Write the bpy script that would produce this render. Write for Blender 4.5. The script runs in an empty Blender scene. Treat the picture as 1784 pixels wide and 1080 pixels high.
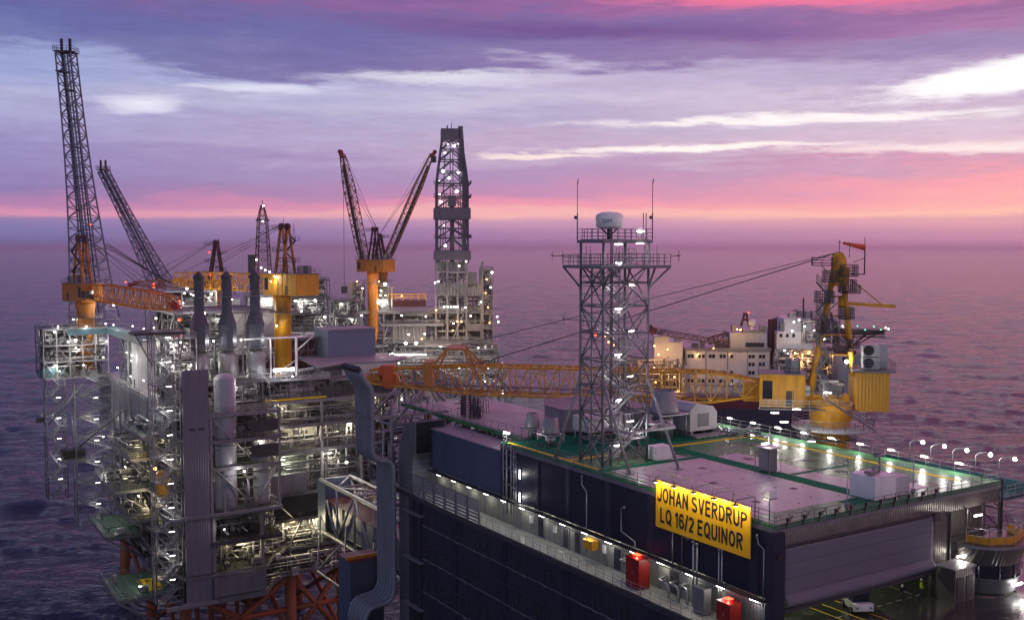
import bpy, math, random
from mathutils import Vector, Matrix
R = math.radians
random.seed(7)
sc = bpy.context.scene
C = sc.collection
CAMZ = 90.0
# ---------------------------------------------------------------- camera
cd = bpy.data.cameras.new("camera"); cam = bpy.data.objects.new("camera", cd); C.objects.link(cam)
PITCH = math.atan(108 / 1800)
cam.location = (0, 0, CAMZ); cam.rotation_euler = (R(90) - PITCH, 0, 0)
cd.lens = 36 * 1800 / 1784; cd.sensor_width = 36; cd.clip_start = 0.5; cd.clip_end = 120000
sc.camera = cam
# ---------------------------------------------------------------- render settings
sc.render.engine = 'CYCLES'
sc.view_settings.view_transform = 'Standard'; sc.view_settings.look = 'None'
sc.view_settings.exposure = 0.14; sc.view_settings.gamma = 1; sc.view_settings.use_curve_mapping = False
sc.cycles.use_denoising = True
sc.cycles.max_bounces = 5; sc.cycles.diffuse_bounces = 2; sc.cycles.glossy_bounces = 3
sc.cycles.sample_clamp_indirect = 3.0; sc.cycles.sample_clamp_direct = 20.0
sc.cycles.caustics_reflective = False; sc.cycles.caustics_refractive = False
sc.cycles.use_light_tree = True; sc.cycles.volume_bounces = 1

def lin(c):
    c = c / 255.0
    return c / 12.92 if c <= 0.04045 else ((c + 0.055) / 1.055) ** 2.4
def rgb(r, g, b): return (lin(r), lin(g), lin(b), 1)

# ---------------------------------------------------------------- sky (world)
W = bpy.data.worlds.new("World"); sc.world = W; W.use_nodes = True
def build_world():
    nt = W.node_tree; N = nt.nodes; L = nt.links; N.clear()
    def val(x, inp):
        if isinstance(x, (int, float)): inp.default_value = x
        else: L.new(x, inp)
    def m(op, a, b=0.0, c=None, clamp=False):
        n = N.new('ShaderNodeMath'); n.operation = op; n.use_clamp = clamp
        val(a, n.inputs[0]); val(b, n.inputs[1])
        if c is not None: val(c, n.inputs[2])
        return n.outputs[0]
    tc = N.new('ShaderNodeTexCoord')
    sep = N.new('ShaderNodeSeparateXYZ'); L.new(tc.outputs['Generated'], sep.inputs[0])
    x, y, z = sep.outputs
    el = m('MULTIPLY', m('ARCSINE', z), 57.2958)
    az = m('MULTIPLY', m('ARCTAN2', x, y), 57.2958)           # 0 ahead, + to the right
    u = m('DIVIDE', az, 26.4)
    def noise(sx, sy, detail=5, rough=0.55, off=0.0, dist=0.0):
        cb = N.new('ShaderNodeCombineXYZ')
        val(m('MULTIPLY', az, sx), cb.inputs[0]); val(m('MULTIPLY', el, sy), cb.inputs[1]); cb.inputs[2].default_value = off
        n = N.new('ShaderNodeTexNoise'); n.inputs['Scale'].default_value = 1; n.inputs['Detail'].default_value = detail
        n.inputs['Roughness'].default_value = rough; n.inputs['Distortion'].default_value = dist
        L.new(cb.outputs[0], n.inputs['Vector']); return m('SUBTRACT', n.outputs['Fac'], 0.5)
    n1 = noise(0.05, 0.35, 4, 0.5, 3.1)
    n2 = noise(0.16, 1.1, 6, 0.6, 9.7, 0.4)
    n3 = noise(0.55, 3.2, 6, 0.62, 5.2, 0.6)
    amp = m('MULTIPLY', m('SUBTRACT', el, 0.8), 0.28, clamp=True)   # bands stay calm near the horizon
    d = m('ADD', m('ADD', m('MULTIPLY', n1, 4.5), m('MULTIPLY', n2, 3.0)), m('MULTIPLY', n3, 0.9))
    e2 = m('ADD', el, m('MULTIPLY', d, amp))
    f = m('DIVIDE', e2, 16.0, clamp=True)
    def ramp(stops):
        n = N.new('ShaderNodeValToRGB'); L.new(f, n.inputs[0]); r = n.color_ramp
        r.interpolation = 'EASE'
        while len(r.elements) > 1: r.elements.remove(r.elements[-1])
        r.elements[0].position = 0; r.elements[0].color = rgb(*stops[0][1])
        for e, c in stops[1:]:
            q = r.elements.new(e / 16.0); q.color = rgb(*c)
        return n.outputs[0]
    left = ramp([(0, (104, 98, 150)), (0.9, (122, 115, 168)), (1.45, (140, 122, 172)), (1.85, (214, 138, 172)), (2.35, (176, 124, 172)), (3.2, (138, 120, 172)),
                 (4.4, (146, 134, 184)), (5.8, (158, 150, 196)), (7.2, (168, 168, 206)), (8.8, (146, 156, 204)), (9.8, (106, 112, 168)), (11.4, (92, 98, 160)), (12.8, (102, 92, 154)), (13.6, (120, 90, 148)), (16, (80, 80, 145))])
    mid = ramp([(0, (150, 108, 156)), (0.8, (172, 126, 170)), (1.4, (198, 146, 178)), (1.85, (244, 176, 172)), (2.4, (234, 142, 166)), (3.1, (194, 136, 176)), (4.2, (174, 142, 184)),
                (5.4, (190, 165, 196)), (6.6, (178, 166, 200)), (7.8, (196, 186, 212)), (9.0, (182, 172, 206)), (9.8, (130, 112, 164)), (11.4, (112, 100, 160)), (12.6, (122, 98, 156)), (13.4, (138, 94, 152)), (16, (90, 76, 140))])
    right = ramp([(0, (190, 128, 162)), (0.7, (204, 140, 166)), (1.4, (226, 158, 168)), (1.9, (252, 186, 166)), (2.3, (250, 172, 164)), (3.0, (246, 156, 166)), (3.9, (214, 154, 178)),
                  (5.0, (222, 190, 204)), (5.9, (216, 186, 204)), (6.7, (214, 190, 208)), (7.8, (206, 182, 206)), (8.8, (178, 152, 190)), (9.8, (164, 132, 174)), (10.9, (166, 116, 164)), (11.8, (152, 104, 156)), (12.6, (192, 112, 158)), (13.4, (196, 104, 154)), (16, (130, 80, 140))])
    def mix(fac, a, b):
        n = N.new('ShaderNodeMix'); n.data_type = 'RGBA'; val(fac, n.inputs[0])
        for s, inp in ((a, n.inputs[6]), (b, n.inputs[7])):
            if isinstance(s, tuple): inp.default_value = s
            else: L.new(s, inp)
        return n.outputs[2]
    uu = m('ADD', u, m('MULTIPLY', n1, 0.35))
    fl = m('MULTIPLY', m('ADD', uu, 0.95), 1.05, clamp=True); fr = m('MULTIPLY', m('SUBTRACT', uu, 0.05), 1.2, clamp=True)
    col = mix(fl, left, mid); col = mix(fr, col, right)
    # bright gaps between the clouds and darker cloud banks, placed in azimuth / elevation
    def spot(u0, e0, su, se, tilt=0.0):
        du = m('DIVIDE', m('SUBTRACT', u, u0), su)
        de = m('DIVIDE', m('SUBTRACT', m('ADD', el, m('ADD', m('MULTIPLY', n2, 1.2), m('MULTIPLY', m('SUBTRACT', u, u0), tilt))), e0), se)
        q = m('ADD', m('MULTIPLY', du, du), m('MULTIPLY', de, de))
        return m('POWER', 2.718, m('MULTIPLY', q, -1.0))
    n4 = noise(0.5, 3.6, 9, 0.68, 1.3, 0.35)
    def add(col, s, c, k, th=0.0, sharp=4.0):
        a = m('MULTIPLY', m('SUBTRACT', m('ADD', s, m('MULTIPLY', n4, 1.1)), th), sharp, clamp=True)
        a = m('MULTIPLY', m('MULTIPLY', a, s), k, clamp=True)
        return mix(a, col, c)
    col = add(col, spot(-0.10, 9.15, 0.30, 0.42), rgb(232, 230, 242), 0.9, 0.2, 2.2)
    col = add(col, spot(-0.52, 8.4, 0.16, 0.35), rgb(222, 222, 240), 0.8, 0.25, 3)
    col = add(col, spot(-0.74, 7.35, 0.085, 0.5), rgb(226, 222, 240), 1.0, 0.15, 3)
    col = add(col, spot(0.86, 10.1, 0.26, 0.62), rgb(150, 128, 174), 1.0, 0.2, 3)
    col = add(col, spot(0.99, 8.6, 0.23, 0.75, -3.0), rgb(255, 250, 250), 1.7, 0.1, 3.2)
    col = add(col, spot(0.58, 6.75, 0.42, 0.24), rgb(250, 240, 240), 1.15, 0.15, 2.8)
    col = add(col, spot(0.38, 5.35, 0.30, 0.20), rgb(252, 238, 234), 1.25, 0.15, 2.8)
    col = add(col, spot(0.9, 5.0, 0.35, 0.28), rgb(250, 228, 226), 1.0, 0.25, 4)
    col = add(col, spot(0.05, 5.05, 0.14, 0.14), rgb(250, 226, 220), 1.1, 0.2, 4)
    col = add(col, spot(0.35, 9.0, 0.5, 0.5), rgb(186, 172, 204), 0.9, 0.1, 3)
    col = add(col, spot(0.15, 11.6, 0.5, 0.55, 1.0), rgb(112, 78, 142), 0.9, 0.1, 3)
    col = add(col, spot(0.62, 12.9, 0.42, 0.45, 0.8), rgb(236, 106, 148), 1.1, 0.15, 2.5)
    vv = N.new('ShaderNodeVectorMath'); vv.operation = 'SCALE'; L.new(col, vv.inputs[0]); val(m('ADD', m('MULTIPLY', m('MULTIPLY', n4, m('MULTIPLY', m('SUBTRACT', el, 2.0), 0.3, clamp=True)), 0.42), 1.0), vv.inputs['Scale']); col = vv.outputs[0]
    # upper dome: dusk blue on the left, rose on the right
    hi = mix(m('ADD', m('MULTIPLY', u, 0.72), 0.64, clamp=True), rgb(44, 60, 134), rgb(255, 152, 206))
    hi = mix(m('MULTIPLY', m('SUBTRACT', el, 34), 0.02, clamp=True), hi, rgb(104, 104, 150))
    col = mix(m('MULTIPLY', m('SUBTRACT', el, 13.2), 0.22, clamp=True), col, hi)
    hs = N.new('ShaderNodeHueSaturation'); hs.inputs['Saturation'].default_value = .94; L.new(col, hs.inputs['Color']); col = hs.outputs[0]
    # behind the camera the sky is plain dim dusk
    back = mix(m('MULTIPLY', el, 0.02, clamp=True), rgb(158, 158, 174), rgb(122, 126, 150))
    col = mix(m('MULTIPLY', m('ADD', y, 0.15), -2.0, clamp=True), col, back)
    bg = N.new('ShaderNodeBackground'); L.new(col, bg.inputs[0]); bg.inputs[1].default_value = 1.0
    out = N.new('ShaderNodeOutputWorld'); L.new(bg.outputs[0], out.inputs[0])
build_world()

# ---------------------------------------------------------------- materials
MATS = {}
def mat(name, col, rough=0.55, metal=0.0, var=0.18, vs=0.35, bump=0.0, bs=8.0, corr=None, emit=None, estr=1.0, streak=0.0, seam=None, spec=0.5):
    if name in MATS: return MATS[name]
    M = bpy.data.materials.new(name); M.use_nodes = True; nt = M.node_tree; N = nt.nodes; L = nt.links
    b = N['Principled BSDF']; b.inputs['Roughness'].default_value = rough; b.inputs['Metallic'].default_value = metal
    b.inputs['Specular IOR Level'].default_value = spec
    if emit:
        b.inputs['Base Color'].default_value = (*emit[:3], 1)
        b.inputs['Emission Color'].default_value = (*emit[:3], 1); b.inputs['Emission Strength'].default_value = estr
        M.cycles.emission_sampling = 'NONE'
        MATS[name] = M; return M
    tc = N.new('ShaderNodeTexCoord')
    n = N.new('ShaderNodeTexNoise'); n.inputs['Scale'].default_value = vs; n.inputs['Detail'].default_value = 6; n.inputs['Roughness'].default_value = 0.65
    mp = N.new('ShaderNodeMapping'); mp.inputs['Scale'].default_value = (1, 1, 0.35 if streak else 1)
    L.new(tc.outputs['Object'], mp.inputs[0]); L.new(mp.outputs[0], n.inputs['Vector'])
    r = N.new('ShaderNodeValToRGB'); e = r.color_ramp.elements
    e[0].position = 0.28; e[1].position = 0.72
    e[0].color = tuple(c * (1 - var) for c in col) + (1,); e[1].color = tuple(min(1, c * (1 + var)) for c in col) + (1,)
    L.new(n.outputs['Fac'], r.inputs[0]); colout = r.outputs[0]
    if streak:
        n2 = N.new('ShaderNodeTexNoise'); n2.inputs['Scale'].default_value = 1.2; n2.inputs['Detail'].default_value = 5
        m2 = N.new('ShaderNodeMapping'); m2.inputs['Scale'].default_value = (1.4, 1.4, 0.07)
        L.new(tc.outputs['Object'], m2.inputs[0]); L.new(m2.outputs[0], n2.inputs['Vector'])
        r2 = N.new('ShaderNodeValToRGB'); r2.color_ramp.elements[0].position = 0.54; r2.color_ramp.elements[1].position = 0.78
        L.new(n2.outputs['Fac'], r2.inputs[0])
        mx = N.new('ShaderNodeMix'); mx.data_type = 'RGBA'
        sm = N.new('ShaderNodeMath'); sm.operation = 'MULTIPLY'; sm.inputs[1].default_value = streak
        L.new(r2.outputs[0], sm.inputs[0]); L.new(sm.outputs[0], mx.inputs[0])
        L.new(colout, mx.inputs[6]); mx.inputs[7].default_value = (col[0] * .45 + .03, col[1] * .4 + .012, col[2] * .38, 1); colout = mx.outputs[2]
    if seam:   # panel joints: (period x, period z)
        for ax, per in seam:
            sp = N.new('ShaderNodeSeparateXYZ'); L.new(tc.outputs['Object'], sp.inputs[0])
            a = N.new('ShaderNodeMath'); a.operation = 'PINGPONG'; a.inputs[1].default_value = per / 2; L.new(sp.outputs[ax], a.inputs[0])
            c_ = N.new('ShaderNodeMath'); c_.operation = 'LESS_THAN'; c_.inputs[1].default_value = 0.035; L.new(a.outputs[0], c_.inputs[0])
            mx = N.new('ShaderNodeMix'); mx.data_type = 'RGBA'; sm = N.new('ShaderNodeMath'); sm.operation = 'MULTIPLY'; sm.inputs[1].default_value = 0.55
            L.new(c_.outputs[0], sm.inputs[0]); L.new(sm.outputs[0], mx.inputs[0]); L.new(colout, mx.inputs[6]); mx.inputs[7].default_value = tuple(c * .3 for c in col) + (1,); colout = mx.outputs[2]
    L.new(colout, b.inputs['Base Color'])
    rr = N.new('ShaderNodeMapRange'); rr.inputs['To Min'].default_value = max(0.03, rough - 0.14); rr.inputs['To Max'].default_value = min(1, rough + 0.14)
    rr.inputs['From Min'].default_value = 0.3; rr.inputs['From Max'].default_value = 0.7
    L.new(n.outputs['Fac'], rr.inputs['Value']); L.new(rr.outputs[0], b.inputs['Roughness'])
    src = None; dist = 0.02
    if corr:   # corrugated sheet: (axis, period, depth)
        sp = N.new('ShaderNodeSeparateXYZ'); L.new(tc.outputs['Object'], sp.inputs[0])
        ax, per, dp = corr
        s_ = sp.outputs[ax]
        a = N.new('ShaderNodeMath'); a.operation = 'PINGPONG'; a.inputs[1].default_value = per / 2; L.new(s_, a.inputs[0])
        c_ = N.new('ShaderNodeMapRange'); c_.interpolation_type = 'SMOOTHSTEP'; c_.inputs['From Min'].default_value = per * .12; c_.inputs['From Max'].default_value = per * .38
        L.new(a.outputs[0], c_.inputs['Value']); src = c_.outputs[0]; dist = dp
    elif bump:
        n3 = N.new('ShaderNodeTexNoise'); n3.inputs['Scale'].default_value = bs; n3.inputs['Detail'].default_value = 4; L.new(tc.outputs['Object'], n3.inputs['Vector'])
        src = n3.outputs['Fac']; dist = bump
    if src:
        bp = N.new('ShaderNodeBump'); bp.inputs['Distance'].default_value = dist; bp.inputs['Strength'].default_value = 1.0
        L.new(src, bp.inputs['Height']); L.new(bp.outputs[0], b.inputs['Normal'])
    MATS[name] = M; return M
STEEL = mat('grey_steel', (.17, .17, .19), .5, .25, .2, .5, streak=.35)
LSTEEL = mat('light_steel', (.26, .26, .275), .42, .3, .2, .6, streak=.2)
DSTEEL = mat('dark_steel', (.05, .05, .056), .55, .2, .25, .5)
GALV = mat('galvanised', (.36, .37, .39), .38, .75, .15, 1.5)
WHITE = mat('white_paint', (.80, .80, .79), .45, 0, .1, .5, streak=.3)
PALE = mat('pale_panel', (.5, .5, .5), .5, 0, .12, .5, streak=.3)
NAVY = mat('navy_cladding', (.021, .025, .044), .5, 0, .22, .25, streak=.15, seam=((1, 2.6),), spec=.2)
NAVYC = mat('navy_corrugated', (.026, .031, .055), .5, 0, .2, .25, corr=(1, .32, .05), seam=((1, 4.2), (2, 4.7)), spec=.2)
BLUEBOX = mat('blue_box_paint', (.065, .09, .15), .45, .1, .18, .3, streak=.25, seam=((1, 4.6),))
CORR = mat('corrugated_cladding', (.17, .16, .155), .34, .55, .14, .3, corr=(0, .34, .06), streak=.2)
CORRY = mat('corrugated_cladding_side', (.17, .17, .19), .4, .5, .14, .3, corr=(1, .34, .06), streak=.2)
YEL = mat('yellow_paint', (.66, .31, .015), .42, 0, .2, .9, streak=.6)
ORG = mat('orange_paint', (.46, .17, .02), .45, 0, .22, .7, streak=.6)
JACK = mat('jacket_orange', (.27, .08, .03), .6, 0, .25, .3, streak=.4)
RED = mat('red_paint', (.26, .012, .01), .4, 0, .12, 1.0)
SIGNY = mat('sign_yellow', (.92, .50, .01), .45, 0, .04, .5)
BLACK = mat('black_paint', (.015, .015, .017), .5, 0, .2, 1)
GLASS = mat('dark_glass', (.02, .025, .035), .08, 0, .1, 1)
GREENP = mat('green_deck_paint', (.045, .21, .08), .3, 0, .4, .3, bump=.004, bs=2, spec=.12)
GREEND = mat('dark_green_paint', (.002, .16, .075), .85, 0, .3, .5, spec=.08)
PALEDK = mat('pale_deck_paint', (.38, .36, .36), .42, 0, .22, .22, streak=.3, bump=.004, bs=2, seam=((0, 3.7), (1, 5.2)))
YELDK = mat('yellow_deck_line', (.90, .60, .02), .85, 0, .25, .8, spec=.08)
DECKD = mat('dark_wet_deck', (.045, .05, .042), .2, 0, .4, .25, bump=.012, bs=1.5)
WALKG = mat('walkway_grating', (.42, .43, .38), .5, .2, .12, 1.0, seam=((1, 1.5),))
WALLG = mat('grey_green_wall', (.27, .275, .24), .5, .1, .12, .5, streak=.3, seam=((1, 3.2),))
ROOFG = mat('grey_roof_sheet', (.24, .23, .26), .5, .1, .2, .35, bump=.01, bs=4)
CANVAS = mat('grey_blue_canvas', (.13, .13, .165), .75, 0, .08, .4, seam=((2, 1.35),))
DUCT = mat('duct_metal', (.15, .17, .22), .5, 0, .2, .5, streak=.3)
SHIPW = mat('ship_white', (.62, .62, .66), .5, 0, .08, .2, streak=.25)
NAVYH = mat('hull_navy', (.02, .022, .06), .45, 0, .2, .05)
MARH = mat('hull_maroon', (.14, .012, .03), .45, 0, .2, .05)
TEAL = mat('teal_tarpaulin', (.05, .12, .155), .6, 0, .2, .5)
TEALD = mat('dark_teal_steel', (.02, .07, .09), .5, 0, .2, .5)
GRND = mat('pale_green_deck', (.06, .15, .08), .5, 0, .25, .4)
MAROON = mat('maroon_paint', (.085, .018, .02), .5, 0, .2, .5)
REDSOCK = mat('windsock_cloth', (.75, .12, .04), .7, 0, .1, 2)
SKIN = mat('skin', (.5, .3, .22), .6)
HIVIS = mat('hi_vis_cloth', (.62, .85, .05), .7, 0, .08, 4)
TROUS = mat('dark_trousers', (.02, .025, .04), .8)
HELM = mat('white_helmet', (.8, .8, .8), .3)
ROPE = mat('black_wire', (.02, .02, .022), .5)
L_WHITE = mat('lamp_white', (1, 1, 1), emit=(1.0, .96, .88), estr=14)
L_TUBE = mat('lamp_tube', (1, 1, 1), emit=(1.0, .96, .92), estr=9)
L_WARM = mat('lamp_warm', (1, 1, 1), emit=(1.0, .52, .14), estr=9)
L_RED = mat('lamp_red', (1, 1, 1), emit=(1.0, .06, .02), estr=6)
L_GREEN = mat('lamp_green', (1, 1, 1), emit=(.1, 1.0, .45), estr=6)

# ---------------------------------------------------------------- mesh builder
class MB:
    def __init__(s, m=None): s.v = []; s.f = []; s.mi = []; s.ms = []; s.cur = 0; s.sm = set(); s.use(m or STEEL)
    def use(s, m):
        if m not in s.ms: s.ms.append(m)
        s.cur = s.ms.index(m); return s
    def face(s, idx, smooth=False):
        if smooth: s.sm.add(len(s.f))
        s.f.append(tuple(idx)); s.mi.append(s.cur)
    def box(s, x0, y0, z0, x1, y1, z1):
        b = len(s.v)
        s.v += [(x, y, z) for z in (z0, z1) for y in (y0, y1) for x in (x0, x1)]
        for q in ((0, 2, 3, 1), (4, 5, 7, 6), (0, 1, 5, 4), (2, 6, 7, 3), (0, 4, 6, 2), (1, 3, 7, 5)): s.face([b + i for i in q])
        return s
    def cbox(s, cx, cy, cz, sx, sy, sz, rz=0):
        b = len(s.v); c, n = math.cos(rz), math.sin(rz)
        for z in (-.5, .5):
            for y in (-.5, .5):
                for x in (-.5, .5):
                    X, Y = x * sx, y * sy; s.v.append((cx + X * c - Y * n, cy + X * n + Y * c, cz + z * sz))
        for q in ((0, 2, 3, 1), (4, 5, 7, 6), (0, 1, 5, 4), (2, 6, 7, 3), (0, 4, 6, 2), (1, 3, 7, 5)): s.face([b + i for i in q])
        return s
    def tube(s, a, b, r, n=5, r2=None, cap=True):
        a = Vector(a); b = Vector(b); d = b - a
        if d.length < 1e-6: return s
        d.normalize(); up = Vector((0, 0, 1)) if abs(d.z) < .9 else Vector((1, 0, 0))
        p = d.cross(up).normalized(); q = d.cross(p)
        r2 = r if r2 is None else r2; i0 = len(s.v)
        for c, rr in ((a, r), (b, r2)):
            for k in range(n):
                t = 2 * math.pi * (k + .5) / n; s.v.append(tuple(c + p * (rr * math.cos(t)) + q * (rr * math.sin(t))))
        for k in range(n): s.face((i0 + k, i0 + (k + 1) % n, i0 + n + (k + 1) % n, i0 + n + k), n > 5)
        if cap: s.face([i0 + k for k in range(n)][::-1]); s.face([i0 + n + k for k in range(n)])
        return s
    def path(s, pts, r, n=6):
        pts = [Vector(p) for p in pts]; i0 = len(s.v); P = None
        for i, c in enumerate(pts):
            d = (pts[min(i + 1, len(pts) - 1)] - pts[max(i - 1, 0)]).normalized()
            if P is None:
                up = Vector((0, 0, 1)) if abs(d.z) < .9 else Vector((1, 0, 0)); P = d.cross(up).normalized()
            else: P = (P - d * P.dot(d)).normalized()
            q = d.cross(P)
            for k in range(n):
                t = 2 * math.pi * k / n; s.v.append(tuple(c + P * (r * math.cos(t)) + q * (r * math.sin(t))))
        for i in range(len(pts) - 1):
            for k in range(n): s.face((i0 + i * n + k, i0 + i * n + (k + 1) % n, i0 + (i + 1) * n + (k + 1) % n, i0 + (i + 1) * n + k), n > 5)
        s.face([i0 + k for k in range(n)][::-1]); s.face([i0 + (len(pts) - 1) * n + k for k in range(n)])
        return s
    def lathe(s, c, prof, n=20, smooth=True):
        i0 = len(s.v)
        for r, z in prof:
            for k in range(n):
                t = 2 * math.pi * k / n; s.v.append((c[0] + r * math.cos(t), c[1] + r * math.sin(t), c[2] + z))
        for i in range(len(prof) - 1):
            for k in range(n): s.face((i0 + i * n + k, i0 + i * n + (k + 1) % n, i0 + (i + 1) * n + (k + 1) % n, i0 + (i + 1) * n + k), smooth)
        s.face([i0 + k for k in range(n)][::-1]); s.face([i0 + (len(prof) - 1) * n + k for k in range(n)])
        return s
    def beam(s, a, b, w, h=None):
        h = h or w; a = Vector(a); b = Vector(b); d = (b - a)
        if d.length < 1e-6: return s
        d.normalize(); up = Vector((0, 0, 1)) if abs(d.z) < .9 else Vector((0, 1, 0))
        p = d.cross(up).normalized() * (w / 2); q = p.cross(d).normalized() * (h / 2); i0 = len(s.v)
        for c in (a, b):
            for sx, sy in ((-1, -1), (1, -1), (1, 1), (-1, 1)): s.v.append(tuple(c + p * sx + q * sy))
        for k in range(4): s.face((i0 + k, i0 + (k + 1) % 4, i0 + 4 + (k + 1) % 4, i0 + 4 + k))
        s.face((i0 + 3, i0 + 2, i0 + 1, i0)); s.face((i0 + 4, i0 + 5, i0 + 6, i0 + 7)); return s
    def prism(s, poly, z0, z1):
        n = len(poly); i0 = len(s.v)
        s.v += [(x, y, z0) for x, y in poly] + [(x, y, z1) for x, y in poly]
        s.face(list(range(i0, i0 + n))[::-1]); s.face(list(range(i0 + n, i0 + 2 * n)))
        for k in range(n): s.face((i0 + k, i0 + (k + 1) % n, i0 + n + (k + 1) % n, i0 + n + k))
        return s
    def ball(s, c, r, n=8, sz=1.0):
        return s.lathe(c, [(max(.001, r * math.sin(math.pi * i / n)), -r * sz * math.cos(math.pi * i / n)) for i in range(n + 1)], n * 2)
    def mesh(s, name):
        me = bpy.data.meshes.new(name); me.from_pydata(s.v, [], s.f)
        for m_ in s.ms: me.materials.append(m_)
        me.polygons.foreach_set('material_index', s.mi)
        me.polygons.foreach_set('use_smooth', [i in s.sm for i in range(len(s.f))])
        me.update(); return me
    def build(s, name, parent=None):
        o = bpy.data.objects.new(name, s.mesh(name)); C.objects.link(o)
        if parent is not None: o.parent = parent
        return o
class Frame:
    def __init__(s, x, y, z, deg): s.o = Vector((x, y, z)); s.a = R(deg); s.c = math.cos(s.a); s.s = math.sin(s.a)
    def w(s, x, y, z=0): return Vector((s.o.x + x * s.c - y * s.s, s.o.y + x * s.s + y * s.c, s.o.z + z))
def at(px, py, Y):
    x = (px - 892) / 1800; y = (540 - py) / 1800; cp, sp = math.cos(PITCH), math.sin(PITCH)
    d = Vector((x, cp + y * sp, -sp + y * cp)); return Vector((0, 0, CAMZ)) + d * (Y / d.y)
def tag(o, label=None, cat=None, group=None, kind=None):
    if label: o['label'] = label
    if cat: o['category'] = cat
    if group: o['group'] = group
    if kind: o['kind'] = kind
    return o
def thing(name, label, cat, fr, p=(0, 0, 0), rz=0.0, group=None):
    o = bpy.data.objects.new(name, None); C.objects.link(o); o.empty_display_size = .1
    o.location = fr.w(*p); o.rotation_euler = (0, 0, fr.a + rz); return tag(o, label, cat, group)
def one(name, label, cat, mb, fr, p=(0, 0, 0), rz=0.0, group=None):
    o = mb.build(name); o.location = fr.w(*p); o.rotation_euler = (0, 0, fr.a + rz); return tag(o, label, cat, group)
def struct(name, mb, fr, p=(0, 0, 0)):
    o = mb.build(name); o.location = fr.w(*p); o.rotation_euler = (0, 0, fr.a); o['kind'] = 'structure'; return o
def dup(root, label, loc, rz):
    c = root.copy(); C.objects.link(c); c.location = loc; c.rotation_euler = (0, 0, rz)
    if label: c['label'] = label
    for ch in list(root.children):
        d = ch.copy(); C.objects.link(d); d.parent = c
        for g in ch.children:
            e = g.copy(); C.objects.link(e); e.parent = d
    return c
ORD = 'first second third fourth fifth sixth seventh eighth ninth tenth eleventh twelfth thirteenth fourteenth fifteenth sixteenth seventeenth eighteenth nineteenth twentieth'.split()
def nth(i):
    if i < 20: return ORD[i]
    return 'twenty-' + ORD[i - 20] if i < 29 else 'thirtieth' if i == 29 else 'thirty-' + ORD[i - 30]
WORLD = Frame(0, 0, 0, 0)
LIGHTS = {}
def plight(parent, power, col=(1, .93, .82), rad=.12, off=(0, 0, 0)):
    key = (power, col, rad)
    if key not in LIGHTS:
        l = bpy.data.lights.new('lamp_light', 'POINT'); l.energy = power; l.color = col; l.shadow_soft_size = rad; LIGHTS[key] = l
    o = bpy.data.objects.new('lamp_light', LIGHTS[key]); C.objects.link(o); o.parent = parent; o.location = off; return o

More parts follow.
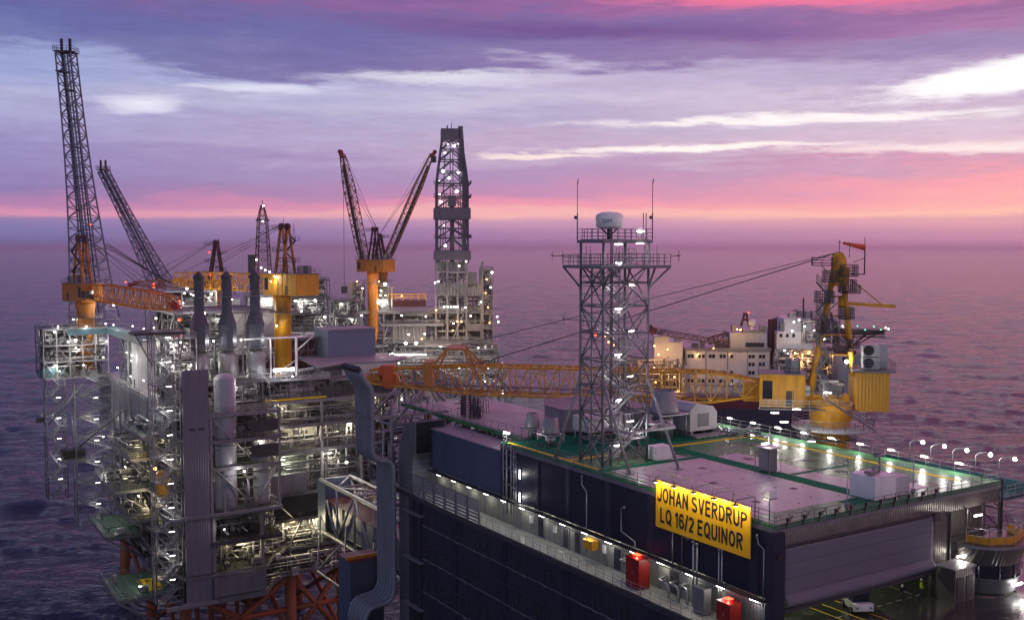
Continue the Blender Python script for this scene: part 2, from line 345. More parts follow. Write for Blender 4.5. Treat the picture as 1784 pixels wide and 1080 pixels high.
# ---------------------------------------------------------------- sea
def build_sea():
    import numpy as np
    rng = np.random.default_rng(5)
    ths = np.radians(np.concatenate([np.linspace(-110, -36.5, 50), np.linspace(-36, 36, 801), np.linspace(36.5, 110, 50)]))
    rs = [2.0]
    while rs[-1] < 120: rs.append(rs[-1] * 1.08)
    while rs[-1] < 3000: rs.append(rs[-1] * 1.005)
    while rs[-1] < 90000: rs.append(rs[-1] * 1.12)
    rs = np.array(rs)
    T, RR = np.meshgrid(ths, rs)
    X = RR * np.sin(T); Y = RR * np.cos(T); Z = np.zeros_like(X)
    cell = np.maximum(np.gradient(rs)[:, None] * np.ones_like(X), RR * np.gradient(ths)[None, :])
    for i in range(60):
        lam = 5 * (15 ** rng.random() ** 1.2); a = R(200) + rng.normal() * .55; k = 2 * np.pi / lam
        amp = .0115 * lam ** .95 * (0.5 + rng.random()) * (0.17 + .42 / (1 + lam / 10))
        ph = rng.random() * 6.28
        w = np.clip((lam / cell - 2.0) / 2, 0, 1)
        q = k * (X * np.sin(a) + Y * np.cos(a)) + ph + .6 * np.sin(X * .011 + Y * .017 + i)
        Z += amp * w * (np.sin(q) + .28 * np.cos(2 * q))
    n0, n1 = X.shape
    v = np.stack([X, Y, Z], -1).reshape(-1, 3)
    i = np.arange(n0 * n1).reshape(n0, n1)
    f = np.stack([i[:-1, :-1], i[:-1, 1:], i[1:, 1:], i[1:, :-1]], -1).reshape(-1, 4)
    me = bpy.data.meshes.new('sea'); me.vertices.add(len(v)); me.vertices.foreach_set('co', v.ravel())
    me.loops.add(f.size); me.loops.foreach_set('vertex_index', f.ravel()[::1].astype(np.int32))
    me.polygons.add(len(f)); me.polygons.foreach_set('loop_start', (np.arange(len(f)) * 4).astype(np.int32)); me.polygons.foreach_set('loop_total', np.full(len(f), 4, dtype=np.int32))
    me.polygons.foreach_set('use_smooth', np.ones(len(f), dtype=bool)); me.update(calc_edges=True); me.validate()
    M = bpy.data.materials.new('sea_water'); M.use_nodes = True; N = M.node_tree.nodes; L = M.node_tree.links; b = N['Principled BSDF']
    b.inputs['Base Color'].default_value = (.006, .014, .045, 1); b.inputs['Roughness'].default_value = .1; b.inputs['IOR'].default_value = 1.33
    geo = N.new('ShaderNodeNewGeometry'); last = None
    for sx, sc_, dist in ((1.0, .09, 2.0), (1.0, .24, 2.1), (1.0, .7, 1.0)):
        mp = N.new('ShaderNodeMapping'); mp.inputs['Scale'].default_value = (.45, 1.0, 1); mp.inputs['Rotation'].default_value = (0, 0, R(18 * len(N) % 50 - 20))
        L.new(geo.outputs['Position'], mp.inputs[0])
        n = N.new('ShaderNodeTexNoise'); n.inputs['Scale'].default_value = sc_; n.inputs['Detail'].default_value = 5; n.inputs['Roughness'].default_value = .6; n.inputs['Distortion'].default_value = .5
        L.new(mp.outputs[0], n.inputs['Vector'])
        bp = N.new('ShaderNodeBump'); bp.inputs['Distance'].default_value = dist; L.new(n.outputs['Fac'], bp.inputs['Height'])
        if last: L.new(last, bp.inputs['Normal'])
        last = bp.outputs[0]
    L.new(last, b.inputs['Normal'])
    # scattered foam on some crests
    sp = N.new('ShaderNodeSeparateXYZ'); L.new(geo.outputs['Position'], sp.inputs[0])
    n = N.new('ShaderNodeTexNoise'); n.inputs['Scale'].default_value = .035; n.inputs['Detail'].default_value = 10; n.inputs['Roughness'].default_value = .72
    mp = N.new('ShaderNodeMapping'); mp.inputs['Scale'].default_value = (.6, 1.6, 1); L.new(geo.outputs['Position'], mp.inputs[0]); L.new(mp.outputs[0], n.inputs['Vector'])
    ad = N.new('ShaderNodeMath'); ad.operation = 'MULTIPLY_ADD'; ad.inputs[1].default_value = .09; L.new(sp.outputs[2], ad.inputs[0]); L.new(n.outputs['Fac'], ad.inputs[2])
    rp = N.new('ShaderNodeMapRange'); rp.inputs['From Min'].default_value = .745; rp.inputs['From Max'].default_value = .83; L.new(ad.outputs[0], rp.inputs['Value'])
    mx = N.new('ShaderNodeMix'); mx.data_type = 'RGBA'; L.new(rp.outputs[0], mx.inputs[0]); mx.inputs[6].default_value = (.006, .014, .045, 1); mx.inputs[7].default_value = (.6, .6, .65, 1)
    L.new(mx.outputs[2], b.inputs['Base Color'])
    me.materials.append(M)
    o = bpy.data.objects.new('sea', me); C.objects.link(o); o['kind'] = 'structure'
build_sea()

# ================================================================ shared builders
def railing(fr, pts, label, h=1.1, step=1.6, m=GALV, r=.028, rails=3, name='handrail', posts_as_parts=True, group=None, loc0=None, toe=True):
    """handrail along a polyline of local points: a run of rails with its posts as children"""
    p0 = Vector(pts[0]); t = thing(name, label, 'handrail', fr, p0, 0, group)
    rl = MB(m); post = MB(m).tube((0, 0, 0), (0, 0, h), r * 1.15, 4); pm = post.mesh('post'); allp = MB(m)
    cnt = 0
    for a, b in zip(pts[:-1], pts[1:]):
        a = Vector(a) - p0; b = Vector(b) - p0
        for k in range(rails):
            z = h * (k + 1) / rails; rl.tube(a + Vector((0, 0, z)), b + Vector((0, 0, z)), r, 4)
        if toe: rl.beam(a + Vector((0, 0, .08)), b + Vector((0, 0, .08)), .015, .13)
        n = max(1, round((b - a).length / step))
        for i in range(n + 1):
            if i == 0 and cnt: continue
            q = a.lerp(b, i / n)
            if posts_as_parts:
                o = bpy.data.objects.new('post', pm); C.objects.link(o); o.parent = t; o.location = q
            else: allp.tube(q, q + Vector((0, 0, h)), r * 1.1, 4)
            cnt += 1
    rl.build('rails', t)
    if not posts_as_parts: allp.build('posts', t)
    return t
def rail_mb(mb, pts, h=1.1, step=2.0, r=.04, rails=2, closed=False):
    pts = [Vector(p) for p in pts]
    if closed: pts.append(pts[0])
    for a, b in zip(pts[:-1], pts[1:]):
        for k in range(rails): z = Vector((0, 0, h * (k + 1) / rails)); mb.tube(a + z, b + z, r, 4, cap=False)
        n = max(1, round((b - a).length / step))
        for i in range(n + 1): q = a.lerp(b, i / n); mb.tube(q, q + Vector((0, 0, h)), r, 4, cap=False)
def lattice(mb, a, b, w0, w1, n, r, rb=None, h0=None, h1=None, upv=(0, 0, 1), tri=False, tapers=None):
    """four-chord lattice boom from a to b, width w0->w1, height h0->h1"""
    a = Vector(a); b = Vector(b); d = (b - a).normalized(); up = Vector(upv); p = d.cross(up).normalized(); q = p.cross(d).normalized()
    rb = rb or r * .55; h0 = h0 or w0; h1 = h1 or w1
    def ring(t):
        c = a.lerp(b, t)
        if tapers: w, h = tapers(t)
        else: w = w0 + (w1 - w0) * t; h = h0 + (h1 - h0) * t
        if tri: return [c + p * (w / 2) - q * (h / 2), c + q * (h / 2), c - p * (w / 2) - q * (h / 2)]
        return [c + p * (w / 2) - q * (h / 2), c + p * (w / 2) + q * (h / 2), c - p * (w / 2) + q * (h / 2), c - p * (w / 2) - q * (h / 2)]
    prev = ring(0); m_ = len(prev)
    for k in range(m_): mb.tube(prev[k], prev[(k + 1) % m_], rb, 4)
    for i in range(1, n + 1):
        cur = ring(i / n)
        for k in range(m_):
            mb.tube(prev[k], cur[k], r, 5, cap=False)
            mb.tube(cur[k], cur[(k + 1) % m_], rb, 4, cap=False)
            if (i + k) % 2: mb.tube(prev[k], cur[(k + 1) % m_], rb, 4, cap=False)
            else: mb.tube(prev[(k + 1) % m_], cur[k], rb, 4, cap=False)
        prev = cur
def stair_flight(mb, a, b, w, side, r=.035, step=.24, rail=True):
    """stringers, treads and rails from a to b; side = unit vector across"""
    a = Vector(a); b = Vector(b); s = Vector(side).normalized() * (w / 2)
    for k in (-1, 1):
        mb.beam(a + s * k, b + s * k, .06, .22)
        if rail:
            for z in (.55, 1.05): mb.tube(a + s * k + Vector((0, 0, z)), b + s * k + Vector((0, 0, z)), r, 4, cap=False)
            for t in (0, .33, .67, 1): q = a.lerp(b, t) + s * k; mb.tube(q, q + Vector((0, 0, 1.05)), r, 4, cap=False)
    n = max(2, int(abs(b.z - a.z) / step)); d = b - a; hd = Vector((d.x, d.y, 0)).normalized() * .13
    for i in range(1, n):
        c = a.lerp(b, i / n); v = [c - s - hd, c + s - hd, c + s + hd, c - s + hd]; i0 = len(mb.v)
        for z in (-.02, .02): mb.v += [(q.x, q.y, q.z + z) for q in v]
        for f in ((3, 2, 1, 0), (4, 5, 6, 7), (0, 1, 5, 4), (1, 2, 6, 5), (2, 3, 7, 6), (3, 0, 4, 7)): mb.face([i0 + j for j in f])
def stair_tower(fr, p, sx, sy, z1, st, label, m=LSTEEL, group=None, name='stair_tower', r=.13, lamps=True, seed=0, power=320):
    """open scaffold-like tower; parts: frame, landing (each), stair_flight (each), handrail"""
    t = thing(name, label, 'stair tower', fr, p, 0, group); n = max(1, round(z1 / st)); st = z1 / n
    f = MB(m)
    cs = [(0, 0), (sx, 0), (sx, sy), (0, sy)]
    for c in cs: f.tube((*c, 0), (*c, z1), r, 6)
    for i in range(n + 1):
        for k in range(4): f.beam((*cs[k], i * st), (*cs[(k + 1) % 4], i * st), .14, .22)
        if i < n:
            for k in (0, 3, 1, 2):
                a, b = cs[k], cs[(k + 1) % 4]
                if (i + k) % 2: a, b = b, a
                if k in (0, 3): f.tube((*a, i * st), (*b, (i + 1) * st), r * .5, 4); f.tube((*b, i * st), (*a, (i + .5) * st), r * .35, 4)
                for q in (.25, .5, .75): f.tube((*cs[k], (i + q) * st), (*cs[(k + 1) % 4], (i + q) * st), r * .33, 4)
            f.tube((sx * .5, 0, i * st), (sx * .5, 0, (i + 1) * st), r * .4, 4); f.tube((0, sy * .5, i * st), (0, sy * .5, (i + 1) * st), r * .4, 4)
    f.build('frame', t)
    w = sy / 2 - .15; lm = MB(GALV); lm.box(.05, .05, -.06, 1.3, sy - .05, .02); lmesh = lm.mesh('landing')
    rm = MB(GALV); rail_mb(rm, [(0, 0, 0), (1.3, 0, 0)], 1.1, 1.3, .03); rail_mb(rm, [(0, 0, 0), (0, sy, 0), (1.3, sy, 0)], 1.1, 1.3, .03); rmesh = rm.mesh('handrail')
    lm2 = MB(GALV).box(sx - 1.3, .05, -.06, sx - .05, sy - .05, .02); l2 = lm2.mesh('landing')
    rm2 = MB(GALV); rail_mb(rm2, [(sx - 1.3, 0, 0), (sx, 0, 0), (sx, sy, 0), (sx - 1.3, sy, 0)], 1.1, 1.3, .03); r2 = rm2.mesh('handrail')
    f1 = MB(GALV); stair_flight(f1, (1.3, sy * .28, 0), (sx - 1.3, sy * .28, st / 2), w, (0, 1, 0)); f1m = f1.mesh('stair_flight')
    f2 = MB(GALV); stair_flight(f2, (sx - 1.3, sy * .72, 0), (1.3, sy * .72, st / 2), w, (0, 1, 0)); f2m = f2.mesh('stair_flight')
    tube = MB(L_TUBE).box(0, -.06, -.05, 1.1, .06, .03).mesh('lamp_tube')
    def kid(nm, me, z, xy=(0, 0)):
        o = bpy.data.objects.new(nm, me); C.objects.link(o); o.parent = t; o.location = (xy[0], xy[1], z); return o
    for i in range(n + 1):
        kid('landing', lmesh, i * st); kid('handrail', rmesh, i * st)
        if i < n:
            kid('landing', l2, (i + .5) * st); kid('handrail', r2, (i + .5) * st)
            kid('stair_flight', f1m, i * st); kid('stair_flight', f2m, (i + .5) * st)
            if lamps:
                o = kid('strip_lamp', tube, (i + .93) * st, (sx * .5, .25))
                if i % 2 == seed % 2: plight(o, power, (1, .95, .88), .2, (.5, 0, -.15))
    return t
FLOOD = None
def flood(fr, p, label, power=300, size=.35, col='w', group=None, name='floodlight', dr=(0, -1), post=.8):
    """a bracket-mounted lamp: housing with a glowing lens, and its light"""
    mt = {'w': L_WHITE, 'o': L_WARM, 'r': L_RED, 'g': L_GREEN}[col]; key = (size, col, dr, post)
    if key not in LIGHTS:
        mb = MB(DSTEEL); s = size; dx, dy = dr
        if post: mb.tube((-dx * s, -dy * s, -post), (-dx * s, -dy * s, 0), .05, 5); mb.tube((-dx * s, -dy * s, 0), (0, 0, s * .2), .05, 5)
        mb.cbox(-dx * .03, -dy * .03, s * .2, s * 1.3, s * 1.1, s * .3)
        mb.use(mt); mb.ball((dx * s * .15, dy * s * .15, -s * .1), s * .48, 5)
        LIGHTS[key] = mb.mesh(name)
    o = bpy.data.objects.new(name, LIGHTS[key]); C.objects.link(o); o.location = fr.w(*p); o.rotation_euler = (0, 0, 0)
    tag(o, label, 'floodlight' if col != 'r' else 'warning light', group)
    if power:
        c = {'w': (1, .94, .84), 'o': (1, .5, .15), 'r': (1, .1, .05), 'g': (.2, 1, .5)}[col]
        plight(o, power, c, size * .5, (dr[0] * size * .8, dr[1] * size * .8, -size * .6))
    return o

# ================================================================ living-quarters platform (near, right)
LQ = Frame(22.7, 88.5, 65.9, 32)
def text_mesh(name, s, size, m, extrude=.01, sx=1.0, space=1.0, bold=0.0):
    cu = bpy.data.curves.new(name, 'FONT'); cu.body = s; cu.size = size; cu.extrude = extrude; cu.align_x = 'CENTER'; cu.align_y = 'CENTER'; cu.space_character = space
    cu.resolution_u = 3; cu.offset = bold
    o = bpy.data.objects.new(name + '_t', cu); C.objects.link(o); bpy.context.view_layer.update()
    me = bpy.data.meshes.new_from_object(o); bpy.data.objects.remove(o)
    for v in me.vertices: v.co.x *= sx
    me.materials.clear(); me.materials.append(m); return me
def glyph_mesh(s, h, w_total, m, th=.17, cond=.62):
    """heavy sans capitals drawn as flat mitred strokes; returns a mesh centred on x, baseline centred on y"""
    def arc(cx, cy, rx, ry, a0, a1, n=12): return [(cx + rx * math.cos(R(a0 + (a1 - a0) * i / n)), cy + ry * math.sin(R(a0 + (a1 - a0) * i / n))) for i in range(n + 1)]
    t = th / 2; e = 1 - t; W_ = cond
    def fr_(w): return t * .9, w - t * .9
    G = {}
    l, r = fr_(W_); c = W_ / 2
    G['H'] = (W_, [[(l, 0), (l, 1)], [(r, 0), (r, 1)], [(l, .52), (r, .52)]])
    G['E'] = (W_ * .92, [[(l, 0), (l, 1)], [(l, e), (r * .98, e)], [(l, .52), (r * .9, .52)], [(l, t), (r, t)]])
    G['L'] = (W_ * .85, [[(l, 0), (l, 1)], [(l, t), (r * .92, t)]])
    G['N'] = (W_, [[(l, 0), (l, 1)], [(l, .93), (r, .07)], [(r, 0), (r, 1)]])
    G['A'] = (W_ * 1.06, [[(t * .6, 0), (c * 1.06, .98)], [(W_ * 1.06 - t * .6, 0), (c * 1.06, .98)], [(.2 * W_, .3), (.86 * W_, .3)]])
    G['V'] = (W_ * 1.04, [[(t * .6, 1), (c * 1.04, .02)], [(W_ * 1.04 - t * .6, 1), (c * 1.04, .02)]])
    G['I'] = (th * 1.1, [[(t, 0), (t, 1)]])
    G['O'] = (W_ * 1.1, [arc(c * 1.1, .5, (r - l) * .55, .5 - t, 0, 360, 28)])
    G['Q'] = (W_ * 1.1, [arc(c * 1.1, .5, (r - l) * .55, .5 - t, 0, 360, 28), [(c * 1.15, .28), (W_ * 1.1, -.04)]])
    G['D'] = (W_, [[(l, 0), (l, 1)], [(l, e), (c * .9, e)] + arc(c * .9, .5, r - c * .9, .5 - t, 90, -90, 14)[1:] + [(l, t)]])
    G['P'] = (W_ * .95, [[(l, 0), (l, 1)], [(l, e), (c, e)] + arc(c, .73, r - c, .27 - t, 90, -90, 10)[1:] + [(l, .46 + t * 0)]])
    G['R'] = (W_, [[(l, 0), (l, 1)], [(l, e), (c, e)] + arc(c, .74, r - c, .26 - t, 90, -90, 10)[1:] + [(l, .48)], [(c * .95, .48), (r + t * .2, 0)]])
    G['U'] = (W_, [[(l, 1), (l, .32)] + arc(c, .32, c - l, .32 - t, 180, 360, 12)[1:] + [(r, 1)]])
    G['J'] = (W_ * .8, [[(r * .8, 1), (r * .8, .3)] + arc(c * .8, .3, (r - l) * .4, .3 - t, 0, -170, 10)[1:]])
    G['S'] = (W_ * .98, [arc(c, .74, c - l, .26 - t, 20, 200, 10) + [(l + .08, .58)] + [(c, .52), (r - .05, .42)] + arc(c, .28, c - l, .28 - t, 20, -165, 12)])
    G['1'] = (W_ * .55, [[(W_ * .4, 0), (W_ * .4, 1)], [(W_ * .4, .95), (W_ * .05, .72)]])
    G['6'] = (W_ * .92, [arc(c * .92, .33, (r - l) * .46, .33 - t, 0, 360, 20), [(r * .9, .8)] + arc(c * .92, .66, (r - l) * .46, .34 - t, 30, 175, 10) + [(l * .95, .33)]])
    G['2'] = (W_ * .92, [arc(c * .92, .7, (r - l) * .46, .3 - t, 165, -25, 12) + [(l, t)], [(l * .6, t), (r * .95, t)]])
    G['/'] = (W_ * .45, [[(0, -.02), (W_ * .45, 1.02)]])
    mb = MB(m); x = 0; adv = .13
    for ch in s:
        if ch == ' ': x += .3; continue
        w, st = G[ch]
        for pl in st:
            P = [Vector((p[0], p[1])) for p in pl]; closed = (P[0] - P[-1]).length < 1e-4 and len(P) > 3; n = len(P)
            for i, p in enumerate(P):
                a = P[i - 1] if i else (P[-2] if closed else p); b = P[i + 1] if i < n - 1 else (P[1] if closed else p)
                d0 = (p - a).normalized() if (p - a).length > 1e-6 else (b - p).normalized(); d1 = (b - p).normalized() if (b - p).length > 1e-6 else d0
                nn = Vector((-(d0 + d1).y, (d0 + d1).x)).normalized(); k = t / max(.45, nn.dot(Vector((-d0.y, d0.x))))
                mb.v += [(x + p.x + nn.x * k, p.y + nn.y * k, 0), (x + p.x - nn.x * k, p.y - nn.y * k, 0)]
            i0 = len(mb.v) - 2 * n
            for i in range(n - 1): mb.face((i0 + 2 * i, i0 + 2 * i + 1, i0 + 2 * i + 3, i0 + 2 * i + 2))
        x += w + adv
    x -= adv; k = w_total / x; me = mb.mesh('lettering')
    for i, v in enumerate(me.vertices): v.co = ((v.co.x - x / 2) * k, (v.co.y - .5) * h, 0)
    # small depth steps keep overlapping strokes from lying in one plane
    for j, p in enumerate(me.polygons):
        for vi in p.vertices: me.vertices[vi].co.z = .002 + .0009 * (j % 7 if len(me.polygons) else 0)
    return me
def lq():
    b = thing('accommodation_block', 'huge dark navy accommodation block with green helideck roof and corrugated hangar front', 'building', LQ)
    # roof deck slab and parapet
    mb = MB(GREENP); mb.prism([(0, 0), (33, 0), (33, 64), (20, 82), (4, 82), (4, 45.4), (0, 45.4)], -.5, 0); mb.build('helideck', b)
    # upper long wall (x=0), ribs
    mb = MB(NAVY); mb.box(0, .02, -6.6, .5, 45.38, -.5)
    mb.use(NAVYC)
    for y in (2.2, 9.2, 16.5, 23.5, 31, 37.5, 44.9): mb.box(-.06, y - .5, -6.55, 0, y + .5, -.5)
    mb.build('upper_wall', b)
    mb = MB(STEEL); mb.box(-.12, 0, -.62, .02, 45.4, -.2); mb.box(-.03, .02, -.75, 33.1, -.1, -.4); mb.build('roof_edge_trim', b)
    # recessed wall behind the walkway
    mb = MB(WALLG); mb.box(.4, .02, -10.5, .9, 66, -6.62); mb.use(LSTEEL)
    for i in range(15): y = 2.5 + i * 4.3; mb.box(.28, y, -10.3, .4, y + .35, -6.62)
    mb.build('walkway_wall', b)
    for i, (y, w) in enumerate(((36.2, 1.25), (28.9, 1.1), (31.2, 1.1), (12.4, 1.5), (21.6, 1.3))):
        mb = MB(LSTEEL); mb.box(.27, y - .1, -10.0, .41, y + w + .1, -7.45); d = mb.build('door', b)
        mb = MB(GLASS if i in (0, 4) else DSTEEL); mb.box(.24, y + .08, -9.8, .28, y + w - .08, -7.6); mb.build('door_leaf', d)
    # corrugated end of walkway, near corner
    mb = MB(CORRY); mb.box(.1, .3, -10.4, .26, 6.0, -6.7); mb.build('corner_cladding', b)
    mb = MB(NAVY); mb.box(-.35, -.55, -13, .95, .5, -.6); mb.use(BLACK)
    for z in (-2.6, -8.4): mb.box(-.05, -.7, z - .25, .55, -.54, z + .25)
    mb.build('corner_column', b)
    # walkway
    mb = MB(WALKG); mb.box(-3, -.5, -10.2, .4, 72, -9.98); mb.use(DSTEEL); mb.box(-3.12, -.5, -10.5, -3.0, 72, -9.9)
    for i in range(18): mb.box(-3, i * 4.2, -10.6, .3, i * 4.2 + .2, -10.21)
    mb.build('walkway', b)
    # lower facade with windows
    mb = MB(NAVYC); mb.box(-2.6, 0, -46, .5, 66, -10.62); mb.use(NAVY)
    for y in (12.6, 27.5, 40.5, 52.5, 62.5): mb.box(-2.72, y - .6, -46, -2.6, y + .6, -10.62)
    mb.build('lower_wall', b)
    wm = MB(GLASS).box(-2.66, 0, -.95, -2.62, .85, .95).mesh('window'); fm = MB(DSTEEL)
    for q in ((-.08, -1.03, .0, 1.03), (.85, -1.03, .93, 1.03)): fm.box(-2.7, q[0], q[1], -2.6, q[2], q[3])
    fm.box(-2.7, -.08, .95, -2.6, .93, 1.03); fm.use(LSTEEL).box(-2.78, -.1, -1.08, -2.6, .95, -.95); fm = fm.mesh('frame')
    n = 0
    for row, z in enumerate((-12.7, -17.3, -21.9, -26.5)):
        for k in range(13):
            y0 = 58.5 - k * 4.6
            if any(abs(y0 + 1 - yy) < 1.6 for yy in (12.6, 27.5, 40.5, 52.5)): continue
            for dy in (0, 2.0):
                if (k * 7 + row * 3 + int(dy)) % 5 == 4: continue
                w = bpy.data.objects.new('window', wm); C.objects.link(w); w.parent = b; w.location = (0, y0 + dy, z)
                f = bpy.data.objects.new('frame', fm); C.objects.link(f); f.parent = w
    for row, z in enumerate((-13.75, -15.9, -18.35, -20.5, -22.95, -25.1)):
        MB(DSTEEL if row % 2 else STEEL).box(-2.73, .2, z, -2.6, 61.5, z + .1).build('facade_rail', b)
    # gable front y=0
    mb = MB(CORR); mb.box(.95, .02, -1.95, 24.6, .3, -.5); mb.box(22.0, .02, -10.3, 24.6, .3, -1.95); mb.box(24.6, 1.6, -10.3, 33, 1.9, -.5); mb.box(24.6, .02, -2.1, 33, .3, -.5)
    mb.build('gable_wall', b)
    mb = MB(DSTEEL)
    mb.box(1.0, -.1, -2.15, 22.2, .05, -1.95); mb.box(22.0, -.12, -10.3, 22.25, .05, -2.1); mb.box(.95, -.1, -10.3, 1.25, .02, -2.1)
    mb.box(21.9, -.3, -2.7, 22.9, .0, -1.9)
    mb.build('door_frame', b)
    mb = MB(DSTEEL)
    for x in (24.65, 27.3, 30, 32.8): mb.beam((x, -.1, -10.3), (x, -.1, -2.1), .18)
    for z in (-4.6, -7): mb.beam((24.6, -.1, z), (33, -.1, z), .16)
    for x in (33.2,):
        for y in (-.1, 2.2): mb.beam((x, y, -12), (x, y, .2), .2)
        for z in range(-11, 0, 2): mb.beam((x, -.1, z), (x, 2.2, z + 1.4), .1); mb.beam((x, -.1, z), (x, 2.2, z), .1)
    mb.build('end_frame', b)
    # right side wall and hangar inside
    mb = MB(CORRY); mb.box(32.6, 1.9, -10.3, 33, 64, -.5); mb.box(.9, 22, -10.3, 32.6, 22.3, -.5); mb.build('rear_wall', b)
    # hangar floor / forward deck
    mb = MB(DECKD); mb.prism([(.96, -34), (46, -34), (46, 4), (33.01, 4), (33.01, 1.95), (32.6, 1.95), (32.6, 22), (.96, 22)], -10.9, -10.3); mb.build('hangar_deck', b)
    mb = MB(DSTEEL); mb.box(.96, 2, -46, 33, 64, -10.91); mb.build('lower_structure', b)
    mb = MB(YELDK)
    for x, y0, y1 in ((9.6, -9, 6), (11.3, -9, 6), (13.15, -9, 6)): mb.box(x, y0, -10.299, x + .12, y1, -10.292)
    mb.box(33.6, -9, -10.299, 34.1, 3.9, -10.28); mb.box(28, 3.4, -10.299, 46, 3.9, -10.28)
    mb.use(PALEDK)
    for i in range(14): mb.box(2.2 + i * 1.45, 1.0, -10.299, 3.0 + i * 1.45, 1.12, -10.291)
    mb.box(21.2, 1.6, -10.299, 21.35, 9, -10.291)
    mb.build('deck_marking', b)
    # helideck paint
    mb = MB(PALEDK); z = .004
    for x0, y0, x1, y1 in ((.6, 3.2, 14.55, 12.6), (.6, 12.7, 14.55, 18.8), (1.6, 18.9, 14.55, 25.2), (16.9, 14.0, 20.4, 25.0), (16.9, 4.6, 20.0, 13.2), (9.8, 26.3, 13.6, 29.8), (4, 46.5, 18, 80), (20.2, 2.2, 24.4, 7.0)):
        mb.box(x0, y0, .0005, x1, y1, z)
    mb.build('grey_deck_field', b)
    mb = MB(GREEND)
    for x0, y0, x1, y1 in ((14.7, 3, 16.7, 33), (11.6, 1.4, 14.5, 3.0), (.6, 25.35, 14.6, 26.2), (16.9, 13.3, 26, 13.9), (.2, 34, 30, 45.9)): mb.box(x0, y0, .0005, x1, y1, z)
    mb.build('green_deck_stripe', b)
    mb = MB(YELDK)
    for x0, y0, x1, y1 in ((29.1, 2.4, 29.75, 32.7), (12.5, 32.0, 29.05, 32.65), (.7, 26.5, 1.25, 45), (1.3, 32.0, 8.5, 32.65)): mb.box(x0, y0, .0005, x1, y1, .006)
    mb.build('yellow_deck_line', b)
    # canvas door hanging in the hangar opening with rolled lower edge
    s = thing('hangar_door_curtain', 'large grey-blue fabric door half lowered in the hangar opening with a sagging bottom roll', 'hangar door', LQ, (1.3, -.16, -2.2))
    mb = MB(CANVAS); nx, nz = 60, 26; i0 = 0
    for j in range(nz + 1):
        for i in range(nx + 1):
            xx = i / nx; zz = j / nz; roll = 0
            y = -.03 * math.sin(xx * 9 + zz * 3) * zz
            if zz > .80: y -= .42 * math.sin((zz - .80) / .2 * math.pi) * (1 + .12 * math.sin(xx * 14))
            z_ = -5.35 * zz - .16 * math.sin(xx * math.pi) * (zz > .8) * math.sin((zz - .8) * 5 * 1.57)
            mb.v.append((20.6 * xx, y, z_))
    for j in range(nz):
        for i in range(nx): a = j * (nx + 1) + i; mb.face((a, a + 1, a + nx + 2, a + nx + 1), True)
    cur = mb.build('fabric', s); so = cur.modifiers.new('thick', 'SOLIDIFY'); so.thickness = .03
    mb = MB(DSTEEL); mb.box(0, -.1, -5.75, 20.6, .05, -5.38); mb.build('bottom_bar', s)
    # blue plant box beside the roof
    t = thing('plant_enclosure', 'blue-grey flat-topped plant enclosure below the roof edge left of the tall dark wall', 'enclosure', LQ, (0, 45.45, -7.05))
    MB(BLUEBOX).box(0, 0, .3, 3.9, 18.4, 5.95).build('body', t)
    MB(ROOFG).box(-.12, -.02, 5.96, 3.9, 18.6, 6.12).build('roof', t)
    MB(DSTEEL).box(-.05, 0, 0, 3.9, 18.4, .28).build('base_beam', t)
    # louvred wind wall at the walkway edge
    for i in range(6):
        t = thing('louvre_screen', f'grey louvred wind screen panel on the walkway edge, {nth(i)} of six from the right', 'louvre screen', LQ, (-3.02, 45.6 + i * 3.0, -9.9), 0, 'louvred screens along the walkway')
        mb = MB(STEEL); mb.box(-.08, 0, 0, .08, .18, 2.9); mb.box(-.08, 2.7, 0, .08, 2.88, 2.9); mb.box(-.08, .18, 2.8, .08, 2.7, 2.92); mb.build('frame', t)
        mb = MB(LSTEEL)
        for k in range(6): z = .15 + k * .44; mb.box(-.06, .18, z, -.02, 2.7, z + .27)
        mb.build('louvre', t)
    # sign
    t = thing('name_sign', 'big yellow sign with two lines of black capitals on the dark wall', 'sign', LQ, (-.42, 8.7, -.8))
    mb = MB(SIGNY); mb.box(-.06, -6.45, -2.62, .04, 6.45, 2.02); mb.use(DSTEEL)
    mb.box(.05, -6.4, -2.5, .12, 6.4, -2.38); mb.box(.05, -6.4, 1.8, .12, 6.4, 1.92); mb.build('board', t)
    for nm, s_, z, w in (('lettering', 'JOHAN SVERDRUP', .72, 12.2), ('lettering', 'LQ 16/2 EQUINOR', -1.3, 11.3)):
        me = glyph_mesh(s_, 1.5, w, BLACK)
        o = bpy.data.objects.new(nm, me); C.objects.link(o); o.parent = t; o.location = (-.075, .1, z); o.rotation_euler = (R(90), 0, R(-90))
    for i in range(5):
        l = thing('sign_lamp', f'bracket arm lamp shining down on the yellow sign, {nth(i)} from the left', 'lamp', LQ, (0, 14.4 - i * 2.75, 1.25), 0, 'bracket lamps above the sign')
        mb = MB(STEEL); mb.path([(.3, -.9, -1.0), (.3, -.9, .75), (-.3, -.9, .8), (-1.15, 0, .45), (-1.2, 0, .15)], .05); mb.tube((.3, 1.5, .7), (.3, -.9, .75), .04, 5); mb.build('arm', l)
        mb = MB(DSTEEL).cbox(-1.2, 0, .05, .35, .42, .16); mb.use(L_WHITE).cbox(-1.16, 0, -.05, .26, .32, .04); mb.build('lamp_head', l)
        plight(l, 170, (1, .82, .5), .12, (-1.15, 0, -.2))
    return b
lqb = lq()
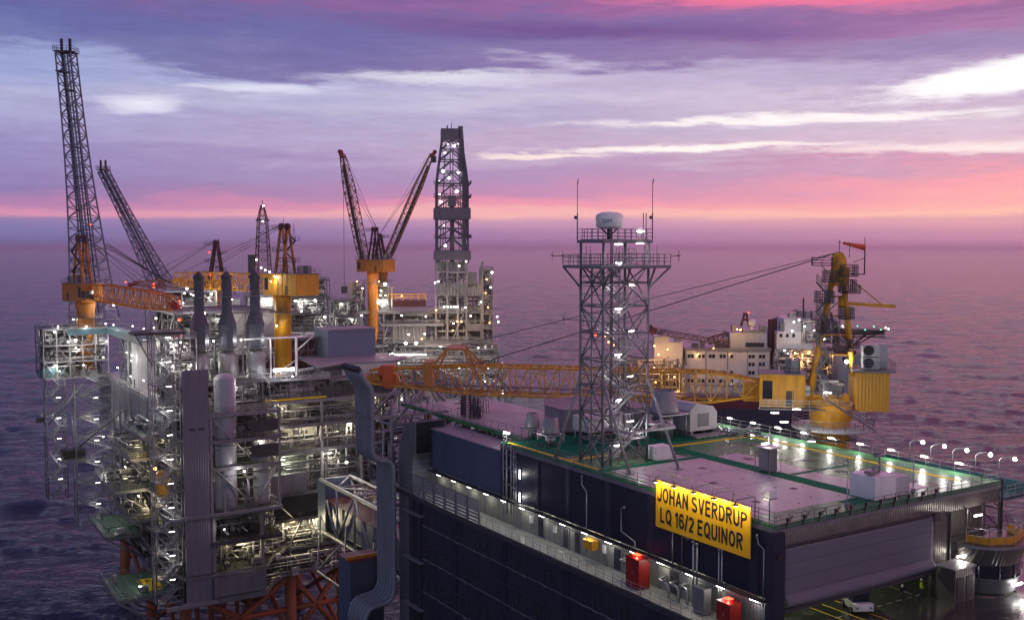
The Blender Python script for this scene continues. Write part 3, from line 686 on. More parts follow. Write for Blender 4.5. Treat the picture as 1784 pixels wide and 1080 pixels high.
# roof railings
railing(LQ, [(.15, 0, 0), (.15, 45.2, 0), (4.2, 45.4, 0), (4.2, 81, 0)], 'long dark handrail along the roof edge above the navy wall', 1.15, 1.9, STEEL)
railing(LQ, [(24.2, -.05, -.3), (.3, -.05, -.3)], 'handrail along the hangar front roof edge near the corner', 1.1, 1.6, STEEL)
railing(LQ, [(33, -.05, -.3), (24.8, -.05, -.3)], 'handrail along the hangar front roof edge at the right end', 1.1, 1.6, STEEL)
railing(LQ, [(33.1, 0, -.6), (33.1, 45, -.6), (30.5, 47.5, -.6), (22, 60, 0)], 'long handrail along the far helideck edge beside the sea', 1.5, 1.8, GALV)
railing(LQ, [(-2.95, -.4, -9.98), (-2.95, 45.5, -9.98)], 'handrail along the lit walkway on the long side', 1.15, 1.5, GALV)
railing(LQ, [(-2.95, 63.8, -9.98), (-2.95, 72, -9.98)], 'short handrail at the far walkway end beside the ducts', 1.15, 1.5, GALV)
railing(LQ, [(45.8, -9, -10.3), (45.8, 3.8, -10.3), (34, 3.8, -10.3)], 'handrail round the forward deck behind the rounded cabin', 1.1, 1.8, YEL)

def lq_details():
    # cable tray along the walkway ceiling
    t = thing('cable_tray', 'dark cable tray with bundled cables under the navy wall along the walkway', 'cable tray', LQ, (0, 0, -6.75))
    mb = MB(DSTEEL); mb.box(-.75, .3, -.05, -.1, 64, 0); mb.box(-.78, .3, -.05, -.74, 64, .15)
    for i in range(43): mb.box(-.8, .5 + i * 1.5, -.1, .38, .58 + i * 1.5, -.05)
    mb.build('tray', t)
    mb = MB(BLACK)
    for k in range(5): mb.path([(-.65 + k * .12, .4 + j * 3.2, .06 + .03 * math.sin(j * 2.1 + k)) for j in range(20)], .05, 5)
    mb.use(LSTEEL); mb.path([(-.95, .4, -.18), (-.95, 64, -.18)], .05, 5); mb.build('cable', t)
    # lamps in the walkway
    for i in range(15):
        y = 1.8 + i * 4.25
        o = one('walkway_lamp', f'white tube lamp above the long walkway, {nth(i)} from the near corner', 'lamp', MB(L_TUBE).box(-.07, -.5, -.07, .07, .5, .0).use(LSTEEL).box(-.1, -.6, .0, .1, .6, .07), LQ, (-.35, y, -7.0), 0, 'tube lamps along the walkway')
        plight(o, 46, (1, .95, .80), .2, (-.1, 0, -.25))
    # vertical lamps and pipes on the dark wall near the left
    for i, (y, z) in enumerate(((40.8, -3.1), (40.8, -5.9))):
        o = one('wall_lamp', f'vertical tube lamp on the navy wall right of the pipes, {"upper" if i == 0 else "lower"} one', 'lamp', MB(L_TUBE).box(-.1, -.06, -.55, 0, .06, .55).use(DSTEEL).box(-.02, -.12, -.65, .08, .12, .65), LQ, (-.12, y, z))
        plight(o, 70, (1, .95, .9), .15, (-.3, 0, 0))
    for i, y in enumerate((42.0, 42.6, 43.6, 44.4)):
        mb = MB(GALV); mb.tube((-.28, 0, -8.5), (-.28, 0, .2 if i % 2 else -.6), .09 if i != 2 else .14, 8)
        for z in (-7, -5, -3, -1.2): mb.box(-.4, -.16, z, .0, .16, z + .1)
        one('riser_pipe', f'vertical galvanised riser pipe on the navy wall above the walkway, {nth(i)} from the right', 'pipe', mb, LQ, (0, y, 0), 0, 'riser pipes by the wall lamps')
    mb = MB(GALV)
    for s in (-.22, .22): mb.tube((-.3, s, -9.9), (-.3, s, -.2), .03, 4)
    for k in range(32): mb.tube((-.3, -.22, -9.6 + k * .3), (-.3, .22, -9.6 + k * .3), .02, 4)
    one('wall_ladder', 'narrow vertical ladder on the navy wall between the riser pipes', 'ladder', mb, LQ, (-.05, 41.6, 0))
    PI = [((44.6, -1.8), (44.0, -2.5), (42.8, -2.7)), ((44.6, -3.9), (44.0, -4.6), (42.8, -4.9))]
    for i, p in enumerate(PI): one('branch_pipe', f'thin cranked pipe on the navy wall left of the risers, {"upper" if i == 0 else "lower"} one', 'pipe', MB(GALV).path([(-.2, y, z) for y, z in p], .045), LQ)
    # single pipes with gooseneck tops
    for lab, pts in (('thin cranked vent pipe reaching the roof edge in the middle of the navy wall', [(27.0, -9.5), (27.0, -2.4), (27.9, -1.8), (27.9, -.9)]),
                     ('gooseneck vent pipe bending left halfway up the navy wall', [(18.6, -7.2), (18.6, -5.9), (20.9, -5.3), (20.9, -2.9), (20.4, -2.7)]),
                     ('thin conduit under the left half of the yellow sign', [(12.8, -7), (12.8, -3.3)]),
                     ('grey vent pipe with a hooked top under the left half of the yellow sign', [(11.4, -7), (11.4, -3.6), (10.6, -3.6)]),
                     ('first of two stout twin pipes under the middle of the yellow sign', [(9.8, -9.9), (9.8, -3.7)]),
                     ('second of two stout twin pipes under the middle of the yellow sign', [(9.3, -9.9), (9.3, -3.8)]),
                     ('left pipe of the pair under the right half of the yellow sign', [(6.35, -10), (6.35, -3.6)]),
                     ('right pipe of the pair under the right half of the yellow sign', [(5.95, -10), (5.95, -3.6)]),
                     ('cranked pipe beside the near corner right of the yellow sign', [(.75, -7.2), (.75, -2.2), (1.4, -1.9), (1.6, -1.2)])):
        r = .12 if 'twin' in lab else .07
        mb = MB(GALV); mb.path([(-.3, y, z) for y, z in pts], r, 7)
        for y, z in (pts[0], pts[-1]): mb.tube((-.3, y, z - .12), (-.3, y, z + .12), r * 1.7, 8)
        one('wall_pipe', lab, 'pipe', mb, LQ)
    # red cabinets
    for i, (y, w, h, lab) in enumerate(((16.0, 2.1, 3.0, 'large red fire cabinet on the walkway below the left edge of the sign'), (3.2, 1.7, 2.3, 'smaller red fire cabinet on the walkway near the corner'))):
        t = thing('fire_cabinet', lab, 'cabinet', LQ, (-1.9, y, -9.97))
        mb = MB(RED); mb.box(0, 0, .12, 1.4, w, h); mb.box(-.06, -.06, h, 1.46, w + .06, h + .08); mb.use(DSTEEL); mb.box(.05, .05, 0, 1.35, w - .05, .12); mb.build('body', t)
        mb = MB(RED); mb.box(-.04, .08, .25, -.005, w / 2 - .03, h - .15); mb.box(-.04, w / 2 + .03, .25, -.005, w - .08, h - .15); dr = mb.build('door', t)
        mb = MB(LSTEEL); mb.box(-.09, w / 2 - .14, h / 2, -.042, w / 2 - .08, h / 2 + .35); mb.build('handle', dr)
        o = MB(L_RED).box(.3, w * .3, h + .3, .9, w * .7, h + .36).build('lamp', t); plight(o, 9, (1, .4, .3), .1, (.6, w * .5, h + .2))
    # pipework next to the red cabinet
    for i, (y0, y1) in enumerate(((12.6, 14.2), (11.2, 12.4), (9.9, 11.0), (18.8, 20.2))):
        mb = MB(GALV); mb.path([(-.9, y0, -9.9), (-.9, y0, -8.9 + .15 * i), (-.9, y0 + .25, -8.6 + .15 * i), (-.9, y1, -8.5 + .15 * i), (-.3, y1 + .15, -8.5 + .15 * i), (.3, y1 + .2, -8.4)], .14, 8)
        for z in (-9.5,): mb.tube((-.9, y0, z), (-.9, y0, z + .1), .24, 10)
        mb.use(STEEL); mb.tube((-.9, y0 + .7, -8.55 + .15 * i), (-.9, y0 + .9, -8.54 + .15 * i), .26, 10)
        one('process_pipe', 'flanged galvanised pipe bend ' + ('left of the large red cabinet' if i == 3 else f'between the red cabinets, {nth(i)} from the left'), 'pipe', mb, LQ)
    t = thing('control_cabinet', 'grey electrical cabinet standing on the walkway under the sign between the two red cabinets', 'cabinet', LQ, (-1.3, 7.2, -9.97))
    MB(LSTEEL).box(0, 0, .1, .9, 1.5, 2.5).use(DSTEEL).box(.05, .05, 0, .85, 1.45, .1).build('body', t); MB(STEEL).box(-.03, .08, .2, -.005, 1.42, 2.4).build('door', t)
    t = thing('hose_box', 'small yellow equipment box with a lit top hung on the walkway wall', 'box', LQ, (-.5, 25.7, -8.6))
    MB(YEL).prism([(0, 0), (.85, 0), (.85, 1.5), (0, 1.5)], 0, .9).build('box', t); MB(YEL).prism([(-.1, -.08), (.9, -.08), (.9, 1.58), (-.1, 1.58)], .9, 1.0).build('lid', t)
    plight(t, 25, (1, .85, .5), .1, (.2, .7, 1.4))
    for i, y in enumerate((38.6, 33.6, 24.2, 19.8)): one('junction_box', f'small pale junction box on the walkway wall, {nth(i)} from the left', 'box', MB(WHITE).box(.1, 0, 0, .38, .5, .8).use(DSTEEL).tube((.2, .25, -.8), (.2, .25, 0), .03, 5), LQ, (0, y, -8.6))
    # wire fittings along the gable edge: row of black floodlight backs
    for i in range(11):
        x = 1.5 + i * 2.05
        mb = MB(BLACK); mb.cbox(0, -.25, .85, .45, .25, .34, .3); mb.tube((0, 0, 0), (0, -.18, .8), .05, 5); mb.tube((-.2, -.05, .35), (.45, -.3, 1.15), .05, 5)
        one('deck_floodlight', f'unlit black floodlight on the roof edge above the hangar front, {nth(i)} from the near corner', 'floodlight', mb, LQ, (x, -.12, -.4), 0, 'unlit floodlights on the hangar front edge')
    # lamps on the far helideck edge
    for i in range(9):
        y = 39.5 - i * 4.35; z = 1.0
        o = one('edge_lamp', f'white tube lamp on the far helideck handrail, {nth(i)} from the left', 'lamp', MB(L_TUBE).box(-.07, -.42, -.07, .07, .42, .05).use(LSTEEL).box(-.04, -.5, .05, .1, .5, .12), LQ, (32.85, y, z), 0, 'tube lamps on the far helideck edge')
        plight(o, 120, (1, .96, .9), .2, (-.25, 0, 0))
    for i in range(5):
        y = 11.9 - i * 2.75
        t = thing('gooseneck_lamp', f'gooseneck lamp post rising behind the far helideck edge, {nth(i)} from the left', 'lamp post', LQ, (34.2, y, -1.6), 0, 'gooseneck lamp posts by the sea')
        MB(GALV).path([(0, 0, 0), (0, 0, 3.5), (-.05, -.4, 3.85), (-.1, -1.1, 4.05), (-.1, -1.7, 3.98)], .05, 6).build('pole', t)
        o = MB(LSTEEL).cbox(-.1, -1.75, 4.0, .3, .5, .1).use(L_WHITE).ball((-.1, -1.75, 3.9), .22, 5).build('lamp_head', t)
        plight(t, 150, (1, .97, .92), .2, (-.2, -1.75, 3.6))
    MB2 = MB(TEALD); MB2.box(33.2, -.5, -2.0, 36.4, 17.5, -1.7); MB2.box(36.3, -.5, -1.7, 36.45, 17.5, -.4); MB2.box(33.3, 17.3, -1.7, 36.3, 17.45, -.3)
    one('safety_net_shelf', 'dark green safety shelf hanging outside the far helideck edge', 'shelf', MB2, LQ)
    railing(LQ, [(36.4, 17.4, -1.7), (36.4, -.5, -1.7), (33.4, -.5, -1.7)], 'outer handrail of the dark green safety shelf', 1.2, 1.8, GALV)
    for i, (x, y, s) in enumerate(((19, 22, 1.1), (24, 18, .9), (26, 9, 1.0), (22.6, 12, .7), (7, 15, .8), (11, 21, .7), (5, 7, .7), (25.5, 28, 1.0), (12.2, 9, .6), (27.6, 15, .6))):
        mb = MB(STEEL); mb.box(-s / 2, -s / 2, .004, s / 2, s / 2, .04); mb.use(DSTEEL)
        for k in (-.3, 0, .3): mb.box(-s * .42, k * s - .03, .04, s * .42, k * s + .03, .055)
        one('deck_hatch', 'small square steel hatch set in the helideck surface', 'hatch', mb, LQ, (x, y, 0), 0, 'small hatches in the helideck')
    for i in range(10):
        for j in range(5):
            one('tie_down_point', 'tiny dark tie-down ring recessed in the helideck', 'tie-down', MB(BLACK).lathe((0, 0, .003), [(.14, 0), (.13, .015), (.05, .018)], 8), LQ, (2.5 + i * 2.8, 4.5 + j * 4.6 + (i % 2) * 1.1, 0), 0, 'tie-down rings on the helideck')
    # masts
    for i, (x, y, h) in enumerate(((20.5, 1.2, 6.6), (10.2, .6, 4.6))):
        mb = MB(GALV); mb.tube((0, 0, -.2), (0, 0, h * .5), .05, 6); mb.tube((0, 0, h * .5), (0, 0, h), .025, 5); mb.cbox(0, 0, .3, .3, .3, .5)
        one('whip_mast', ('tall' if i == 0 else 'short') + ' thin whip mast standing at the hangar front roof edge', 'mast', mb, LQ, (x, y, 0))
    # box cabinets on deck
    t = thing('foam_monitor_station', 'white foam monitor cabinet with gear on top at the roof edge above the hangar door', 'cabinet', LQ, (14.6, 1.0, 0))
    MB(WHITE).box(0, 0, .1, 3.0, 3.0, 2.3).build('body', t); MB(PALE).box(3.02, .1, .1, 5.2, 2.2, 1.9).build('side_cabinet', t)
    mb = MB(LSTEEL); mb.tube((1, 1, 2.3), (1, 1, 3.0), .1, 8); mb.tube((.7, 1, 3.0), (2.2, 1, 3.25), .1, 8); mb.cbox(.7, 1, 2.6, 1.2, .8, .3); mb.tube((2.3, 1.4, 2.3), (2.3, 1.4, 4.0), .12, 8); mb.tube((1.6, 1.4, 3.9), (3.2, 1.4, 4.05), .12, 8); mb.build('monitor', t)
    t = thing('deck_cabinet', 'tall grey cabinet with a bright lamp on top standing alone on the green helideck', 'cabinet', LQ, (15.2, 15.2, 0))
    MB(STEEL).box(0, 0, .15, 1.2, 1.5, 2.6).build('body', t); MB(LSTEEL).box(-.03, .1, .3, -.005, 1.4, 2.5).build('door', t)
    mb = MB(GALV)
    for q in ((-.25, -.3), (1.45, -.3), (1.45, 1.8), (-.25, 1.8)): mb.tube((*q, 0), (q[0], q[1], 2.2), .05, 5)
    mb.box(-.3, -.35, 2.64, 1.5, 1.85, 2.74); mb.tube((.6, .7, 2.7), (.6, .7, 3.9), .05, 5); mb.cbox(.4, .75, 3.9, 1.3, .4, .12); mb.build('frame', t)
    MB(L_TUBE).cbox(.1, .7, 3.1, .9, .25, .12).build('lamp', t); plight(t, 130, (1, .97, .9), .2, (.1, .4, 3.4))
    one('anemometer_stand', 'short stand with a clear box on the roof edge at the near corner', 'stand', MB(GALV).tube((0, 0, 0), (0, 0, 1.8), .06, 6).cbox(0, 0, 1.9, 1.1, .9, .1).use(WHITE).cbox(0, 0, 2.3, .9, .8, .7), LQ, (1.4, 1.8, 0))
    one('white_deck_box', 'low white deck box on the green deck at the foot of the radio tower stairs', 'box', MB(WHITE).box(0, 0, .1, 2.3, 1.7, 1.5).use(STEEL).box(.1, .1, 0, 2.2, 1.6, .1).use(WHITE).box(-.04, -.04, 1.5, 2.34, 1.74, 1.58), LQ, (9.0, 26.4, 0))
    # cowl vents (truncated cones)
    def cowl(x, y, r0, r1, z0, h, lab, legs=1.6):
        t = thing('vent_cowl', lab, 'vent', LQ, (x, y, 0))
        MB(LSTEEL).lathe((0, 0, z0), [(r0 * .95, 0), (r0, .1), (r0, .25), (r1, h), (r1 * .96, h + .02), (r1 * .92, h - .3)], 28).build('cowl', t)
        mb = MB(GALV)
        mb.lathe((0, 0, 0), [(r0 * .62, 0), (r0 * .62, z0)], 20)
        for sx in (-1, 1):
            for sy in (-1, 1): mb.tube((sx * r0, sy * r0, 0), (sx * r0, sy * r0, z0 - .1), .07, 6)
        mb.cbox(0, 0, z0 - .08, r0 * 2.3, r0 * 2.3, .14); mb.build('support', t)
    cowl(4.2, 40.6, 1.12, .8, 1.5, 2.0, 'silver conical vent cowl by the roof edge, the nearer and larger of the pair')
    cowl(5.0, 46.0, .95, .68, 1.4, 1.8, 'silver conical vent cowl by the roof edge, the farther and smaller of the pair')
    cowl(19.6, 37.6, 1.95, 1.35, 3.2, 2.8, 'big silver conical vent cowl behind the radio tower on a raised stand')
    # roof houses behind the tower
    t = thing('roof_plant_room', 'long low rounded silver plant room behind the two small vent cowls', 'plant room', LQ, (9.5, 45.5, 0))
    mb = MB(LSTEEL); mb.prism([(0, 0), (9.5, -4), (12.5, -2), (13, 8), (3.5, 9.5), (.4, 5)], .4, 3.2); mb.use(STEEL); mb.prism([(-.1, -.1), (9.5, -4.15), (12.6, -2.1), (13.1, 8.1), (3.5, 9.65), (.3, 5.1)], 3.2, 3.3)
    mb.use(DSTEEL); mb.prism([(.4, .4), (9.4, -3.4), (12, -1.6), (12.4, 7.6), (3.7, 9), (.8, 4.9)], 0, .4); mb.build('housing', t)
    t = thing('air_intake_duct', 'rectangular pale intake duct leading from the plant room to the tower', 'duct', LQ, (8.2, 38.2, 0))
    mb = MB(PALE); mb.box(0, 0, 1.5, 6.5, 3.4, 3.3); mb.use(GALV)
    for q in ((.2, .2), (6.3, .2), (.2, 3.2), (6.3, 3.2)): mb.tube((*q, 0), (*q, 1.5), .09, 6)
    mb.tube((.2, .2, 0), (2.5, .2, 1.5), .06, 5); mb.build('duct', t)
    t = thing('lifeboat_shaped_cover', 'domed grey equipment container with chamfered roof on skids right of the big cowl', 'container', LQ, (22.4, 35.8, 0))
    mb = MB(PALE); pr = [(0, 0), (4.6, 0), (4.6, 2.2), (3.9, 3.0), (1.0, 3.5), (0, 2.6)]
    i0 = len(mb.v); mb.v += [(x, 0, z + .7) for x, z in pr] + [(x, 7.5, z + .7) for x, z in pr]; n = len(pr)
    mb.face(range(i0, i0 + n)); mb.face(list(range(i0 + n, i0 + 2 * n))[::-1])
    for k in range(n): mb.face((i0 + k, i0 + n + k, i0 + n + (k + 1) % n, i0 + (k + 1) % n))
    mb.build('body', t); MB(STEEL).box(1.3, -.05, 1.2, 3.2, -.005, 2.9).build('hatch', t)
    mb = MB(LSTEEL); [mb.cbox(x, -1.0, .25, 5.4 / 6, 1.4, .3) for x in (0, 1, 2, 3, 4)]; mb.box(.2, 0, 0, .5, 7, .7); mb.box(4.0, 0, 0, 4.3, 7, .7); mb.build('skid', t)
    for i, (x, y) in enumerate(((27.2, 35.3), (28.6, 33.4), (27.4, 37.2), (30.3, 32.6))):
        mb = MB(GALV); random.seed(i)
        for k in range(7): mb.tube((random.uniform(-1.3, 1.3), -1, .2 + k * .09), (random.uniform(-1.3, 1.3), 1, .25 + k * .09), .07, 5)
        mb.box(-1.4, -.9, 0, 1.4, -.7, .2); mb.box(-1.4, .7, 0, 1.4, .9, .2); mb.tube((-1.3, -.8, .2), (1.3, .8, 1.1), .06, 5); mb.tube((-1.3, .8, .2), (1.3, -.8, 1.0), .06, 5)
        one('folded_net_frame', f'folded tubular frame lying on the deck beside the crane stairs, {nth(i)} of four', 'frame', mb, LQ, (x, y, 0), .3 * i, 'folded frames on deck')
    # white lamps around the back of helideck
    for i, (x, y) in enumerate(((26.5, 42.5), (29.5, 40.5), (21.5, 56.5))):
        o = one('edge_lamp', f'white tube lamp on the back handrail behind the container, {nth(i)} of three', 'lamp', MB(L_TUBE).box(-.42, -.07, -.07, .42, .07, .05).use(LSTEEL).box(-.5, -.06, .05, .5, .06, .12).tube((0, 0, -1.5), (0, 0, 0), .04, 4), LQ, (x, y, 1.5), 0, 'tube lamps on the back handrail')
        plight(o, 120, (1, .96, .9), .2, (-.25, -.3, 0))
    o = one('edge_lamp', 'very bright tube lamp on the long roof edge left of the two small vent cowls', 'lamp', MB(L_TUBE).box(-.09, -.6, -.09, .09, .6, .09).use(LSTEEL).tube((0, 0, -1.6), (0, 0, 0), .05, 5), LQ, (.7, 45.2, 1.2)); plight(o, 260, (1, .97, .92), .25, (-.3, 0, 0))
    # valve skid at left roof edge
    mb = MB(DSTEEL); random.seed(3)
    for i in range(14):
        x, y = random.uniform(0, 2), random.uniform(0, 5); h = random.uniform(1.2, 3.4); mb.tube((x, y, 0), (x, y, h), random.uniform(.08, .25), 7)
    for i in range(8): mb.tube((0, i * .7, 1 + (i % 3) * .6), (2.2, i * .7, 1 + (i % 3) * .6), .07, 5)
    mb.use(LSTEEL)
    for i in range(9): mb.path([(2.6, 1.2 + i * .7, 0), (2.6, 1.2 + i * .7, 2.2), (3.6, 1.4 + i * .7, 2.4), (3.8, 1.4 + i * .7, .2)], .06, 5)
    one('valve_skid', 'dense dark valve and pipe skid at the far left corner of the roof', 'valve skid', mb, LQ, (5.5, 62.5, 0))
lq_details()

def bay_cabin():
    t = thing('control_cabin', 'rounded grey control cabin with dark windows bulging from the right end of the hangar', 'cabin', LQ, (29.6, -.1, -10.3))
    def arc(r, a0=185, a1=355, n=18): return [(r * math.cos(R(a0 + (a1 - a0) * i / n)), r * math.sin(R(a0 + (a1 - a0) * i / n))) for i in range(n + 1)]
    def wall(mb, r0, r1, z0, z1):
        a = arc(r0); b = arc(r1); i0 = len(mb.v); mb.v += [(x, y, z0) for x, y in a] + [(x, y, z1) for x, y in b]; n = len(a)
        for k in range(n - 1): mb.face((i0 + k, i0 + k + 1, i0 + n + k + 1, i0 + n + k), True)
    mb = MB(STEEL); wall(mb, 3.5, 3.8, .2, 1.7); wall(mb, 3.85, 3.85, 1.6, 1.75); mb.use(CORR); wall(mb, 3.8, 4.35, 2.95, 4.9); mb.build('wall', t)
    mb = MB(GLASS); wall(mb, 3.74, 3.84, 1.7, 3.0); g = mb.build('window', t)
    mb = MB(STEEL)
    for x, y in arc(3.85, 185, 355, 6): MB(STEEL).tube((x, y, 1.6), (x * 1.03, y * 1.03, 3.0), .07, 6).build('mullion', g)
    mb = MB(DECKD); mb.prism(arc(4.35) + [(4.3, 0), (-4.3, 0)], 4.9, 5.05); mb.use(LSTEEL); wall(mb, 4.4, 4.4, 4.8, 5.1); mb.build('roof', t)
    mb = MB(DSTEEL); mb.prism(arc(3.3), 0, .2); mb.build('base', t)
    mb = MB(YEL); pts = [(-3.2, -.6), (-2.4, -2.6), (.2, -3.6), (3.4, -2.6), (4.1, -.4)]
    for a, b in zip(pts[:-1], pts[1:]): mb.beam((*a, 5.45), (*b, 5.45), .04, .75)
    mb.use(GALV); rail_mb(mb, [(x, y, 5.05) for x, y in pts], 1.5, .9, .035); mb.build('balcony_rail', t)
    o = MB(L_TUBE).box(-.2, -3.95, .9, 1.3, -3.8, 1.1).build('lamp', t); plight(t, 150, (1, .97, .9), .2, (.6, -4.5, .8))
    for i, (x, y, z, lab) in enumerate(((25.6, -.7, -6.55, 'tube lamp with its own reflection beside the rounded cabin'), (28.6, -.5, -2.9, 'tube lamp high on the wall above the rounded cabin balcony'))):
        o = one('wall_lamp', lab, 'lamp', MB(L_TUBE).box(-.6, -.07, -.07, .6, .07, .07).use(GALV).box(-.7, -.05, .07, .7, .4, .12), LQ, (x, y, z)); plight(o, 170, (1, .93, .8), .2, (0, -.3, 0))
    # small store house left of the cabin
    t = thing('hangar_side_store', 'dark store cubicle with two doors between the hangar opening and the rounded cabin', 'store', LQ, (22.3, -2.4, -10.3))
    MB(CORR).box(0, 0, 0, 3.2, 2.3, 3.2).build('wall', t); MB(LSTEEL).box(-.1, -.1, 3.2, 3.3, 2.3, 3.35).build('roof', t)
    for x in (.35, 1.8): MB(DSTEEL).box(x, -.05, .1, x + 1.05, -.005, 2.4).build('door', t)
    MB(DSTEEL).prism([(5.0, 0), (5.6, 0), (5.6, .2), (5.0, .2)], 0, .1)
    o = one('wall_lamp', 'hidden ceiling tube lamp inside the hangar opening', 'lamp', MB(L_TUBE).box(-1, -.1, -.05, 1, .1, .05), LQ, (12, 8, -1.2)); plight(o, 1500, (1, .92, .7), .3, (0, 0, -.4))
bay_cabin()

# radio tower on the roof
def radio_tower():
    t = thing('radio_tower', 'tall galvanised lattice radio tower with stairs and two platforms standing on the helideck roof', 'tower', LQ, (2.2, 27.5, 0))
    sx, sy, H = 6.3, 4.2, 25.0
    f = MB(STEEL); cs = [(0, 0), (sx, 0), (sx, sy), (0, sy)]
    for c in cs: f.tube((*c, 0), (*c, H), .16, 8)
    lv = [0, 2.6, 5.6, 8.6, 11.6, 14.6, 17.6, 20.2, 22.2, H]
    for i, z in enumerate(lv):
        if i in (0,): continue
        for k in range(4): f.tube((*cs[k], z), (*cs[(k + 1) % 4], z), .09, 6)
    for i in range(len(lv) - 2):
        for k in range(4):
            a, b = cs[k], cs[(k + 1) % 4]; mid = ((a[0] + b[0]) / 2, (a[1] + b[1]) / 2)
            if i % 2 == 0: f.tube((*a, lv[i]), (*mid, lv[i + 1]), .1, 6); f.tube((*b, lv[i]), (*mid, lv[i + 1]), .1, 6)
            else: f.tube((*mid, lv[i]), (*a, lv[i + 1]), .1, 6); f.tube((*mid, lv[i]), (*b, lv[i + 1]), .1, 6)
    for k in range(22):
        f.tube((0, 0, .9 + k), (0, sy, .9 + k), .045, 5); f.tube((0, 0, .9 + k), (2.4, 0, .9 + k), .045, 5)
    f.tube((0, sy * .5, 0), (0, sy * .5, 22), .1, 6); f.build('frame', t)
    rk = MB(LSTEEL)
    for a, b in (((6.3, 0, 9.5), (6.2, -5.6, 0)), ((0, 0, 9.5), (.2, -4.6, 0)), ((0, 4.2, 9.5), (-1.8, 6.6, 0)), ((6.3, 4.2, 9.5), (10.2, 6.5, 0))): rk.tube(a, b, .17, 8); rk.cbox(b[0], b[1], .06, .7, .7, .12)
    rk.build('raking_leg', t)
    # inner ladders / cable run
    cb = MB(DSTEEL)
    for x in (1.2, 1.35, 1.5, 2.4): cb.tube((x, .3, 0), (x, .3, H), .05, 5)
    cb.use(GALV)
    for s in (2.0, 2.5): cb.tube((s, .15, 0), (s, .15, H - 2), .035, 5)
    for k in range(70): cb.tube((2.0, .15, .4 + k * .32), (2.5, .15, .4 + k * .32), .02, 4)
    cb.build('cable_ladder', t)
    z = 0; k = 0
    fl = MB(GALV); stair_flight(fl, (1.2, 0, 0), (4.9, 0, 2.55), 1.0, (0, 1, 0)); fA = fl.mesh('stair_flight')
    fl = MB(GALV); stair_flight(fl, (4.9, 0, 0), (1.2, 0, 2.55), 1.0, (0, 1, 0)); fB = fl.mesh('stair_flight')
    lm = MB(GALV); lm.box(-1.1, -.6, -.06, .1, 3.0, .0); rail_mb(lm, [(.1, -.6, 0), (-1.1, -.6, 0), (-1.1, 3.0, 0), (.1, 3.0, 0)], 1.1, 1.2, .03); lA = lm.mesh('landing')
    lt = MB(L_TUBE).box(-.45, -.05, -.04, .45, .05, .04).mesh('strip_lamp')
    while z < 21:
        o = bpy.data.objects.new('stair_flight', fA if k % 2 == 0 else fB); C.objects.link(o); o.parent = t; o.location = (0, 1.3 + (k % 2) * 1.5, z)
        l = bpy.data.objects.new('landing', lA); C.objects.link(l); l.parent = t; z += 2.55; l.location = (5.9 if k % 2 == 0 else 1.2, .9, z)
        if k % 2: l.location.x = 1.3
        q = bpy.data.objects.new('strip_lamp', lt); C.objects.link(q); q.parent = t; q.location = (4.2 if k % 2 else 2.4, .4, z - .5)
        plight(q, 110, (1, .95, .9), .15, (0, -.2, -.1))
        k += 1
    def plat(z, x0, y0, x1, y1, nm='platform'):
        mb = MB(GALV); mb.box(x0, y0, z - .12, x1, y1, z); mb.use(STEEL)
        for a, b in (((x0, y0), (x1, y0)), ((x1, y0), (x1, y1)), ((x1, y1), (x0, y1)), ((x0, y1), (x0, y0))): mb.beam((*a, z - .2), (*b, z - .2), .14, .3)
        p = mb.build(nm, t); mb = MB(STEEL); rail_mb(mb, [(x0, y0, z), (x1, y0, z), (x1, y1, z), (x0, y1, z)], 1.2, 1.0, .04, 3, True); mb.build('handrail', p); return p
    p = plat(22.2, -1.6, -1.6, 8.2, 5.4)
    mb = MB(STEEL)
    for a, b in (((0, 0, 19.6), (-1.6, -1.6, 22)), ((sx, 0, 19.6), (8.2, -1.6, 22)), ((0, sy, 19.6), (-1.6, 5.4, 22)), ((sx, sy, 19.6), (8.2, 5.4, 22)), ((sx, 0, 19.6), (8.2, 1, 22)), ((0, 0, 19.6), (0, -1.6, 22))): mb.tube(a, b, .12, 6)
    mb.build('bracket', p)
    plat(25.0, -.3, -.3, 6.6, 4.5)
    # antennas
    for i, (x, y) in enumerate(((-.3, 4.5), (6.6, -.3))):
        mb = MB(DSTEEL); mb.tube((x, y, 25), (x, y, 28), .07, 6); mb.tube((x, y, 28), (x, y, 31.2), .04, 6); mb.tube((x, y, 31.2), (x + .1, y, 31.8), .06, 5); mb.ball((x - .25, y, 27.5), .2, 5); mb.tube((x, y, 27.4), (x - .25, y, 27.4), .05, 5); mb.build('whip_antenna', t)
    for q in ((-1.6, 5.4, -2.4, 6.4), (8.2, -1.6, 9.6, -1.4), (8.2, -1.6, 8.6, -2.4), (-1.6, 2, -3, 3.5), (0, 4.2, -1.2, 5.8)):
        zz = 23.2 if q[0] != 0 else 16; mb = MB(DSTEEL); mb.tube((q[0], q[1], zz), (q[2], q[3], zz), .04, 5); mb.cbox(q[2], q[3], zz + .05, .3, .12, .12); mb.tube((q[2], q[3], zz - .7), (q[2], q[3], zz + .6), .02, 4); mb.build('antenna', t)
    for q in ((1, 5.4), (2.2, 5.4), (4.5, -1.6), (6.2, -1.6), (-1.6, 1), (8.2, 3)): MB(DSTEEL).tube((*q, 22.2), (*q, 24.4), .03, 4).build('antenna', t)
    for x in (5.7, 6.1): MB(DSTEEL).tube((x, .2, 25), (x, .2, 28.0), .05, 5).build('antenna', t)
    for x, y, zz in ((4.9, -.3, 25.95), (2.0, -.1, 24.5), (5.0, -.1, 24.6), (5.6, .5, 3.2)):
        o = MB(L_TUBE).box(-.5, -.06, -.06, .5, .06, .06).build('lamp', t); o.location = (x, y, zz); plight(o, 90, (1, .96, .92), .15, (0, -.2, 0))
    # lower platform at the stair foot
    mb = MB(GALV)
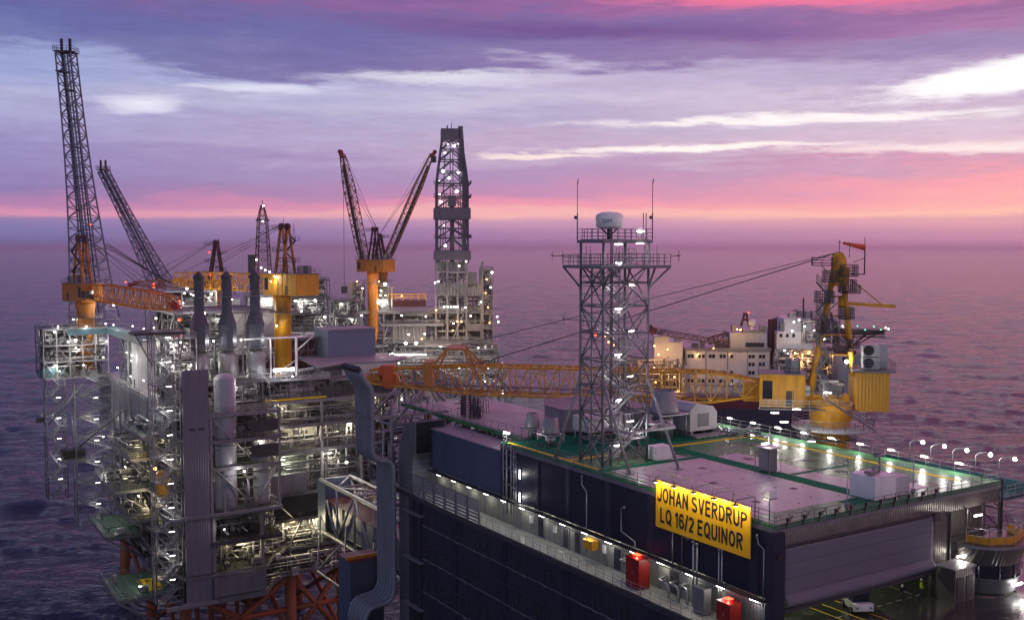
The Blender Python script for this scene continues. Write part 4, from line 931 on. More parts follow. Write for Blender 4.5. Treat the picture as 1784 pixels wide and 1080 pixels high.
    for q in (((1.0, -3.5), (7.4, -3.5)), ((7.4, -3.5), (9.3, .3)), ((1.0, -3.5), (.1, 0)), ((9.3, .3), (6.3, .3)), ((3.5, -3.5), (9.3, .3)), ((7.4, -3.5), (6.3, .3))): mb.beam((*q[0], 4.2), (*q[1], 4.2), .2, .25)
    mb.build('outrigger_frame', t)
    # radome
    d = thing('radome', 'white drum radome with dark blue lettering on top of the radio tower', 'radome', LQ, (4.6, 29.6, 25.0))
    MB(WHITE).lathe((0, 0, 1.35), [(.3, -.15), (1.35, 0), (1.52, .12), (1.56, 1.2), (1.42, 1.5), (.9, 1.72), (.02, 1.8)], 32).build('dome', d)
    mb = MB(DSTEEL); mb.tube((0, 0, 0), (0, 0, 1.3), .28, 10)
    for k in range(6): a = k * math.pi / 3; mb.tube((.25 * math.cos(a), .25 * math.sin(a), .6), (1.1 * math.cos(a), 1.1 * math.sin(a), 1.35), .06, 5)
    mb.build('pedestal', d)
    blue = mat('lettering_blue', (.02, .12, .28), .5)
    me = text_mesh('lettering', 'SSIM', .62, blue, .01)
    rr = 1.575; a0 = math.atan2(LQ.o.y + 25, 20) if 0 else None
    # wrap the lettering round the drum; it faces -y/-x (towards the near left)
    for v in me.vertices:
        a = R(222) + v.co.x / rr; zz = v.co.y; r_ = rr + v.co.z; v.co = (r_ * math.cos(a), r_ * math.sin(a), 2.05 + zz)
    o = bpy.data.objects.new('lettering', me); C.objects.link(o); o.parent = d
radio_tower()
flood(LQ, (3.4, 30.5, 14.4), 'small warm red warning lamp inside the middle of the radio tower', 20, .3, 'r', post=0)

# ducts at the far left end of the building
def ducts():
    t = thing('elbow_duct', 'fat ribbed round-cornered exhaust duct rising and bending into the end of the blue enclosure', 'duct', LQ, (0, 0, 0))
    mb = MB(DUCT); # square section 3.4 x 3.6, vertical then quarter turn towards -y
    x0, x1 = -2.3, 2.2; yc, zc = 64.2, -5.5; ri, ro = 1.1, 5.5
    n = 9
    prof = [(yc + (ri if 0 else 0), 0)]
    def ring(cy_in, cz_in, cy_out, cz_out): return [(x0, cy_in, cz_in), (x1, cy_in, cz_in), (x1, cy_out, cz_out), (x0, cy_out, cz_out)]
    rings = []
    for k in range(20): z = -46 + k * (40.4 / 19); rings.append(ring(yc + ri, z, yc + ro, z))
    for k in range(n + 1): a = R(90 * k / n); rings.append(ring(yc + ri * math.cos(a), zc + ri * math.sin(a), yc + ro * math.cos(a), zc + ro * math.sin(a)))
    i0 = len(mb.v)
    for r_ in rings: mb.v += r_
    for i in range(len(rings) - 1):
        for k in range(4): mb.face((i0 + i * 4 + k, i0 + i * 4 + (k + 1) % 4, i0 + (i + 1) * 4 + (k + 1) % 4, i0 + (i + 1) * 4 + k))
    mb.build('body', t)
    mb = MB(STEEL)
    def ribr(r_, g=.08):
        c = sum((Vector(q) for q in r_), Vector()) / 4
        q = [c + (Vector(p) - c) * 1.035 for p in r_]
        for k in range(4): mb.beam(q[k], q[(k + 1) % 4], .07, .07)
    for k in range(n + 1): ribr(rings[20 + k])
    for k in range(60): z = -45 + k * .66; ribr(ring(yc + ri, z, yc + ro, z))
    mb.build('rib', t)
    # tube bank
    t = thing('exhaust_pipe_bank', 'bank of six parallel blue-grey exhaust pipes cranked twice and ending in dark open mouths', 'exhaust pipes', LQ, (0, 0, 0))
    for i in range(6):
        y = 66.9 + i * .98; mb = MB(DUCT)
        def bend(p, c, q, n=5):
            p, c, q = Vector(p), Vector(c), Vector(q); return [p.lerp(c, k / n).lerp(c.lerp(q, k / n), k / n) for k in range(n + 1)]
        X0, X1, X2 = -7.7, -4.5, -4.5
        pts = [Vector((X0 - 1.9, y, 7.4)), Vector((X0 - .9, y, 5.8))] + bend((X0 - .3, y, 5.0), (X0, y, 4.5), (X0, y, 3.6)) + bend((X0, y, -3.4), (X0, y, -5.2), (X0 + 1.6, y, -5.4)) + bend((X1 - 1.2, y, -5.5), (X1, y, -5.6), (X1, y, -7.2)) + \
            bend((X2, y, -23.3), (X2, y, -25.4), (X2 - 1.6, y, -25.6)) + bend((X2 - 2.8, y, -25.7), (X2 - 4.4, y, -25.8), (X2 - 4.6, y, -28)) + [Vector((X2 - 4.6, y, -46))]
        mb.path(pts, .36, 10)
        for q_ in (7, 14, 22, 27): mb.tube(pts[q_] - (pts[q_] - pts[q_ - 1]).normalized() * .1, pts[q_] + (pts[q_] - pts[q_ - 1]).normalized() * .1, .43, 10)
        p_ = mb.build('exhaust_pipe', t)
        MB(BLACK).tube(pts[0], pts[0] + (pts[0] - pts[1]).normalized() * .5, .47, 10, .40).build('mouth', p_)
    mb = MB(STEEL); mb.box(-8.1, 66.2, .6, -6.8, 72.6, .9); mb.beam((-7, 66.5, .75), (4, 66.5, .75), .3); mb.build('clamp', t)
    # grating ledges on the shaft
    for i, z in enumerate((-12.5, -19, -25.6, -32)):
        one('shaft_ledge', f'thin pale ledge between the ribbed duct and the window facade, {nth(i)} from the top', 'ledge', MB(LSTEEL).box(-3.4, 61.2, 0, -2.4, 66.5, .12), LQ, (0, 0, z), 0, 'ledges on the duct shaft')
    t = thing('duct_shaft_frame', 'dark vertical frame with pipes between the ribbed duct and the window facade', 'frame', LQ, (0, 0, 0))
    mb = MB(DSTEEL)
    for y in (62.6, 64.8): mb.beam((-2.7, y, -46), (-2.7, y, -9), .2)
    for k in range(8): mb.beam((-2.7, 62.6, -44 + k * 4.5), (-2.7, 64.8, -44 + k * 4.5), .12)
    mb.build('frame', t)
    for y in (63.2, 63.7, 64.2): MB(STEEL).tube((-2.4, y, -46), (-2.4, y, -10), .12, 6).build('pipe', t)
    # blue equipment container far below
    t = thing('blue_module', 'blue-grey module with a rusty flat roof and an orange beam below the pipe bank', 'module', LQ, (-8.4, 73.2, -46))
    MB(BLUEBOX).box(0, 0, 0, 5.2, 4.5, 24.9).build('body', t); MB(MAROON).box(-.1, -.1, 24.9, 5.3, 4.6, 25.1).build('roof', t); MB(ORG).box(-.3, .6, 25.11, 5.6, 1.1, 25.6).build('beam', t)
ducts()

# people and tow vehicle on the hangar deck
def person(p, rz, label, top=HIVIS, pose='stand', helmet=HELM):
    t = thing('person', label, 'person', LQ, p, rz)
    s = 1.0
    ed = {'stand': dict(hip=.95, kn=.5, kx=0, an=.06)}
    bm_v = [(0, 0, .95), (0, 0, 1.2), (0, 0, 1.42), (0, 0, 1.52), (0, 0, 1.63), (0, 0, 1.76),
            (.09, 0, .9), (.10, .0, .5), (.11, .02, .06), (.11, -.14, .03),
            (-.09, 0, .9), (-.10, .02, .5), (-.12, .06, .06), (-.12, -.1, .03),
            (.2, 0, 1.42), (.26, .02, 1.14), (.24, -.14, .92), (.23, -.2, .84),
            (-.2, 0, 1.42), (-.26, .02, 1.14), (-.24, -.14, .92), (-.23, -.2, .84)]
    if pose == 'crouch':
        bm_v = [(0, .1, .55), (0, .02, .78), (0, -.08, .98), (0, -.12, 1.06), (0, -.16, 1.16), (0, -.18, 1.28),
                (.1, .08, .5), (.14, -.3, .48), (.12, -.1, .06), (.12, -.28, .03), (-.1, .08, .5), (-.14, -.2, .3), (-.12, .15, .06), (-.12, .0, .03),
                (.2, -.08, .98), (.25, -.2, .74), (.18, -.42, .66), (.17, -.5, .64), (-.2, -.08, .98), (-.25, -.2, .74), (-.18, -.42, .6), (-.17, -.5, .58)]
    e = [(0, 1), (1, 2), (2, 3), (3, 4), (4, 5), (0, 6), (6, 7), (7, 8), (8, 9), (0, 10), (10, 11), (11, 12), (12, 13), (2, 14), (14, 15), (15, 16), (16, 17), (2, 18), (18, 19), (19, 20), (20, 21)]
    rad = [.16, .15, .15, .06, .095, .085, .1, .07, .05, .04, .1, .07, .05, .04, .075, .055, .045, .04, .075, .055, .045, .04]
    me = bpy.data.meshes.new('body'); me.from_pydata(bm_v, e, []); o = bpy.data.objects.new('body', me); C.objects.link(o)
    o.modifiers.new('s', 'SKIN')
    for i, r_ in enumerate(rad): me.skin_vertices[0].data[i].radius = (r_, r_ * .8)
    me.skin_vertices[0].data[0].use_root = True
    sd = o.modifiers.new('d', 'SUBSURF'); sd.levels = sd.render_levels = 1
    bpy.context.view_layer.update(); m2 = bpy.data.meshes.new_from_object(o.evaluated_get(bpy.context.evaluated_depsgraph_get())); bpy.data.objects.remove(o)
    m2.materials.clear()
    for mm in (TROUS, top, SKIN): m2.materials.append(mm)
    hz = bm_v[0][2]; nz = bm_v[3][2]
    for pl in m2.polygons:
        z = pl.center.z; x = abs(pl.center.x); far = (pl.center - Vector(bm_v[17])).length < .09 or (pl.center - Vector(bm_v[21])).length < .09
        pl.material_index = 2 if (z > nz - .01 and x < .13) or far else (1 if z > hz - .03 or (x > .19 and z > hz - .15) else 0); pl.use_smooth = True
    b = bpy.data.objects.new('body', m2); C.objects.link(b); b.parent = t
    h = bm_v[5]; MB(helmet).lathe((h[0], h[1], h[2] - .06), [(.135, 0), (.13, .02), (.115, .09), (.07, .14), (.01, .155)], 12).build('helmet', t)
    return t
person((21.3, .6, -10.3), 0.3, 'person in yellow jacket and dark trousers standing right of the hangar opening')
person((19.5, 1.5, -10.3), -0.6, 'person in dark clothes and a white helmet crouching left of the rightmost worker', TROUS, 'crouch')
person((15.7, 4.4, -10.3), 0.1, 'person in a yellow jacket standing beside the tow vehicle under the half-lowered door')
person((17.9, 6.0, -10.3), 0.5, 'person in dark clothes standing deep inside the hangar behind the others', TROUS)
def tug():
    t = thing('tow_vehicle', 'small white tow vehicle with a dark blue top parked under the half-lowered hangar door', 'vehicle', LQ, (13.0, 1.5, -10.3), R(-28))
    mb = MB(WHITE); mb.prism([(-.95, -1.5), (.95, -1.5), (.95, 1.6), (-.95, 1.6)], .35, 1.05); mb.box(-.85, -1.62, .45, .85, -1.5, .9); mb.build('body', t)
    mb = MB(mat('dark_blue_paint', (.01, .02, .09), .4)); mb.box(-.9, -1.0, 1.05, .9, 1.3, 1.2); mb.box(-.85, -.9, 1.75, .85, .9, 1.85)
    for x in (-.82, .82):
        for y in (-.85, .85): mb.tube((x, y, 1.2), (x * .95, y * .95, 1.78), .04, 5)
    mb.build('canopy', t)
    for x in (-.98, .98):
        for y in (-.95, 1.0): w = MB(BLACK).tube((x - .1, y, .33), (x + .1, y, .33), .33, 14).build('wheel', t); MB(LSTEEL).tube((x - .12, y, .33), (x + .12, y, .33), .16, 10).build('rim', w)
    for x in (-.65, .65): MB(LSTEEL).cbox(x, -1.64, .72, .25, .06, .16).build('headlight', t)
    MB(GLASS).box(-.8, -.86, 1.2, .8, -.82, 1.7).build('windscreen', t)
tug()

# ================================================================ generic offshore modules and cranes
def pipework(mb, x0, y0, z0, x1, y1, z1, n, rnd, rmin=.08, rmax=.28):
    """a tangle of straight and cranked pipes, valves and small boxes inside a box"""
    for i in range(int(n * 1.5)):
        r = rmin * .8 + (rmax - rmin) * rnd.random() ** 2; k = rnd.random(); mb.use(rnd.choice((LSTEEL, GALV, STEEL, STEEL, DSTEEL, PALE)))
        x, y, z = rnd.uniform(x0, x1), rnd.uniform(y0, y1), rnd.uniform(z0, z1)
        if k < .34:
            a = rnd.uniform(x0, x); b = rnd.uniform(x, x1); pts = [(a, y, z), (b, y, z)]
            if rnd.random() < .6: pts.append((b, y, rnd.uniform(z0, z1)))
            if rnd.random() < .4: pts.insert(0, (a, y, rnd.uniform(z0, z1)))
        elif k < .6:
            a = rnd.uniform(y0, y); b = rnd.uniform(y, y1); pts = [(x, a, z), (x, b, z)]
            if rnd.random() < .6: pts.append((x, b, rnd.uniform(z0, z1)))
        elif k < .86: pts = [(x, y, z0), (x, y, z), (min(x1, x + rnd.uniform(.3, 2)), y, z)]
        else:
            mb.cbox(x, y, z0 + .7, rnd.uniform(.5, 2), rnd.uniform(.5, 1.5), rnd.uniform(.8, 1.8)); continue
        for a, b in zip(pts[:-1], pts[1:]): mb.tube(a, b, r, 6)
        if rnd.random() < .4: c = pts[1]; mb.tube((c[0], c[1], c[2] - .15), (c[0], c[1], c[2] + .15), r * 1.8, 8)
def module(fr, p, sx, sy, sz, levels, label, seed=1, dens=26, fm=STEEL, group=None, name='process_module', walls=(), vessels=2, lamps=1, lsize=.35, lpow=500, nx=None, ny=None, cat='process module', brace=True, rails=True, rr=.05, deckm=None, pr=(.08, .28)):
    t = thing(name, label, cat, fr, p, 0, group); rnd = random.Random(seed); h = sz / levels; dens = int(dens * 1.5)
    f = MB(fm); nx = nx or max(1, round(sx / 4.6)); ny = ny or max(1, round(sy / 6))
    xs = [sx * i / nx for i in range(nx + 1)]; ys = [sy * i / ny for i in range(ny + 1)]
    for i, x in enumerate(xs):
        for j, y in enumerate(ys):
            if i in (0, nx) or j in (0, ny): f.beam((x, y, 0), (x, y, sz), .26)
    for l in range(levels + 1):
        z = l * h
        for y in (0, sy): f.beam((0, y, z), (sx, y, z), .2, .34)
        for x in (0, sx): f.beam((x, 0, z), (x, sy, z), .2, .34)
    if brace:
        for l in range(levels):
            for i in range(nx):
                a, b = (xs[i], xs[i + 1]) if (i + l) % 2 else (xs[i + 1], xs[i]); f.tube((a, 0, l * h), (b, 0, (l + 1) * h), .085, 5)
            for j in range(ny):
                a, b = (ys[j], ys[j + 1]) if (j + l) % 2 else (ys[j + 1], ys[j]); f.tube((0, a, l * h), (0, b, (l + 1) * h), .085, 5)
    f.build('frame', t)
    for l in range(levels):
        MB(deckm or DSTEEL).box(.1, .1, l * h - .12, sx - .1, sy - .1, l * h).build('deck', t)
        pw = MB(STEEL); pipework(pw, .5, .5, l * h + .2, sx - .5, sy - .5, (l + 1) * h - .4, dens, rnd, *pr); pw.build('pipework', t)
        if rails:
            r = MB(LSTEEL); rail_mb(r, [(-.1, -.1, l * h), (sx + .1, -.1, l * h)], 1.1, 2, rr); rail_mb(r, [(-.1, -.1, l * h), (-.1, sy, l * h)], 1.1, 2, rr); r.build('handrail', t)
    if rails: r = MB(LSTEEL); rail_mb(r, [(0, 0, sz), (sx, 0, sz), (sx, sy, sz), (0, sy, sz)], 1.1, 2.2, rr, 2, True); r.build('handrail', t)
    MB(deckm or DSTEEL).box(.1, .1, sz - .12, sx - .1, sy - .1, sz).build('deck', t)
    for i in range(vessels):
        v = MB(rnd.choice((LSTEEL, PALE, WHITE, STEEL))); l = rnd.randrange(levels); r_ = min(h * .33, rnd.uniform(.8, 1.5)); y = rnd.uniform(.2 * sy, .5 * sy); x = rnd.uniform(.1 * sx, .5 * sx)
        if rnd.random() < .5: v.tube((x, y, l * h + r_ + .4), (x + min(sx * .45, 6), y, l * h + r_ + .4), r_, 14)
        else: v.lathe((x + r_, y, l * h), [(r_ * .6, .2), (r_, .6), (r_, h * .75), (r_ * .6, h * .88), (.05, h * .93)], 16)
        v.build('vessel', t)
    MB(DSTEEL).box(.4, sy * .62, .05, sx - .4, sy * .62 + .2, sz - .3).build('backing_wall', t)  # dark backing panel added to make the open module look denser and darker inside
    for (ax, v0, v1, l, m_) in walls:   # ('x', from, to, level, material) on the front face, 'y' on the left face
        w = MB(m_)
        if ax == 'x': w.box(v0, .3, l * h, v1, .5, (l + 1) * h - .4)
        else: w.box(.3, v0, l * h, .5, v1, (l + 1) * h - .4)
        w.build('wall_panel', t)
    for i in range(lamps):
        x, l = sx * (i + .5) / lamps, rnd.randrange(levels)
        o = MB(L_WHITE).ball((0, 0, 0), lsize * .5, 5).use(DSTEEL).cbox(0, 0, lsize * .6, lsize, lsize, lsize * .3).build('lamp', t); o.location = (x, rnd.uniform(-.3, 1.2), (l + .82) * h); plight(o, lpow, (1, .93, .8), lsize, (0, -.5, -.5))
    return t
def crane(p, ang, label, ped_h=14, ped_r=2.1, boom=36, luff=2, mast=14, house=(9, 5, 4.2), bw=(2.6, 2.6), m_ped=YEL, m_house=YEL, m_boom=ORG, cone=0, tipm=RED, rb=.12, wires=True, house_off=-1.5, hook=None, name='pedestal_crane', mastm=None, nseg=14, stair=True, boomz=1.6, group=None, rootx=3.0, taper=.45, front=1.6):
    fr = Frame(p[0], p[1], p[2], ang); t = thing(name, label, 'crane', fr, (0, 0, 0), 0, group); mastm = mastm or m_ped
    mb = MB(m_ped)
    prof = [(ped_r, 0), (ped_r, ped_h - 2.2), (ped_r * 1.12, ped_h - 1.4), (ped_r * 1.12, ped_h)]
    if cone: prof = [(.2, -cone), (ped_r * .55, -cone * .75), (ped_r * .9, -cone * .35)] + prof
    mb.lathe((0, 0, 0), prof, 26); mb.build('pedestal', t)
    mb = MB(STEEL); R_ = ped_r * 1.9; mb.lathe((0, 0, ped_h - 4.2), [(ped_r, 0), (R_, .02), (R_, .15), (ped_r, .17)], 24)
    rail_mb(mb, [(R_ * math.cos(k * math.pi / 8), R_ * math.sin(k * math.pi / 8), ped_h - 4.1) for k in range(16)], 1.1, 2, .045, 2, True); mb.build('ring_platform', t)
    L_, W_, H_ = house; z = ped_h
    hb = MB(m_house); hb.box(house_off - L_ * .55, -W_ / 2, z, house_off + L_ * .45, W_ / 2, z + H_); h = hb.build('machinery_house', t)
    for s_ in (-1, 1):
        y_ = s_ * (W_ / 2 + .02); xa = house_off + L_ * .45
        MB(GLASS).box(xa - 1.7, min(y_, y_ - s_ * .04), z + H_ * .25, xa - .4, max(y_, y_ - s_ * .04), z + H_ * .8).build('window', h)
        MB(DSTEEL).box(house_off - L_ * .3, min(y_, y_ - s_ * .04), z + .2, house_off - L_ * .3 + 1.0, max(y_, y_ - s_ * .04), z + 2.3).build('door', h)
        for k_ in range(1, int(L_ / 1.6)): xx = house_off - L_ * .55 + k_ * 1.6; MB(m_house).box(xx, min(y_, y_ + s_ * .05), z + .1, xx + .1, max(y_, y_ + s_ * .05), z + H_ - .1).build('stiffener', h)
    mb = MB(STEEL); x0, x1 = house_off - L_ * .55, house_off + L_ * .45; zt = z + H_
    mb.box(x0 - .3, -W_ / 2 - .3, zt, x1 + .3, W_ / 2 + .3, zt + .12); rail_mb(mb, [(x0 - .2, -W_ / 2 - .2, zt + .1), (x1 + .2, -W_ / 2 - .2, zt + .1), (x1 + .2, W_ / 2 + .2, zt + .1), (x0 - .2, W_ / 2 + .2, zt + .1)], 1.1, 1.8, .04, 2, True); mb.build('roof_walkway', h)
    mb = MB(LSTEEL)
    for i, (x, y) in enumerate(((x0 + 1, -1.2), (x0 + 2.2, -1.2), (x0 + 1.4, 1.0))): mb.cbox(x, y, zt + 1.0, .9, 1.1, 1.8)
    mb.use(BLACK)
    mb.tube((x0 + 1, -1.8, zt + 1.1), (x0 + 1, -1.76, zt + 1.1), .4, 12); mb.build('cooler', h)
    c = MB(m_house); cx_ = house_off + L_ * .45; c.box(cx_, -W_ / 2 - .3, z + .3, cx_ + 2.2, -W_ / 2 + 1.9, z + 3.0); cb = c.build('cab', t)
    MB(GLASS).box(cx_ + 2.2, -W_ / 2 - .2, z + .9, cx_ + 2.24, -W_ / 2 + 1.8, z + 2.8).box(cx_ + .3, -W_ / 2 - .34, z + 1.0, cx_ + 2.1, -W_ / 2 - .3, z + 2.8).build('cab_window', cb)
    # mast: two raked legs pairs meeting at the head
    top = Vector((-1.2, 0, zt + mast)); mb = MB(mastm)
    for s in (-1, 1):
        mb.tube((front, s * 1.3, z + H_ * .2), (-.8, s * .9, zt + mast), .42, 8, .34); mb.tube((-3.2, s * 1.2, zt), (-1.5, s * .9, zt + mast), .36, 8, .3)
    for k in range(1, 6):
        f = k / 6; zz = zt + mast * f; mb.tube((1.2 - 2 * f, -1.2, zz), (1.2 - 2 * f, 1.2, zz), .14, 5); mb.tube((1.2 - 2 * f, 0, zz), (-3.1 + 1.6 * f, 0, zz), .12, 5)
    mb.use(MAROON if mastm is not YEL else YEL)
    for s in (-1, 1): mb.tube((-1.1, s * .9 - .35, zt + mast), (-1.1, s * .9 + .35, zt + mast), .8, 12)
    ms = mb.build('mast', t)
    mb = MB(DSTEEL)
    for k in range(1, 5):
        zz = zt + mast * k / 4.3; s = 1 if k % 2 else -1; x = -2.6 if k % 2 else 1.0
        mb.box(x - 1.3, -2.0, zz, x + 1.3, 2.0, zz + .08); rail_mb(mb, [(x - 1.3, -2, zz), (x + 1.3, -2, zz), (x + 1.3, 2, zz), (x - 1.3, 2, zz)], 1.1, 1.3, .04, 3, True)
        if k < 4 and stair: mb.beam((x, -1.9, zz), ((1.0 if k % 2 else -2.6), -1.9, zt + mast * (k + 1) / 4.3), .5, .1)
    mb.tube((-2.4, 1.4, zt + mast), (-2.4, 1.4, zt + mast + 2), .05, 4); mb.build('service_platform', ms)
    # boom
    a = Vector((rootx, 0, z + boomz)); d = Vector((math.cos(R(luff)), 0, math.sin(R(luff)))); b = a + d * boom
    w0, h0 = bw
    def tp(q):
        e = min(1, q / .24 + .5) * (1 if q < .72 else 1 - (q - .72) / .28 * (1 - taper)); return w0 * e, h0 * e
    mb = MB(m_boom); lattice(mb, a, b, w0, w0, nseg, rb, rb * .55, upv=(-d.z, 0, d.x), tapers=tp); bo = mb.build('boom', t)
    mb = MB(tipm); up = Vector((-d.z, 0, d.x))
    for s in (-1, 1): mb.beam(b + Vector((0, s * .6, 0)) - d * 1.5, b + Vector((0, s * .6, 0)) + d * 1.6 - up * .8, .35, 1.1)
    mb.tube(b + Vector((0, -.7, 0)) + d * 1.2 - up * .6, b + Vector((0, .7, 0)) + d * 1.2 - up * .6, .7, 12); tp_ = mb.build('boom_tip', t)
    mb = MB(DSTEEL); q = a.lerp(b, .04); lw = a.lerp(b, .9); mb.beam(q - up * (h0 * .32), lw - up * (h0 * .2), w0 * .45, .06); mb.build('boom_walkway', bo)
    if wires:
        mb = MB(ROPE)
        for s, f in ((-.8, .72), (.8, .72), (-.3, .95)): mb.tube(Vector((-1.1, s, zt + mast + .7)), a.lerp(b, f) + up * (h0 * .5) + Vector((0, s, 0)), .06 if boom > 20 else .05, 4)
        mb.build('luffing_wire', t)
    if hook:
        k = b + d * 1.4; mb = MB(ROPE); mb.tube(k, (k.x, k.y, k.z - hook), .07, 4); mb.use(DSTEEL).cbox(k.x, k.y, k.z - hook - 1.2, 1.8, 1.8, 2.4); mb.build('hook_block', t)
    return t

# ================================================================ processing platform (left)
P1 = Frame(-65.2, 203, 0, 32)
def processing():
    t = thing('processing_platform', 'huge multi-deck steel processing platform topside on orange legs left of the dark block', 'platform', P1)
    poly = [(5.2, .3), (20, .3), (20, 10), (52, 10), (52, 86), (0, 86), (0, 8), (5.2, 8)]
    dk = [(56.6, LSTEEL), (51.2, STEEL), (45.6, STEEL), (36.2, STEEL), (30.4, DSTEEL)]
    for z, m_ in dk:
        mb = MB(DECKD); mb.prism(poly, z - .25, z); mb.use(m_)
        for a, b in zip(poly, poly[1:] + poly[:1]): mb.beam((*a, z - .4), (*b, z - .4), .3, .75)
        mb.build('deck', t)
    poly2 = [(5.2, .3), (16.5, .3), (20, 6), (24, 10), (38, 10), (44, 14), (44, 86), (2, 86), (-1, 24), (-1.5, 8), (0, .3)]
    for z in (18.8, 24.2):
        mb = MB(DECKD); mb.prism(poly2, z - .3, z); mb.use(STEEL)
        for a, b in zip(poly2, poly2[1:] + poly2[:1]): mb.beam((*a, z - .5), (*b, z - .5), .35, 1.2 if z < 20 else .6)
        mb.build('deck', t)
    # columns
    def col(x, y, z0, z1, w=.5): MB(LSTEEL).beam((x, y, z0), (x, y, z1), w).build('column', t)
    for x in (5.6, 19.8): col(x, .4, 36.2, 57)
    for x in (8.2,): col(x, .4, 36.2, 40)
    for x in (20.2, 33, 42.5, 52): col(x, 10.1, 24 if x < 40 else 36, 57)
    for y in (8.2, 24, 40, 56, 72, 86): col(.1, y, 24, 57, .6)
    for x in (6, 16): col(x, 1, 18.8, 36, .6)
    for x in (24, 31, 38): col(x, 11, 18.8, 30.4, .5)
    def br(a, b, w=.42, m_=LSTEEL): MB(m_).tube(a, b, w / 2, 8).build('brace', t)
    br((5.6, .4, 56), (14, .4, 46.4)); br((5.6, .4, 46), (14.5, .4, 36.8)); br((19.8, .4, 45.4), (14.5, .4, 36.8)); br((19.8, .4, 51), (14, .4, 46.4), .25); br((14, .4, 56.4), (17, .4, 52), .25)
    br((20.2, 10.1, 36.5), (26, 10.1, 30.5), .4, STEEL); br((44, 10.5, 43.5), (52, 10.5, 36.5), .4)
    for x0 in (21, 28): br((x0, 10.4, 30.2), (x0 + 5.5, 10.4, 24.6), .3, DSTEEL)
    br((22, 9.6, 19), (28, 9.6, 30), .5, DSTEEL); br((34, 9.8, 19), (30, 9.8, 30), .4, DSTEEL)
    for y0, y1 in ((8.2, 24), (24, 40), (40, 56), (56, 72)): br((0, y0, 45), (0, y1, 36.4), .4, STEEL); br((0, y1, 36), (0, y0, 24.5), .5, DSTEEL)
    # tall grey fire wall panels at the corner
    mb = MB(mat('fire_wall_sheet', (.16, .16, .205), .5, .1, .12, .3, corr=(0, .5, .05), streak=.3)); mb.box(0, 0, 36.4, 5.1, .35, 65.8); mb.box(.2, .3, 18.8, 5.3, .6, 36); mb.build('fire_wall', t)
    mb = MB(DSTEEL); mb.box(1.2, -.03, 53.6, 2.4, 0, 54.1); mb.box(3.0, -.03, 53.6, 4.2, 0, 54.1); mb.build('vent_slot', t)
    mb = MB(LSTEEL); mb.box(-2.6, -.5, 35.9, 20.0, -.05, 36.45); mb.beam((-2.6, -.3, 36.2), (-3.4, 5, 36.2), .5, .5); mb.build('ring_beam', t); MB(LSTEEL).box(-4, -.6, 18.1, 6.4, 0, 18.8).build('ring_beam', t)
    # inner walls
    mb = MB(DSTEEL); mb.box(4, 12, 18.8, 4.4, 85, 56); mb.box(3, 8, 45.7, 3.3, 85, 56.2); mb.build('backing_wall', t)
    wp = MB(WALLG)
    wp.box(20.6, 13.5, 45.6, 33, 13.8, 51); wp.box(20.6, 13.0, 51.3, 31, 13.3, 56.2); wp.box(21, 15, 36.3, 33, 15.3, 45.2); wp.box(34, 17, 36.3, 50, 17.2, 56.2); wp.build('backing_wall', t)
    mb = MB(DSTEEL); mb.box(4.5, 14, 18.8, 43, 14.4, 36); mb.box(6, 9, 36.2, 20, 9.3, 56); mb.box(50, 12, 36.4, 50.3, 84, 56); mb.build('backing_wall', t)
    for x, z, w, h in ((22.5, 47, 1.1, 2.2), (25.4, 47, .9, 2), (27.6, 46.9, 1.8, 2.6), (30, 47, .9, 2), (25.2, 52.4, 1.2, 2.4), (29, 52, 1, 2.2)): MB(DSTEEL).box(x, 12.85 if z > 50 else 13.3, z, x + w, 12.98 if z > 50 else 13.48, z + h).build('door', t)
    # side (left face) cladding strip below the weather deck
    mb = MB(mat('side_cladding', (.16, .16, .19), .5, .2, .2, .4, corr=(1, .8, .06), streak=.3)); mb.box(-.25, 10, 51.4, -.05, 45, 56); mb.box(-.2, 45, 45.6, -.05, 84, 56); mb.build('side_wall', t)
    mb = MB(LSTEEL)
    for y in (14, 22, 30, 38): MB(LSTEEL).beam((-.35, y, 50.5), (-.35, y, 56.6), .3).build('side_post', t)
    for y in (47, 53, 59, 66): MB(LSTEEL).beam((-.35, y, 24), (-.35, y, 56.6), .45).build('side_post', t)
    # equipment between the decks
    rnd = random.Random(11)
    for x0, y0, z0, x1, y1, z1, n in ((6, 1.5, 46.8, 19.5, 8, 51, 22), (6, 1.5, 52.2, 19.5, 8, 56, 22), (6, 2, 36.6, 19.5, 8.5, 45.4, 34), (21, 10.6, 51.5, 51, 13, 56, 26), (21, 10.6, 45.9, 51, 13.2, 51, 28), (21, 10.6, 36.6, 51, 14.5, 45, 70), (34, 11, 36.6, 51, 16, 56, 60),
                                      (5.5, 1, 30.6, 20, 13, 35.8, 40), (21, 10.6, 24.5, 40, 13.5, 30.2, 70), (5.5, 1, 24.4, 20, 13, 30, 46), (6, 4, 19, 40, 13.6, 23.8, 60), (.2, 9, 45.8, 3, 80, 51, 46), (.2, 9, 36.4, 3.8, 80, 45, 80), (.2, 9, 24.6, 3.8, 80, 36, 90), (-.8, 12, 19, 3.5, 60, 24, 40)):
        mb = MB(STEEL); pipework(mb, x0, y0, z0, x1, y1, z1, n, rnd, .07, .3); mb.build('pipework', t)
    # rails round the decks
    for z, pts in ((56.6, [(5.3, .3), (19.9, .3), (19.9, 10), (51.9, 10)]), (51.2, [(5.3, .3), (19.9, .3), (19.9, 10), (51.9, 10)]), (45.6, [(19.9, 10), (51.9, 10)]), (36.2, [(5.3, .3), (19.9, .3), (19.9, 10), (30, 10)]), (56.6, [(-.1, 10), (-.1, 84)]), (45.6, [(-.3, 10), (-.3, 84)]), (24.2, [(18, 8), (38, 10)])):
        mb = MB(LSTEEL if z > 50 else STEEL); rail_mb(mb, [(x, y, z) for x, y in pts], 1.2, 1.6, .05, 3); mb.build('handrail', t)
